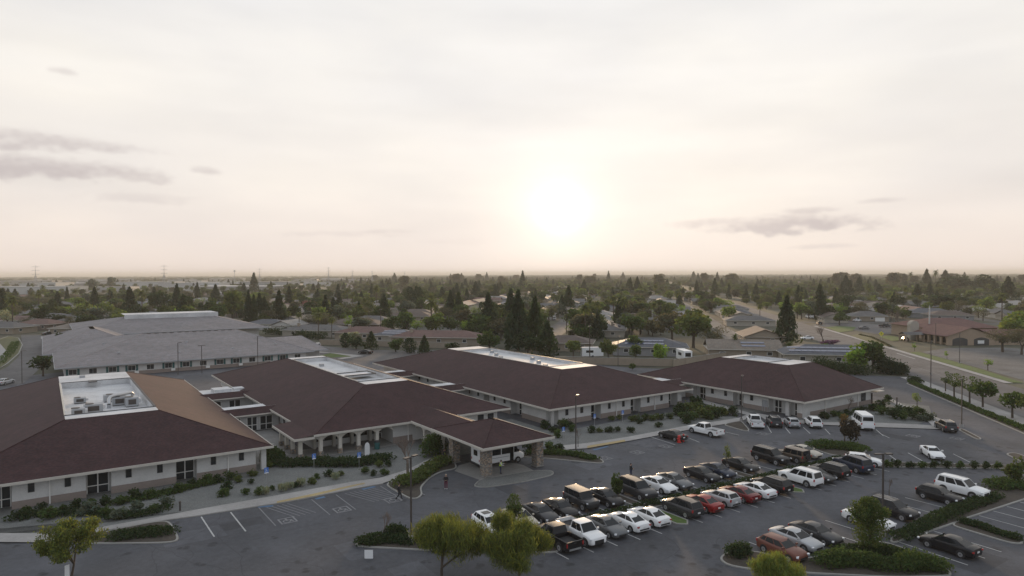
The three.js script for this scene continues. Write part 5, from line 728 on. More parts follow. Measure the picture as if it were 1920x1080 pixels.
function tree(kind, leaf, u, v, h, w, label, o = {}) {
  const list = protos[kind], pr = list[o.variant ?? Math.floor(tr() * list.length)];
  const names = { oak: 'broadleaf_tree', bushy: 'bushy_tree', airy: 'open_crowned_tree', conifer: 'conifer_tree', cypress: 'cypress_tree', palm: 'palm_tree', bare: 'bare_tree', twiggy: 'leafless_tree' };
  const t = thing(o.name || names[kind], label, kind === 'palm' ? 'palm' : 'tree', [u, o.y ?? 0.03, -v], tr() * 6.283, o.group);
  for (const [n, g, m] of [['trunk', pr.trunk, o.bark || M.bark], ['crown', pr.crown, leaf]]) { const p = part(t, n, g, m); p.scale.set(w, h, w); }
  return t;
}
// ---- foreground trees with fine feathery leaves
function feathery(seed, u, v, h, w, n, m, label, o = {}) {
  const r = rng(seed), t = thing(o.name || 'feathery_tree', label, 'tree', [u, 0.03, -v], 0), br = [], tips = [];
  const grow = (p, d, l, rad, dep) => { const e = [p[0] + d[0] * l, p[1] + d[1] * l, p[2] + d[2] * l]; br.push(tubeBetween(p, e, rad, rad * 0.72, dep > 2 ? 7 : 4)); if (dep <= (o.tip || 2)) tips.push([p, e, dep]); if (!dep) return; const k = dep >= 4 ? 3 : 2 + (r() < 0.5 ? 1 : 0); for (let i = 0; i < k; i++) { const q = new THREE.Vector3(d[0] + (r() - 0.5) * 1.15 * (w / h), d[1] * 0.8 + (r() - 0.3) * 0.45, d[2] + (r() - 0.5) * 1.15 * (w / h)).normalize(); grow(e, q.toArray(), l * (0.70 + r() * 0.18), rad * 0.66, dep - 1); } };
  grow([0, 0, 0], [0.06 * (o.lean || 0), 1, 0.02], h * (o.first || 0.24), 0.10 * h / 5.5, 5);
  part(t, 'trunk', join(br), o.bark || M.bark);
  const pts = []; for (let i = 0; i < n; i++) { const [a, b] = tips[Math.floor(r() * tips.length)], f = r(), [x, y, z] = inBall(r), s = (o.puff || 0.42) * h / 5.5; pts.push([a[0] + (b[0] - a[0]) * f + x * s, a[1] + (b[1] - a[1]) * f + y * s, a[2] + (b[2] - a[2]) * f + z * s]); }
  if (o.fill) for (let i = 0; i < n * o.fill; i++) { const y = 0.16 + r() * 0.8, q = Math.sqrt(r()) * w * 0.42 * Math.pow(Math.sin(Math.PI * Math.min(1, y * 0.95)), 0.7) * (0.7 + 0.6 * vnoise(y * 7, i % 5, 0, 3)), a = r() * 6.283; pts[i] = [Math.cos(a) * q, y * h, Math.sin(a) * q]; }
  for (let i = pts.length - 1; i > 0; i--) { const j = Math.floor(r() * (i + 1)); [pts[i], pts[j]] = [pts[j], pts[i]]; }
  const half = Math.floor(n * 0.55); part(t, 'crown', leafCloud(pts.slice(0, half), r, o.leaf || 0.2, { thin: o.thin || 0.14, droop: o.droop ?? 1.6 }), m[0]); part(t, 'crown', leafCloud(pts.slice(half), r, o.leaf || 0.2, { thin: o.thin || 0.14, droop: o.droop ?? 1.6 }), m[1] || m[0]);
  if (o.guard) part(t, 'tree_guard', box(0.35, 1.0, 0.03, -0.22, 0.5, 0.15, 0.4), M.white);
  return t;
}
{ const [a, b] = [25.9,-47.6]; feathery(5, a, -b, 8.0, 11.5, 22000, [L.yellow, L.olive], 'left feathery yellow green tree at the bottom of the view', { leaf: 0.5, thin: 0.075, tip: 3, first: 0.19, puff: 0.52, droop: 1.9 }); }
{ const [a, b] = [31.1,-44.2]; feathery(9, a, -b, 7.8, 11, 22000, [L.yellow, L.olive], 'right feathery yellow green tree covering the beige car', { leaf: 0.5, thin: 0.075, tip: 3, first: 0.19, puff: 0.52, droop: 1.9 }); }
{ const [a, b] = [1.5,-65.6]; feathery(14, a, -b, 6.0, 8.0, 11000, [L.olive, L.yellow], 'spreading rust tinged tree with a white trunk guard at lower left', { leaf: 0.2, thin: 0.4, droop: 2, guard: true, puff: 0.42, lean: 3 }); }
{ const [a, b] = [46.1,-31.1]; feathery(23, a, -b, 4.4, 8.0, 14000, [L.yellow, L.spring], 'low yellow feathery bush at the bottom edge before the copper car', { leaf: 0.45, thin: 0.08, puff: 0.65, tip: 3, droop: 1.9 }); }
feathery(31, 60.2, 31.4, 5.2, 3.4, 9000, [L.mid, L.olive], 'tree with autumn tips in front of the white sedan', { leaf: 0.17, thin: 0.6, droop: 2, puff: 0.35, tip: 3, fill: 0.5, name: 'young_tree' });
{ const [a, b] = [38.1,-55.0]; feathery(37, a, -b, 3.3, 2.0, 2600, [L.olive, L.mid], 'slim olive tree behind the right feathery tree', { leaf: 0.16, thin: 0.5, droop: 2, fill: 0.5, first: 0.16, name: 'young_tree' }); }
tree('bare', L.twig, 37.0, 76.6, 5.6, 5.6, 'leafless spreading tree beside the arcade lawn', { bark: M.paleBark, variant: 0 });
tree('bare', L.twig, 26.3, 59.6, 2.9, 1.8, 'thin staked leafless sapling on the long island', { variant: 1 });
tree('bushy', L.mid, 52.5, 55.6, 3.0, 1.9, 'small round green tree between the black sedan and dark suv'); tree('airy', L.olive, 70.9, 55.0, 3.6, 1.4, 'thin young tree in the upper row finger');
tree('bushy', L.maroon, 96.9, 53.4, 3.8, 3.2, 'dark red leaved tree by the hedged island'); tree('airy', L.rust, 97.5, 54.6, 4.8, 2.6, 'rusty thin crowned tree beside the white van');
tree('bushy', L.olive, 93.4, 31.9, 3.6, 3.2, 'olive tree by the white crossover at the right edge'); tree('bare', L.twig, 77.8, 38.4, 2.4, 1.2, 'leafless sapling beside the right lamp post'); tree('airy', L.spring, 132, 60.3, 3.4, 2.2, 'small leafy tree at the corner walk of the far block');
tree('bare', L.twig, 62.9, 74.6, 3.4, 1.5, 'leafless sapling beside the walk lamp post'); { const [a, b] = [117.7,-65.3]; tree('bare', L.twig, a, -b, 3.6, 2.6, 'leafless little tree against the plain end wall', { bark: M.paleBark }); }
// street trees on the verge
[[155.5, 65.4, 4.6, 3.6, 'airy', 'mid'], [150, 61.5, 5.2, 5.0, 'airy', 'olive'], [145.6, 57.0, 5.6, 5.2, 'airy', 'mid'], [143.0, 53.8, 5.6, 5.6, 'oak', 'mid'], [136.2, 46.8, 5.2, 5.6, 'oak', 'mid'], [134.0, 44.0, 5.0, 5.0, 'airy', 'olive']].forEach(([u, v, h, w, k, l], i) => tree(k, L[l], u, v, h, w, ['first street tree from the driveway mouth on the verge', 'second street tree from the driveway mouth on the verge', 'third street tree from the driveway mouth on the verge', 'fourth street tree from the driveway mouth with a dense crown', 'fifth street tree on the verge with a wide flat crown', 'last street tree on the verge at the right edge'][i], { group: 'street trees on the verge', y: 0.1 }));
{ const [a, b] = [228.3,-105.2]; tree('airy', L.lime, a, -b, 3.0, 2.0, 'small yellow green tree at the near tip of the church lawn'); } { const [a, b] = [214.7,-90.0]; tree('airy', L.lime, a, -b, 2.6, 1.8, 'second small yellow green tree on the church lawn'); } { const [a, b] = [198.1,-73.5]; tree('airy', L.lime, a, -b, 3.2, 3.0, 'small spreading tree at the wide end of the church lawn'); }
// ---- shrubs and hedges
const shrubGeo = [1, 2, 3, 4, 5, 6].map((s) => { const r = rng(s * 311), pts = [], lb = [...Array(5)].map(() => { const [x, , z] = inBall(r); return [x * 0.3, 0.2 + r() * 0.4, z * 0.3, 0.16 + r() * 0.16]; }); for (let i = 0; i < 380; i++) { const l = lb[i % 5], [x, y, z] = inBall(r); pts.push([l[0] + x * l[3], Math.max(0.03, l[1] + y * l[3] * 1.1), l[2] + z * l[3]]); } for (let i = 0; i < 60; i++) { const a = r() * 6.283, q = r() * 0.5; pts.push([Math.cos(a) * q, 0.05 + r() * 0.85 * (1 - q), Math.sin(a) * q]); } return leafCloud(pts, r, 0.15, { thin: 0.55 }); });
const grassGeo = [1, 2].map((s) => { const r = rng(s * 517), pts = []; for (let i = 0; i < 260; i++) { const a = r() * 6.283, q = Math.sqrt(r()) * 0.4; pts.push([Math.cos(a) * q, 0.35 + r() * 0.3, Math.sin(a) * q]); } return leafCloud(pts, r, 0.62, { thin: 0.10, droop: 0.4 }); });
const sr = rng(909);
function shrub(p, d, m, label, o = {}) { const g = o.grass ? grassGeo : shrubGeo; const s = new THREE.Mesh(g[Math.floor(sr() * g.length)], m); s.name = numbered(o.name || (o.grass ? 'grass_tuft' : 'shrub')); s.castShadow = s.receiveShadow = true; s.position.set(p[0], 0.07, p[1]); s.scale.set(d, d * (o.tall || 0.8), d); s.rotation.y = sr() * 6.28; scene.add(s); return tag(s, label, 'shrub', o.group || label); }
const ORD = ['first', 'second', 'third', 'fourth', 'fifth', 'sixth', 'seventh', 'eighth', 'ninth', 'tenth', 'eleventh', 'twelfth', 'thirteenth', 'fourteenth', 'fifteenth', 'sixteenth', 'seventeenth'];
const scatter = (list, m, label, d, o = {}) => list.slice().sort((a, b) => Math.atan2(a[0], -a[1]) - Math.atan2(b[0], -b[1])).forEach((p, i) => shrub(p, d * (0.8 + sr() * 0.5), Array.isArray(m) ? m[i % m.length] : m, `${ORD[i]} ${label}, from the left`, { ...o, group: label + 's' }));
scatter([[17.2,-83.6], [16.4,-81.1], [18.6,-80.4], [19.7,-79.2], [21.5,-80.2], [24.1,-79.7], [26.1,-79.8], [27.3,-81.5], [28.6,-81.6], [30.1,-81.0], [32.8,-80.2], [33.4,-78.7], [34.7,-78.3], [35.4,-81.7], [36.6,-81.5], [19.1,-85.7], [20.1,-84.0]], [L.mid, L.deep, L.olive], 'green shrub in the gravel along the front walk', 1.15);
scatter([[20.4,-79.1], [22.4,-79.1], [23.3,-79.4], [24.7,-79.8], [29.0,-80.0]], L.pale, 'pale grass tuft in the gravel along the front walk', 1.2, { grass: true });
scatter([[-2.3,-85.4], [-1.7,-87.2], [-0.5,-87.1], [1.5,-85.7], [2.6,-85.3], [3.9,-85.6], [5.2,-85.1], [6.6,-84.5], [8.1,-85.6], [9.5,-85.4], [11.0,-85.7], [12.2,-85.7], [14.2,-87.1], [15.6,-87.1], [17.0,-87.1], [18.4,-87.1]], [L.deep, L.mid], 'dark shrub in the row before the left block', 1.5);
scatter([[0.2,-83.7], [3.4,-82.9], [5.2,-81.6], [6.6,-80.6], [7.8,-80.6], [9.3,-80.3], [10.6,-81.3], [6.0,-79.6]], [L.mid, L.grey], 'grey green shrub in the bed below the left block', 1.7);
scatter([[16.7,-81.7], [18.6,-80.3], [19.9,-79.4], [21.1,-87.2], [23.8,-89.8], [19.0,-85.6]], [L.mid, L.olive], 'shrub near the disabled parking sign at the left block corner', 1.1);
scatter([[71.7,-79.8], [72.9,-79.0], [74.3,-78.4], [75.7,-77.1], [79.0,-84.8], [80.6,-84.7], [82.3,-82.5], [84.2,-82.1], [84.7,-80.8], [86.5,-80.5], [88.3,-80.3], [70.7,-80.6]], [L.deep, L.olive], 'round shrub in the bed before the long block', 1.5);
scatter([[66.1,-86.4], [65.9,-84.0], [68.8,-85.5], [70.5,-86.1], [64.3,-81.0], [68.7,-82.8], [55.7,-76.7], [57.0,-76.5], [58.1,-75.0], [59.4,-74.8]], [L.deep, L.mid], 'dark shrub at the canopy end of the long block', 1.9);
scatter([[81.4,-82.4], [82.6,-82.3], [84.0,-82.0], [84.9,-81.4], [86.1,-80.9], [88.3,-80.6], [81.3,-80.3], [81.9,-77.0], [75.6,-76.7]], [L.deep, L.olive, L.grey], 'round shrub beside the walk by the long block', 1.4);
scatter([[91.8,-81.2], [94.3,-82.0], [96.9,-82.7], [97.8,-82.1], [97.6,-80.5], [97.4,-78.9], [97.2,-77.4], [89.3,-78.3], [90.6,-77.4], [92.9,-77.3], [93.3,-76.2], [94.7,-76.0], [98.1,-76.8], [99.0,-76.1], [88.0,-76.2], [99.9,-84.2]], [L.deep, L.mid, L.olive], 'dense shrub in the planting between the long and far blocks', 2.7);
scatter([[110.0,-65.1], [112.4,-65.0], [113.9,-64.7], [115.6,-64.3], [118.0,-64.2], [120.5,-64.1], [123.3,-63.9], [125.9,-63.8], [111.2,-62.7]], [L.deep, L.mid], 'dark shrub against the plain end wall of the far block', 1.7);
scatter([[134.0,-66.5], [126.9,-63.9], [123.4,-63.5], [122.6,-60.0], [123.7,-59.2], [124.8,-58.4], [125.9,-57.7], [126.4,-56.6], [119.5,-58.3], [119.7,-56.9], [121.6,-56.1], [123.0,-54.5], [120.9,-61.2]], [L.deep, L.mid, L.deep], 'dark shrub in the corner bed of the far block', 2.1);
scatter([[120.9,-54.8], [121.6,-54.3], [123.0,-53.9]], L.grey, 'grey low shrub by the corner walk', 1.5);
[465, 515, 592, 667, 740, 812, 888, 970, 1042, 1112].forEach((x, i) => shrub([95.0,-41.1].map((c, k) => c) && [88.6 + (x - 440) * 0.01588 + 0.0, -(44.4 - (x - 440) * 0.01318)], 1.35, i % 3 ? L.deep : L.mid, ['first', 'second', 'third', 'fourth', 'fifth', 'sixth', 'seventh', 'eighth', 'ninth', 'tenth'][i] + ' clipped round shrub from the lamp post in the shrub row', { group: 'row of clipped round shrubs', tall: 0.9 }));
function hedge(pts, w, h, m, label, n, leaf = 0.3) {
  const r = rng(n + pts.length * 7), P = [], c = [pts.reduce((a, p) => a + p[0], 0) / pts.length, pts.reduce((a, p) => a + p[1], 0) / pts.length]; const seg = [], Ls = [0]; for (let i = 1; i < pts.length; i++) Ls.push(Ls[i - 1] + Math.hypot(pts[i][0] - pts[i - 1][0], pts[i][1] - pts[i - 1][1]));
  for (let i = 0; i < n; i++) { const s = r() * Ls[Ls.length - 1]; let k = 1; while (Ls[k] < s) k++; const f = (s - Ls[k - 1]) / (Ls[k] - Ls[k - 1]), x = pts[k - 1][0] + (pts[k][0] - pts[k - 1][0]) * f, z = pts[k - 1][1] + (pts[k][1] - pts[k - 1][1]) * f, wob = 0.8 + 0.4 * vnoise(s * 0.7, 3, 0, 5), a = r() * 6.283, q = Math.sqrt(r()); const y = Math.pow(r(), 0.6) * h * wob * (0.75 + 0.5 * vnoise(x * 1.3, z * 1.3, 0, 8)) * (r() < 0.06 ? 1.3 : 1) * Math.sqrt(Math.max(0.05, 1 - q * q * 0.75)); P.push([x + Math.cos(a) * q * w / 2 - c[0], y, z + Math.sin(a) * q * w / 2 - c[1]]); }
  const g = leafCloud(P, r, leaf, { thin: 0.7 }); const s = new THREE.Mesh(g, m); s.name = numbered('hedge'); s.castShadow = s.receiveShadow = true; s.position.set(c[0], 0.1, c[1]); scene.add(s); return tag(s, label, 'hedge');
}
hedge([[-2.9,-85.5], [-0.8,-85.9], [1.3,-84.4], [4.0,-83.2], [5.9,-80.4], [8.0,-79.6], [10.4,-80.2]], 2.0, 0.42, L.deep, 'patchy dark ground cover in the bed below the left block', 2600, 0.26); hedge([[6.2,-85.2], [8.6,-85.2], [11.2,-85.5], [14.1,-86.6], [17.2,-86.9]], 1.7, 0.5, L.mid, 'low green ground cover along the front of the left block', 2200, 0.26);
hedge([[24.5,-91.8], [25.8,-89.7], [28.6,-88.3], [30.7,-86.2], [33.4,-84.5], [35.9,-84.3], [37.7,-84.3]], 3.0, 0.9, L.deep, 'long dark hedge in front of the arcade', 5200);
hedge([[25.1,-95.1], [25.7,-93.3]], 2.6, 1.3, L.mid, 'rounded hedge at the arcade corner', 1200); hedge([[42.9,-82.5], [45.2,-83.5]], 2.6, 2.4, L.mid, 'tall dark hedge beside the covered way', 1800);
hedge([[34.0,-72.6], [35.9,-73.1], [38.4,-75.3], [40.8,-77.2], [43.6,-78.6]], 2.6, 1.0, L.olive, 'olive hedge along the curved island', 3000); hedge([[55.1,-75.8], [57.4,-74.2], [59.4,-72.1], [60.5,-68.5]], 1.8, 0.6, L.mid, 'low green planting on the island beyond the canopy', 2200);
hedge([[24.0,-59.3], [25.2,-59.0], [26.6,-58.5], [27.7,-57.1]], 2.2, 0.75, L.deep, 'low dark hedge at the tip of the long island', 2600, 0.22); hedge([[26.9,-59.3], [27.7,-59.0]], 1.6, 0.9, L.deep, 'dark round hedge behind the lamp post footing', 1000, 0.22); hedge([[28.4,-55.2], [32.8,-54.8], [36.6,-51.4], [38.2,-48.7]], 2.0, 0.6, L.mid, 'low planting under the feathery trees', 2000, 0.24);
hedge([[5.3,-74.1], [7.2,-73.7], [9.6,-72.7]], 2.6, 0.55, L.deep, 'low dark planting on the island below the left block', 2200, 0.22);
hedge([[49.6,-37.8], [50.9,-37.6]], 1.8, 0.9, L.deep, 'dark bush at the rounded end of the foreground island', 1500, 0.2); hedge([[54.4,-32.2], [56.2,-31.6], [57.7,-30.2], [57.9,-28.9]], 2.4, 1.0, L.mid, 'clipped rounded hedge at the bottom of the view', 5200, 0.2); hedge([[58.9,-28.1], [60.7,-27.5], [61.6,-26.2]], 2.4, 1.1, L.mid, 'second clipped hedge at the bottom right', 4200, 0.2); hedge([[58.0,-32.6], [59.6,-31.8], [61.5,-30.8], [61.7,-29.0]], 2.2, 0.7, L.deep, 'dark low hedge under the autumn tipped tree', 3000, 0.2);
hedge([[65.3,-31.4], [69.5,-31.5], [74.7,-31.7], [79.1,-31.6], [83.0,-31.4], [87.0,-31.3]], 2.0, 0.65, L.deep, 'dark hedge strip between the two parking rows', 5200, 0.22); hedge([[90.1,-32.7], [92.3,-32.0], [93.0,-30.7]], 3.0, 1.0, L.mid, 'olive hedge under the tree by the white crossover', 2200, 0.24);
hedge([[75.1,-30.0], [75.1,-28.4], [74.7,-26.5], [74.4,-25.0]], 1.3, 0.5, L.deep, 'narrow hedge on the low planted finger', 2600, 0.2);
hedge([[90.5,-54.9], [92.6,-53.8], [93.7,-52.1], [93.9,-50.4]], 3.4, 0.95, L.mid, 'hedge on the island in the middle of the lot', 3400, 0.26);
hedge([[37, -52.0], [44, -51.9], [51, -51.6], [60, -51.1], [70, -50.5], [80, -49.9], [88, -49.6]], 1.5, 0.5, L.deep, 'dark low planting between the facing rows of cars', 5200, 0.22);
hedge([pq(114, 60.4), pq(130, 60.5), pq(150, 60.8), pq(167, 61.0)], 1.8, 0.55, L.mid, 'low green planting under the street trees', 5200, 0.3);
hedge([[163.6,-76.1], [162.3,-73.6]], 2.0, 1.0, L.deep, 'dark bush at the head of the verge', 900, 0.3);
hedge([[171.5,-86.5], [172.5,-84.5], [172.6,-83.0]], 5.0, 3.4, L.pine, 'tall dark ivy hedge by the driveway mouth', 5200, 0.4); hedge([[168.7,-101.6], [165.1,-95.2], [164.0,-89.3], [165.7,-87.4]], 5.0, 2.4, L.deep, 'dark hedge behind the far block', 3800, 0.4);
hedge([[-10.8,-238.6], [-9.0,-270.2], [-8.6,-313.7]], 3.0, 0.8, L.mid, 'green planting on the bend of the access road', 1500, 0.35);

// =====================================================================  NEIGHBOURHOOD
const HW = { cream: mat([0.55, 0.50, 0.42], 0.9, { map: T.stucco }), tan: mat([0.42, 0.35, 0.27], 0.9, { map: T.stucco }), white: mat([0.7, 0.69, 0.66], 0.9, { map: T.stucco }), grey: mat([0.38, 0.38, 0.38], 0.9, { map: T.stucco }), brown: mat([0.26, 0.2, 0.16], 0.9, { map: T.stucco }) };
const HR = { brown: mat([0.17, 0.125, 0.105], 0.75, { map: T.shingle }), grey: mat([0.17, 0.165, 0.165], 0.75, { map: T.shingle }), red: mat([0.22, 0.12, 0.10], 0.75, { map: T.shingle }), tan: mat([0.30, 0.25, 0.20], 0.75, { map: T.shingle }), slate: mat([0.13, 0.14, 0.165], 0.7, { map: T.shingle }), light: mat([0.4, 0.38, 0.36], 0.7, { map: T.shingle }) };
const houseSpots = [];
const houseGeo = {};
function houseParts(w, d, hip, pitch) {
  const key = [w, d, hip, pitch].join(); if (houseGeo[key]) return houseGeo[key];
  const o = 0.7, y = 2.75, x = w / 2 + o, z = d / 2 + o, ry = y + (d / 2 + o) * pitch, rx = hip ? x - z : x, e = 0.16;
  const q = [[[-x, y, z], [x, y, z], [rx, ry, 0], [-rx, ry, 0]], [[x, y, -z], [-x, y, -z], [-rx, ry, 0], [rx, ry, 0]]];
  if (hip) q.push([[x, y, z], [x, y, -z], [rx, ry, 0]], [[-x, y, -z], [-x, y, z], [-rx, ry, 0]]);
  const wall = [bx(-w / 2, w / 2, 0, y, -d / 2, d / 2)]; const gable = hip ? null : quads([[[w / 2, y, d / 2], [w / 2, y, -d / 2], [w / 2, ry - 0.25, 0]], [[-w / 2, y, -d / 2], [-w / 2, y, d / 2], [-w / 2, ry - 0.25, 0]]]); if (gable) wall.push(gable);
  const fas = [bx(-x, x, y - e, y + 0.02, z, z + 0.06), bx(-x, x, y - e, y + 0.02, -z - 0.06, -z)]; if (hip) fas.push(bx(x, x + 0.06, y - e, y + 0.02, -z, z), bx(-x - 0.06, -x, y - e, y + 0.02, -z, z));
  return houseGeo[key] = { wall: join(wall.map(metric)), roof: quads(q), fascia: join(fas), soffit: bx(-x, x, y - e + 0.02, y - e + 0.06, -z, z), rise: ry, pitch, z, w, d };
}
function house(x, z, turn, w, d, hip, pitch, roof, wall, label, o = {}) {
  const g = houseParts(w, d, hip, pitch), t = thing('house', label, 'house', [x, 0.02, z], turn, o.group || 'houses beyond the wall'); houseSpots.push([x, z, Math.max(w, d) * 0.62]);
  part(t, 'wall', g.wall, wall); part(t, 'roof', g.roof, roof); part(t, 'fascia', g.fascia, M.trim); part(t, 'soffit', g.soffit, M.soffit);
  if (o.far) return t;
  for (const s of [-1, 1]) for (const f of [-0.32, 0.05, 0.34]) { const wd = part(t, 'window', box(1.5, 1.15, 0.06, f * w, 1.0, s * (d / 2 + 0.032)), M.frame); part(wd, 'pane', box(1.3, 0.95, 0.02, f * w, 1.1, s * (d / 2 + 0.075)), M.glass); }
  for (const s of [-1, 1]) { const wd = part(t, 'window', box(0.06, 1.15, 1.5, s * (w / 2 + 0.032), 1.0, d * 0.2), M.frame); part(wd, 'pane', box(0.02, 0.95, 1.3, s * (w / 2 + 0.075), 1.1, d * 0.2), M.glass); }
  if (o.garage) part(t, 'garage_door', box(4.6, 2.1, 0.07, w * 0.26, 0.02, d / 2 + 0.09), M.frame);
  if (o.chimney) { const c = part(t, 'chimney', box(0.9, g.rise + 0.7, 0.9, -w * 0.3, 0, d * 0.18), HW.tan); part(c, 'chimney_cap', box(1.05, 0.12, 1.05, -w * 0.3, g.rise + 0.7, d * 0.18), M.greyMetal); }
  for (const [sx, n] of o.solar || []) for (let i = 0; i < n; i++) for (let r = 0; r < 2; r++) { const s = part(t, 'solar_panel', new THREE.BoxGeometry(1.6, 0.05, 1.02), M.panel); const zz = g.z * (0.35 + r * 0.30) ; s.position.set(sx * w + i * 1.68, 2.75 + (g.z - zz) * g.pitch + 0.09, zz * (o.side || 1)); s.rotation.x = Math.atan(g.pitch) * (o.side || 1); }
  return t;
}
const P45 = 45 * R, Q45 = -45 * R;   // ridge along the street or across it
const nearHouses = [
  [[103.7,-249.1], Q45, 22, 12, true, 0.3, 'red', 'tan', 'red brown roofed house right of the blossom tree', { chimney: true }],
  [[108.3,-231.3], Q45, 16, 11, true, 0.3, 'slate', 'cream', 'house with slate roof and solar panels beyond the rear lane', { solar: [[-0.25, 5]] }],
  [[117.4,-216.5], Q45, 32, 12, true, 0.3, 'red', 'tan', 'long red brown roofed house with a pale chimney', { chimney: true }],
  [[163.6,-333.5], Q45, 24, 12, true, 0.34, 'brown', 'tan', 'brown roofed house with chimneys behind the hedges', { chimney: true }],
  [[176.1,-270.6], P45, 15, 11, false, 0.34, 'tan', 'tan', 'tan house right of the lime green tree', {}],
  [[185.5,-435.6], P45, 17, 12, false, 0.34, 'grey', 'cream', 'grey gabled house among the bare trees', {}],
  [[126.3,-349.2], P45, 16, 11, false, 0.34, 'light', 'white', 'white gabled house right of the pink tree', { garage: true }],
  [[85.2,-319.9], Q45, 18, 11, true, 0.3, 'slate', 'white', 'slate roofed white house behind the beige roofed building', { garage: true }],
  [[90.5,-306.5], P45, 14, 10, false, 0.36, 'light', 'white', 'small pale gabled house beside the palms', {}],
  [[92.3,-272.1], Q45, 26, 12, true, 0.28, 'grey', 'cream', 'long grey roofed house behind the palms', { chimney: true }],
  [[93.9,-367.8], P45, 16, 11, false, 0.36, 'tan', 'cream', 'house with a sunlit roof edge behind the dark trees', {}],
  [[141.7,-174.0], Q45, 17, 11, true, 0.32, 'brown', 'tan', 'purple brown roofed house behind the tall conifers', {}],
  [[189.3,-206.7], P45, 24, 15, true, 0.3, 'grey', 'cream', 'large grey hip roofed house by the sunlit street', { chimney: true, solar: [[-0.2, 4]] }],
  [[246.4,-250.4], Q45, 15, 10, false, 0.36, 'brown', 'tan', 'gabled house with sunlit verge boards', {}],
  [[155.2,-149.8], Q45, 22, 13, true, 0.32, 'slate', 'grey', 'slate roofed house with solar panels right behind the boundary wall', { solar: [[-0.3, 7]] }],
  [[268.3,-339.6], Q45, 20, 12, true, 0.3, 'tan', 'cream', 'tan hip roofed house across the sunlit street', {}],
  [[282.0,-277.5], Q45, 22, 12, true, 0.26, 'grey', 'white', 'low grey house with a white fence', {}],
  [[172.5,-128.5], Q45, 20, 12, false, 0.36, 'tan', 'tan', 'gabled house with bright sunlit roof edge behind the far block', { solar: [[0.0, 4]] }],
  [[213.2,-151.1], P45, 18, 13, false, 0.36, 'brown', 'tan', 'brown gabled house with a bright skylight panel', {}],
  [[278.0,-203.3], Q45, 22, 12, true, 0.28, 'grey', 'cream', 'wide grey roofed house beyond the brown gabled one', {}],
  [[181.1,-106.6], Q45, 25, 13, true, 0.3, 'slate', 'cream', 'house covered in blue solar panels beside the purple bush', { solar: [[-0.42, 12]] }],
  [[478.7,-396.9], Q45, 26, 13, true, 0.3, 'brown', 'tan', 'brown roofed house far behind the olive trees', {}],
  [[360.0,-276.7], Q45, 20, 12, true, 0.3, 'grey', 'white', 'grey roofed white house in the middle distance', { garage: true }],
  [[353.3,-186.8], Q45, 18, 12, true, 0.34, 'grey', 'tan', 'grey roofed house across the side street', { garage: true }],
  [[330.3,-191.9], P45, 14, 11, false, 0.36, 'brown', 'cream', 'brown gabled house at the far corner of the main road', {}],
  [[531.0,-285.2], Q45, 20, 12, true, 0.3, 'tan', 'cream', 'tan roofed house behind the far corner trees', {}],
  [[50.7,-474.1], Q45, 20, 12, true, 0.32, 'slate', 'white', 'slate roofed house left of the dark tree clump', { garage: true }],
  [[-7.0,-519.3], Q45, 20, 12, true, 0.32, 'brown', 'tan', 'tan house at the far left behind the lawn', {}],
  [[34.8,-781.4], Q45, 22, 12, true, 0.3, 'grey', 'cream', 'grey roofed house far left among the trees', {}],
];
for (const [p, turn, w, d, hip, pi, rf, wl, label, o] of nearHouses) house(p[0], p[1], turn, w, d, hip, pi, HR[rf], HW[wl], label, o);
// sunlit street between the houses
for (const s of [-6, -5, -4, -3, -2, 2, 3, 4, 5, 6]) band('residential_street', -40 + s * 72, -32 + s * 72, 300 + Math.abs(s) * 12, 1500, 0.05, M.road, 'straight street between rows of houses'); for (let k = 0; k < 5; k++) { const p = 250 + (11 * k + 5.5) * 21; band('residential_street', -460, 420, p - 4, p + 4, 0.055, M.road, 'cross street between rows of houses'); }
band('residential_street', -40, -30, 262, 520, 0.05, M.road, 'street of houses running away beyond the conifers'); band('residential_street', -112, -104, 255, 1500, 0.05, M.road, 'street of houses at the left'); band('residential_street', 33, 41, 245, 600, 0.05, M.oldlot, 'street of houses behind the far block');
// boundary walls
function wallRun(a, b, label, h = 1.9) { const dx = b[0] - a[0], dz = b[1] - a[1], l = Math.hypot(dx, dz), n = Math.max(1, Math.round(l / 5)), t = thing('boundary_wall', label, 'wall', [a[0], 0.02, a[1]], Math.atan2(-dz, dx)); for (let i = 0; i < n; i++) { part(t, 'panel', metric(bx(i * l / n + 0.12, (i + 1) * l / n - 0.12, 0, h, -0.09, 0.09)), HW.tan); part(t, 'pillar', bx(i * l / n - 0.12, i * l / n + 0.12, 0, h + 0.1, -0.16, 0.16), HW.tan); } part(t, 'coping', bx(0, l, h + 0.1, h + 0.16, -0.14, 0.14), M.kerb); }
wallRun([117.0,-148.6], [139.1,-125.5], 'pale block wall behind the long block'); wallRun([138.4,-124.6], [163.6,-127.3], 'block wall behind the far block'); wallRun([80.7,-237.3], [116.6,-195.2], 'pale block wall beyond the rear lane', 1.8);
wallRun([-21.2,-503.0], [16.5,-488.8], 'low pale wall along the hedge at the far left', 1.6);
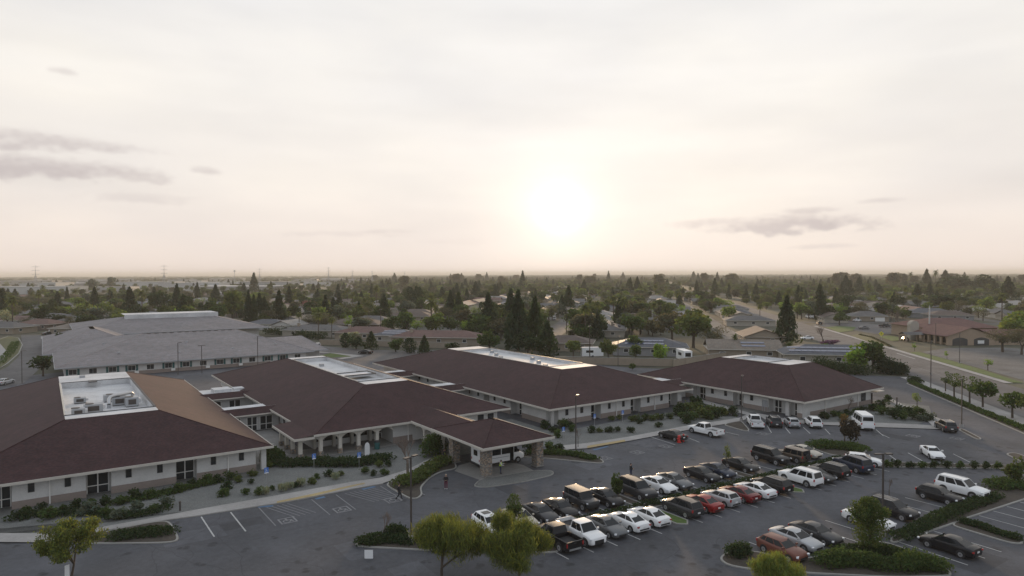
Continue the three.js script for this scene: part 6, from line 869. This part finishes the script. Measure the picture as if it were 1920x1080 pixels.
// church with arcade
{
  const t = thing('church', 'tile roofed church with a row of arches and a small white steeple', 'church', [255, 0.02, -107], -34 * R);
  const st = mat([0.50, 0.38, 0.275], 0.9, { map: T.stucco }), tile = mat([0.22, 0.10, 0.085], 0.8, { map: T.shingle });
  // local x runs along the front, -z runs back along the arcade
  part(t, 'wall', metric(bx(2.6, 16, 0, 3.3, -17.5, -0.02)), st);
  for (let i = 0; i < 5; i++) { const s = new THREE.Shape(), x0 = i * 3.4; s.moveTo(x0, 0); s.lineTo(x0, 3.2); s.lineTo(x0 + 3.4, 3.2); s.lineTo(x0 + 3.4, 0); s.lineTo(x0 + 2.9, 0); s.lineTo(x0 + 2.9, 1.7); s.absarc(x0 + 1.7, 1.7, 1.2, 0, Math.PI, false); s.lineTo(x0 + 0.5, 0); s.lineTo(x0, 0); part(t, 'arch', new THREE.ExtrudeGeometry(s, { depth: 0.5, bevelEnabled: false, curveSegments: 10 }).rotateY(Math.PI / 2).translate(0, 0, -0.03), st); part(t, 'window', bx(2.5, 2.598, 0.4, 2.5, -x0 - 2.6, -x0 - 0.8), M.glass); }
  part(t, 'front_wall', metric(bx(-0.1, 16, 0, 3.3, 0, 0.5)), st); part(t, 'gable', quads([[[-0.1, 3.3, 0.5], [16, 3.3, 0.5], [8, 5.9, 0.5]]]), st);
  part(t, 'roof', quads([[[-0.9, 3.1, 1.1], [8, 6.15, 1.1], [8, 6.15, -18.2], [-0.9, 3.1, -18.2]]]), tile); part(t, 'roof', quads([[[8, 6.15, 1.1], [16.9, 3.1, 1.1], [16.9, 3.1, -18.2], [8, 6.15, -18.2]]]), tile);
  for (const x of [4.2, 11.6]) { const s = new THREE.Shape(); s.moveTo(x - 2.6, 0); s.lineTo(x + 2.6, 0); s.lineTo(x + 2.6, 2.0); s.quadraticCurveTo(x, 3.4, x - 2.6, 2.0); s.lineTo(x - 2.6, 0); part(t, 'doorway', new THREE.ExtrudeGeometry(s, { depth: 0.06, bevelEnabled: false }).translate(0, 0, 0.502), M.darkFrame); }
  part(t, 'banner', box(2.2, 1.1, 0.05, 11.4, 0.6, 0.58), M.plate);
  part(t, 'side_wing', metric(bx(16.1, 40, 0, 3.2, -14, -0.6)), st); part(t, 'roof', quads([[[16, 3.1, 0], [41, 3.1, 0], [38, 4.9, -7], [16, 4.9, -7]], [[41, 3.1, -14.6], [16, 3.1, -14.6], [16, 4.9, -7], [38, 4.9, -7]], [[41, 3.1, 0], [41, 3.1, -14.6], [38, 4.9, -7]]]), tile);
  for (const x of [19.5, 24, 30, 35]) part(t, 'window', box(2.2, 1.5, 0.06, x, 0.8, -0.56), M.glass);
  part(t, 'rear_wall', metric(bx(6, 32, 0, 4.4, -44, -20)), st); part(t, 'rear_roof', quads([[[5, 4.3, -19], [33, 4.3, -19], [25, 7.4, -31], [13, 7.4, -31]], [[5, 4.3, -45], [5, 4.3, -19], [13, 7.4, -31]], [[33, 4.3, -19], [33, 4.3, -45], [25, 7.4, -31]], [[33, 4.3, -45], [5, 4.3, -45], [13, 7.4, -31], [25, 7.4, -31]]]), tile);
  part(t, 'bell_wall', metric(bx(-1.6, 1.6, 0, 5.6, -20.4, -18.3)), HW.cream); part(t, 'bell_cap', new THREE.CylinderGeometry(1.6, 1.6, 2.1, 16, 1, false, -Math.PI / 2, Math.PI).rotateX(-Math.PI / 2).translate(0, 5.6, -19.35), HW.cream);
  part(t, 'portico', quads([[[-7.5, 2.6, -16], [-0.4, 2.6, -16], [-0.4, 3.5, -13.6], [-7.5, 3.5, -13.6]], [[-0.4, 2.6, -11.2], [-7.5, 2.6, -11.2], [-7.5, 3.5, -13.6], [-0.4, 3.5, -13.6]]]), HR.grey); for (const x of [-7.2, -0.7]) for (const z of [-15.7, -11.5]) part(t, 'portico_post', box(0.35, 2.6, 0.35, x, 0, z), st);
  part(t, 'steeple', join([cyl(0.28, 0.22, 5.6, 9, 5.6, -24, 8), new THREE.ConeGeometry(0.3, 1.6, 8).translate(9, 12, -24)]), HW.white);
  for (let i = 0; i < 4; i++) part(t, 'roof_unit', box(1.3, 0.8, 1.1, 9.5 + i * 0.9, 5.1 - i * 0.25, -3 - i * 4), M.greyMetal);
}
// parked motorhome and truck behind the wall
{ const [a, b] = [149.6,-131.0]; const t = thing('motorhome', 'pale motorhome with a large rear window parked behind the boundary wall', 'motorhome', [a, 0.03, b], 60 * R); part(t, 'body', metric(bx(-3.6, 3.2, 0.6, 3.3, -1.2, 1.2)), M.white); part(t, 'cab_over', quads([[[3.2, 3.3, 1.2], [3.2, 3.3, -1.2], [4.3, 2.6, -1.1], [4.3, 2.6, 1.1]], [[3.2, 0.6, 1.2], [4.3, 0.6, 1.1], [4.3, 2.6, 1.1], [3.2, 3.3, 1.2]]]), M.white); part(t, 'windshield', bx(4.3, 4.34, 1.3, 2.4, -1.0, 1.0), M.carGlass); for (const s of [-1, 1]) part(t, 'side_window', bx(-1.5, 1.2, 1.8, 2.6, s * 1.202, s * 1.23), M.carGlass); part(t, 'rear_window', bx(-3.63, -3.602, 1.7, 2.8, -0.8, 0.8), M.carGlass); for (const x of [-2.2, 2.9]) for (const s of [-1, 1]) { const w = part(t, 'wheel', new THREE.CylinderGeometry(0.42, 0.42, 0.28, 16).rotateX(Math.PI / 2), M.tyre); w.position.set(x, 0.42, s * 1.05); part(w, 'rim', new THREE.CylinderGeometry(0.22, 0.22, 0.29, 12).rotateX(Math.PI / 2), M.rim); } }
{ const [a, b] = [134.7,-153.3]; const t = thing('travel_trailer', 'white travel trailer parked behind the boundary wall', 'trailer', [a, 0.03, b], -30 * R); part(t, 'body', metric(bx(-3.2, 3.2, 0.5, 2.9, -1.2, 1.2)), M.white); part(t, 'roof', bx(-3.1, 3.1, 2.9, 3.02, -1.1, 1.1), M.membrane); for (const s of [-1, 1]) { part(t, 'side_window', bx(-2, 0.2, 1.5, 2.2, s * 1.202, s * 1.23), M.carGlass); part(t, 'wheel', new THREE.CylinderGeometry(0.36, 0.36, 0.25, 14).rotateX(Math.PI / 2).translate(0, 0.36, s * 1.1), M.tyre); } }
// utility poles
for (const [p, l] of [[[126.4,-144.8], 'tall wooden utility pole at the boundary wall'], [[178.2,-218.8], 'utility pole beside the sunlit street'], [[116.1,-265.1], 'utility pole beside the red brown roofed house'], [[78.6,-422.2], 'utility pole behind the beige roofed building']]) { const t = thing('utility_pole', l, 'pole', [p[0], 0, p[1]], 0.6, 'utility poles'); part(t, 'pole', cyl(0.17, 0.11, 11, 0, 0, 0, 8), M.bark); part(t, 'crossarm', box(2.4, 0.14, 0.12, 0, 10.1, 0), M.bark); part(t, 'insulator', join([-1, -0.4, 0.4, 1].map((x) => cyl(0.05, 0.05, 0.18, x, 10.24, 0, 6))), M.greyMetal); }

// ---- named trees (base position, height, width)
const namedTrees = [
  ['conifer', 'pine', [126.6,-180.0], 19, 13, 'tallest dark conifer behind the long roof well'], ['conifer', 'deep', [133.8,-180.6], 17, 13, 'second tall dark conifer beside the tallest one'], ['conifer', 'deep', [125.5,-163.2], 10.5, 12, 'dark conifer in front of the purple brown roofed house'], ['oak', 'deep', [117.7,-162.4], 9, 10, 'dark round tree at the wall behind the long roof well'], ['oak', 'mid', [114.3,-178.1], 8, 9, 'green round tree left of the tall pair at the wall'], ['cypress', 'pine', [132.0,-192.1], 11, 6, 'dark cypress left of the tall conifers'],
  ['conifer', 'pine', [213.7,-140.8], 16.5, 13, 'big dark conifer behind the far block'], ['conifer', 'pine', [331.7,-199.5], 17, 10, 'dark conifer at the far end of the main road'], ['conifer', 'pine', [696.7,-390.0], 22, 20, 'tall far conifer left of the church'], ['conifer', 'pine', [723.2,-390.1], 20, 20, 'second tall far conifer left of the church'], ['conifer', 'pine', [626.5,-219.1], 21, 22, 'broad far conifer at the right edge'], ['oak', 'deep', [856.6,-350.7], 24, 40, 'huge dark round tree on the horizon behind the church'], ['oak', 'deep', [860.9,-321.4], 25, 34, 'second huge dark tree on the right horizon'], ['conifer', 'deep', [1004.9,-447.4], 19, 20, 'dark tree left of the huge round one'],
  ['oak', 'deep', [57.3,-453.8], 17, 15, 'dark tree clump behind the beige roofed building'], ['conifer', 'pine', [67.4,-459.1], 19, 12, 'dark conifer in the clump behind the beige roofed building'], ['oak', 'deep', [67.7,-427.5], 14, 14, 'dark broad tree right of the clump'], ['conifer', 'pine', [113.0,-657.3], 18, 11, 'far conifer standing above the dark clump'], ['conifer', 'pine', [81.6,-342.7], 17, 9, 'dark slim conifer right of the yellow green tree'], ['conifer', 'deep', [83.7,-341.1], 15, 8, 'second slim dark conifer by the beige roof'], ['oak', 'olive', [80.3,-370.4], 18, 15, 'tall yellow green tree behind the beige roof'], ['oak', 'mid', [76.0,-393.5], 14, 13, 'green tree behind the middle of the beige roof'], ['oak', 'spring', [117.6,-420.6], 10, 9, 'pale green tree behind the slate roofed white house'],
  ['bushy', 'pink', [147.4,-448.6], 10.5, 15, 'pink blossom tree among the houses'], ['bushy', 'lime', [169.6,-272.5], 7, 9, 'lime green round tree by the tan house'], ['bushy', 'pale', [90.3,-233.9], 6.2, 7.5, 'pale blossom tree beside the red brown roofed house'], ['bushy', 'purple', [219.0,-128.3], 3.2, 8, 'purple flowering bush beside the blue solar roof'], ['bare', 'twig', [220.5,-131.4], 8, 8, 'leafless tree beside the purple bush'],
  ['bushy', 'lime', [169.1,-92.3], 7.5, 9, 'bright green round tree behind the far block'], ['oak', 'mid', [170.6,-88.5], 8.5, 9, 'dark green tree beside the bright one behind the far block'], ['airy', 'lime', [193.1,-113.9], 4.5, 4.5, 'small yellow green tree in front of the blue solar roof'], ['bushy', 'lime', [142.1,-133.4], 5.8, 5.4, 'bright yellow green tree in front of the boundary wall'], ['oak', 'mid', [136.8,-137.3], 5.6, 4.2, 'green tree left of the bright one at the boundary wall'], ['oak', 'olive', [132.3,-143.6], 7, 6, 'olive tree beside the white travel trailer'], ['bushy', 'mid', [124.9,-126.5], 2.0, 2.0, 'small dark bush in front of the boundary wall'], ['oak', 'olive', [129.3,-155.5], 6, 6, 'olive tree behind the long block roof'],
  ['oak', 'olive', [179.5,-153.1], 13, 16, 'broad olive tree behind the slate roofed house'], ['oak', 'haze', [190.2,-172.1], 12, 14, 'brownish tree left of the broad olive tree'], ['twiggy', 'haze', [180.7,-146.3], 9, 12, 'brown leafless tree behind the far block'], ['oak', 'mid', [149.7,-150.6], 7, 6, 'green tree behind the boundary wall by the trailer'], ['twiggy', 'haze', [158.0,-285.2], 10, 15, 'brown leafless tree behind the long red brown roof'], ['twiggy', 'haze', [140.3,-355.3], 10, 16, 'grey leafless tree before the grey gabled house'],
  ['cypress', 'pine', [84.6,-222.7], 5, 4.6, 'first dark evergreen on the rear wall from the blossom tree'], ['bushy', 'deep', [85.7,-215.8], 4.8, 6.6, 'second dark evergreen along the rear wall'], ['conifer', 'deep', [89.1,-211.3], 6.0, 6.5, 'third dark evergreen along the rear wall'], ['bushy', 'mid', [93.1,-200.9], 6, 6.4, 'leafy green tree among the rear wall evergreens'], ['cypress', 'pine', [95.4,-195.5], 4.8, 5.6, 'fourth dark evergreen along the rear wall'], ['conifer', 'deep', [98.5,-191.4], 5.6, 6.6, 'fifth dark evergreen along the rear wall'], ['bushy', 'deep', [104.9,-185.0], 4.0, 5.5, 'round dark bush at the right end of the rear wall'],
  ['palm', 'olive', [91.9,-297.2], 9, 8, 'fan palm behind the right end of the beige roof'], ['palm', 'olive', [95.3,-324.2], 8, 7, 'palm left of the fan palm by the beige roof'], ['palm', 'olive', [87.3,-258.4], 11, 9, 'tall palm right of the beige roof'], ['palm', 'olive', [91.5,-255.3], 9, 7, 'short palm in front of the long grey roof'], ['palm', 'olive', [173.8,-329.8], 15, 12, 'tall palm in the middle distance left of centre'], ['palm', 'olive', [195.7,-454.0], 18, 14, 'tall bushy palm far behind the brown roofed house'], ['palm', 'olive', [162.5,-244.6], 11, 9, 'palm left of the tall conifers'], ['palm', 'olive', [162.1,-238.2], 10, 9, 'second palm left of the tall conifers'], ['palm', 'olive', [213.0,-243.9], 14, 10, 'tall palm by the sunlit street'], ['palm', 'olive', [215.8,-241.8], 13, 10, 'palm pair right of the sunlit street'], ['palm', 'olive', [185.4,-227.5], 8, 7, 'short palm on the corner of the sunlit street'], ['palm', 'mid', [171.1,-130.0], 7, 5, 'palm behind the far block well'], ['palm', 'mid', [178.3,-124.7], 5, 7, 'spreading palm behind the far block'], ['palm', 'mid', [184.2,-120.4], 4.5, 6, 'low palm behind the far block'], ['palm', 'mid', [1043.8,-453.4], 30, 17, 'very tall palm on the right horizon'], ['palm', 'mid', [1121.5,-523.7], 27, 16, 'tall palm on the right horizon left of the tallest'],
  ['oak', 'mid', [312.0,-177.7], 7, 10, 'green tree on the small corner lawn'], ['bare', 'twig', [286.2,-139.5], 12, 12, 'leafless tall tree in front of the church'], ['oak', 'deep', [364.1,-185.1], 10, 12, 'dark tree behind the side street house'], ['oak', 'deep', [469.4,-198.8], 12, 24, 'dark spreading tree behind the church arcade'], ['oak', 'grey', [522.6,-198.2], 11, 20, 'grey green round tree behind the church hall'], ['oak', 'spring', [289.0,-99.3], 12, 16, 'yellow green tree at the right end of the church'], ['twiggy', 'haze', [247.6,-87.9], 9, 12, 'leafless tree before the church wing'], ['twiggy', 'haze', [244.1,-81.7], 8, 10, 'leafless tree at the right edge before the church wing'],
  ['oak', 'deep', [-0.3,-204.1], 5.5, 7, 'dark round tree at the corner of the beige roofed building'], ['bushy', 'pine', [6.4,-203.1], 3.5, 5.0, 'dark bush before the windows of the beige roofed building'], ['airy', 'pale', [-13.7,-387.1], 11, 12, 'pale blossom tree at the left edge'], ['oak', 'deep', [28.8,-479.4], 9, 9, 'dark tree beside the side street at the left'], ['conifer', 'pine', [40.0,-558.8], 13, 8, 'dark conifer beside the side street at the left'], ['conifer', 'pine', [49.2,-573.0], 11, 9, 'second dark conifer left of the slate roofed house'], ['oak', 'deep', [5.2,-282.4], 6, 5, 'dark shrubby tree beside the pale path at the left'], ['oak', 'deep', [6.5,-409.4], 6, 9, 'dark tree at the end of the hedge at the left'], ['conifer', 'pine', [16.4,-674.1], 15, 8, 'dark conifer far left'],
  ['conifer', 'pine', [168.7,-299.0], 16.5, 11, 'dark conifer behind the long red brown roof'], ['conifer', 'deep', [171.9,-296.5], 15.5, 11, 'second dark conifer behind the long red brown roof'], ['cypress', 'pine', [211.6,-432.5], 16, 10, 'dark columnar tree behind the brown roofed house'], ['cypress', 'pine', [210.3,-416.1], 16, 10, 'second dark columnar tree behind the brown roofed house'], ['conifer', 'deep', [278.2,-339.3], 17, 15, 'broad conifer beyond the tan hip roofed house'], ['conifer', 'deep', [524.6,-534.3], 20, 15, 'far conifer above the large grey roof'], ['conifer', 'pine', [530.3,-529.5], 21, 15, 'second far conifer above the large grey roof'], ['conifer', 'deep', [593.1,-476.8], 19, 14, 'far conifer above the olive trees'], ['oak', 'olive', [305.1,-326.3], 11, 17, 'olive tree above the large grey hip roof'], ['oak', 'mid', [274.0,-253.6], 12, 16, 'green tree right of the large grey hip roof'],
  ['oak', 'grey', [54.4,-1036.9], 24, 17, 'tall far tree left of the pylon'], ['oak', 'grey', [87.6,-1224.3], 24, 20, 'second tall far tree left of the pylon'],
];
for (const [k, l, p, h, w, label] of namedTrees) tree(k, L[l], p[0], -p[1], h, w, label, { group: 'trees of the neighbourhood' });
hedge([[-12.4,-482.4], [-5.5,-484.0], [3.9,-463.4], [11.7,-451.0]], 5, 2.4, L.mid, 'long green hedge on the low wall at the far left', 2600, 0.7);
hedge([[76.9,-294.2], [81.9,-283.9], [84.7,-263.4], [88.6,-254.9]], 4, 2.6, L.deep, 'dark hedge at the right rear of the beige roofed building', 2600, 0.6);
hedge([[270.1,-145.4], [262.5,-136.5], [235.1,-116.1]], 1.2, 0.35, L.haze, 'low brown planting along the road by the church', 1500, 0.4);

// where a far thing stands, in words
const placeWords = (x, z) => { const d = Math.hypot(x, z), az = Math.atan2(x, -z) / R - 34.6; const depth = d < 380 ? 'in the nearest rows' : d < 480 ? 'in the second rows' : d < 600 ? 'in the middle rows' : d < 760 ? 'in the farther rows' : 'towards the horizon'; const side = az < -31 ? 'at the left edge' : az < -24 ? 'behind the left of the beige roof' : az < -17 ? 'behind the right of the beige roof' : az < -11 ? 'behind the palms' : az < -5 ? 'behind the rear wall evergreens' : az < 0 ? 'left of the tall conifers' : az < 5 ? 'right of the tall conifers' : az < 11 ? 'beyond the sunlit street' : az < 17 ? 'behind the solar panelled houses' : az < 22 ? 'behind the far clinic block' : az < 28 ? 'beyond the main road' : az < 33 ? 'behind the church' : 'at the right edge'; return depth + ' ' + side; };
// ---- the rest of the town, laid out on the same street grid
const rr = rng(20240), inView = (x, z, m = 0.06) => { const a = Math.atan2(x, -z) - 34.6 * R; return Math.abs(a) < 37.2 * R + m; };
const blocked = (x, z, r) => houseSpots.some(([a, b, s]) => Math.hypot(a - x, b - z) < s + r);
const nearTree = namedTrees.map(([, , p, , w]) => [p[0], p[1], w / 2]);
const onRoad = (p, q, w = 3) => (q > 63 - w && q < 84 + w) || (q > -41 - w && q < -29 + w && p < 620) || (q > 32 - w && q < 42 + w && p < 620) || (q > -113 - w && q < -103 + w);
const toPQ = (x, z) => [(x - z) * D45, (x + z) * D45];
const lots = []; for (let s = -14; s <= 16; s++) for (const side of [-1, 1]) for (let i = 0; i < 90; i++) { const q = -36 + s * 72 + side * 18 + (rr() - 0.5) * 3, p = 250 + i * 21 + (rr() - 0.5) * 3; lots.push([p, q, side]); }
const cand = []; for (const [p, q, side] of lots) { const [x, z] = pq(p, q), d = Math.hypot(x, z); const az = Math.atan2(x, -z) / R - 34.6; if (!inView(x, z) || d > 1900) continue; if (d < 300 || (d < 520 && blocked(x, z, 8))) continue; if (q > 58 && q < 92) continue; if (az < -14 && d > 900) continue; if (x > 180 && -z < 200 && d < 420) continue; if (Math.floor(p / 21) % 11 === 5) continue; cand.push([d, x, z, side]); }
cand.sort((a, b) => a[0] - b[0]);
const roofKeys = Object.keys(HR), wallKeys = Object.keys(HW), sizes = [[20, 12], [16, 11], [24, 13], [18, 12]];
const roofWord = { brown: 'brown', grey: 'grey', red: 'red brown', tan: 'tan', slate: 'slate', light: 'pale' };
cand.slice(0, 170).forEach(([d, x, z, side], i) => { const rk = roofKeys[Math.floor(rr() * 6)], wk = wallKeys[Math.floor(rr() * 5)], [w, dd] = sizes[Math.floor(rr() * 4)], hip = rr() < 0.6; house(x, z, rr() < 0.6 ? P45 : Q45, w, dd, hip, 0.32, HR[rk], HW[wk], `${roofWord[rk]} ${hip ? 'hip' : 'gable'} roofed house ${placeWords(x, z)}`, { group: `${roofWord[rk]} ${hip ? 'hip' : 'gable'} roofed distant houses`, far: d > 430 }); });
const M4 = new THREE.Matrix4(), V3 = new THREE.Vector3(), Qn = new THREE.Quaternion(), UPV = new THREE.Vector3(0, 1, 0), S3 = new THREE.Vector3();
function instances(name, geo, m, list, label, colors) { const im = new THREE.InstancedMesh(geo, m, list.length); im.name = numbered(name); im.userData = { kind: 'stuff', label }; list.forEach(([x, z, h, w, a, c], i) => { M4.compose(V3.set(x, 0, z), Qn.setFromAxisAngle(UPV, a), S3.set(w, h, w)); im.setMatrixAt(i, M4); if (c) im.setColorAt(i, c); }); im.castShadow = im.receiveShadow = true; scene.add(im); return im; }
{
  const by = {}; for (const [d, x, z] of cand.slice(170)) { const rk = roofKeys[Math.floor(rr() * 6)]; (by[rk] ||= []).push([x, z, 1, 0.9 + rr() * 0.3, rr() < 0.6 ? P45 : Q45]); }
  for (const rk of roofKeys) if (by[rk]) { const g = houseParts(20, 12, true, 0.32); instances('distant_roofs', g.roof, HR[rk], by[rk], 'roofs of the farthest houses among the trees'); instances('distant_walls', g.wall, HW[wallKeys[Math.floor(rr() * 5)]], by[rk], 'walls of the farthest houses among the trees'); }
}
// trees between the houses: the nearest ones as trees of their own
const kinds = [['oak', 'spring'], ['airy', 'lime'], ['oak', 'olive'], ['oak', 'mid'], ['oak', 'deep'], ['oak', 'mid'], ['oak', 'olive'], ['oak', 'haze'], ['twiggy', 'haze'], ['bushy', 'mid'], ['bushy', 'olive'], ['conifer', 'pine'], ['cypress', 'deep'], ['airy', 'spring'], ['palm', 'olive'], ['twiggy', 'haze'], ['oak', 'grey'], ['airy', 'olive'], ['oak', 'olive'], ['oak', 'mid'], ['twiggy', 'haze'], ['oak', 'haze'], ['bushy', 'haze'], ['oak', 'deep']];
const kindWord = { oak: 'broad', twiggy: 'leafless', bushy: 'bushy', conifer: 'pointed conifer', cypress: 'columnar evergreen', airy: 'open crowned', palm: 'palm' }, leafWord = { deep: 'dark green', mid: 'green', olive: 'olive', haze: 'brownish', pine: 'very dark', spring: 'pale green', grey: 'grey green', lime: 'bright green' };
const spots = []; for (let i = 0; i < 34000 && spots.length < 11000; i++) { const d = 255 + Math.pow(rr(), 1.25) * 2500, az = (rr() * 2 - 1) * 38.5, x = Math.sin((az + 34.6) * R) * d, z = -Math.cos((az + 34.6) * R) * d; const [p, q] = toPQ(x, z); if (onRoad(p, q, 2)) continue; if (az < -13 && d > 800 && rr() < 0.8) continue; if (d < 560 && blocked(x, z, -1)) continue; if (x < 95 && -z < 335 && x > -30) continue; if (x > 175 && -z < 190 && d < 420) continue; if (p < 205) continue; if (q < -60 && p < 262) continue; if (d < 800 && rr() < 0.56) continue; if (nearTree.some(([a, b, w]) => Math.hypot(a - x, b - z) < w * 0.6)) continue; spots.push([d, x, z]); }
spots.sort((a, b) => a[0] - b[0]);
const heightOf = { oak: [6, 5.5], twiggy: [6, 5], bushy: [4, 4], conifer: [10, 8], cypress: [7, 5], airy: [5, 4], palm: [9, 8] }, aspect = { oak: 1.05, twiggy: 1.15, bushy: 1.1, conifer: 0.75, cypress: 0.6, airy: 0.95, palm: 0.8 };
spots.slice(0, 620).forEach(([d, x, z]) => { const [k, l] = kinds[Math.floor(rr() * kinds.length)], [h0, h1] = heightOf[k], h = h0 + rr() * h1; tree(k, L[l], x, -z, h, h * aspect[k] * (0.85 + rr() * 0.4), `${leafWord[l]} ${kindWord[k]} tree ${placeWords(x, z)}`, { group: `${leafWord[l]} ${kindWord[k]} trees among the houses` }); });
{
  const far = {}; for (const [d, x, z] of spots.slice(620)) { const [k, l] = kinds[Math.floor(rr() * kinds.length)], [h0, h1] = heightOf[k], h = h0 + rr() * h1; (far[k + ' ' + l] ||= []).push([x, z, h, h * aspect[k] * (0.9 + rr() * 0.5), rr() * 6.28]); }
  for (const key of Object.keys(far)) { const [k, l] = key.split(' '), pr = protos[k]; const half = Math.ceil(far[key].length / 2); instances('distant_trees', pr[0].crown, L[l], far[key].slice(0, half), 'far trees reading as one wooded mass'); if (far[key].length > half) instances('distant_trees', pr[1].crown, L[l], far[key].slice(half), 'far trees reading as one wooded mass'); }
  const tall = []; for (let i = 0; i < 46; i++) { const d = 900 + rr() * 1200, az = (rr() * 2 - 0.75) * 30; tall.push([Math.sin((az + 34.6) * R) * d, -Math.cos((az + 34.6) * R) * d, 24 + rr() * 7, 16 + rr() * 14, rr() * 6.28]); } instances('distant_trees', protos.oak[2].crown, L.haze, tall.slice(0, 28), 'tall far trees standing on the horizon'); instances('distant_trees', protos.conifer[1].crown, L.pine, tall.slice(28), 'tall far conifers standing on the horizon');
  const lo = []; const lo2 = []; for (let i = 0; i < 6500; i++) { const d = 2500 + Math.pow(rr(), 1.1) * 5800, az = (rr() * 2 - 1) * 39; if (az < -13 && rr() < 0.5) continue; (i % 3 ? lo : lo2).push([Math.sin((az + 34.6) * R) * d, -Math.cos((az + 34.6) * R) * d, 7 + rr() * 9, 26 + rr() * 30, rr() * 6.28]); }
  const lowCrown = broadleaf(999, 260, 0.15, { base: 0.02, lobes: 12 }).crown; instances('horizon_trees', lowCrown, L.haze, lo, 'hazy tree belt along the horizon'); instances('horizon_trees', lowCrown, L.deep, lo2, 'hazy dark tree belt along the horizon');
}
// pale sheds of the industrial quarter on the left horizon
const shedM = [mat([0.55, 0.54, 0.52], 0.8, { map: T.stucco }), mat([0.4, 0.38, 0.36], 0.8, { map: T.stucco }), mat([0.68, 0.67, 0.65], 0.8, { map: T.stucco })];
for (let i = 0; i < 64; i++) { const d = 1050 + rr() * 2400, az = -38 + rr() * 25, x = Math.sin((az + 34.6) * R) * d, z = -Math.cos((az + 34.6) * R) * d, w = 40 + rr() * 90, dp = 30 + rr() * 40, h = 6 + rr() * 6; const t = thing('warehouse', 'pale flat warehouse in the industrial quarter on the left horizon', 'warehouse', [x, 0, z], 34.6 * -R + (rr() - 0.5) * 0.5, 'warehouses on the left horizon'); part(t, 'wall', metric(box(w, h, dp)), shedM[i % 3]); part(t, 'roof', box(w + 0.6, 0.5, dp + 0.6, 0, h, 0), shedM[(i + 1) % 3]); for (let k = 0; k < 3; k++) part(t, 'loading_door', box(5, 4.4, 0.3, -w / 3 + k * w / 3, 0, dp / 2 + 0.16), M.greyMetal); }
// transmission towers
function pylon(px, d, h, label) { const az = Math.atan((px - 960) / 1275) + 34.6 * R, x = Math.sin(az) * d, z = -Math.cos(az) * d, t = thing('transmission_tower', label, 'pylon', [x, 0, z], 0.5, 'transmission towers'), s = h / 50; const leg = (a, b) => tubeBetween([a * 4.5 * s, 0, b * 4.5 * s], [a * 0.9 * s, h * 0.62, b * 0.9 * s], 0.3, 0.22, 4); part(t, 'legs', join([leg(1, 1), leg(1, -1), leg(-1, 1), leg(-1, -1)]), M.greyMetal); part(t, 'mast', tubeBetween([0, h * 0.6, 0], [0, h, 0], 0.5, 0.15, 5), M.greyMetal); const br = []; for (let k = 0; k < 5; k++) { const y0 = h * 0.12 * k, y1 = h * 0.12 * (k + 1), r0 = (4.5 - 3.6 * y0 / (h * 0.62)) * s, r1 = (4.5 - 3.6 * y1 / (h * 0.62)) * s; for (const e of [-1, 1]) br.push(tubeBetween([-r0, y0, e * r0], [r1, y1, e * r1], 0.14, 0.14, 3), tubeBetween([r0, y0, e * r0], [-r1, y1, e * r1], 0.14, 0.14, 3), tubeBetween([e * r0, y0, -r0], [e * r1, y1, r1], 0.14, 0.14, 3)); } part(t, 'bracing', join(br), M.greyMetal); for (const y of [0.66, 0.8, 0.93]) part(t, 'crossarm', box(13 * s, 0.4, 0.4, 0, h * y, 0), M.greyMetal); }
pylon(67, 1200, 40, 'far transmission tower at the left edge of the horizon'); pylon(308, 1150, 41, 'tallest looking transmission tower on the left horizon'); pylon(487, 1300, 37, 'transmission tower left of the horizon centre'); pylon(616, 1250, 39, 'transmission tower above the pink tree'); pylon(661, 1500, 34, 'small transmission tower right of the one above the pink tree'); pylon(698, 1700, 34, 'faint transmission tower on the horizon'); pylon(759, 1900, 34, 'faintest transmission tower near the centre of the horizon');
{ const az = Math.atan((440 - 960) / 1275) + 34.6 * R, d = 1900, t = thing('radio_mast', 'slim mast with a round head on the left horizon', 'mast', [Math.sin(az) * d, 0, -Math.cos(az) * d]); part(t, 'pole', cyl(0.6, 0.4, 34, 0, 0, 0, 6), M.greyMetal); part(t, 'head', cyl(2.2, 2.2, 3.5, 0, 33, 0, 10), M.greyMetal); }

scene.updateMatrixWorld(true);
renderer.render(scene, camera);
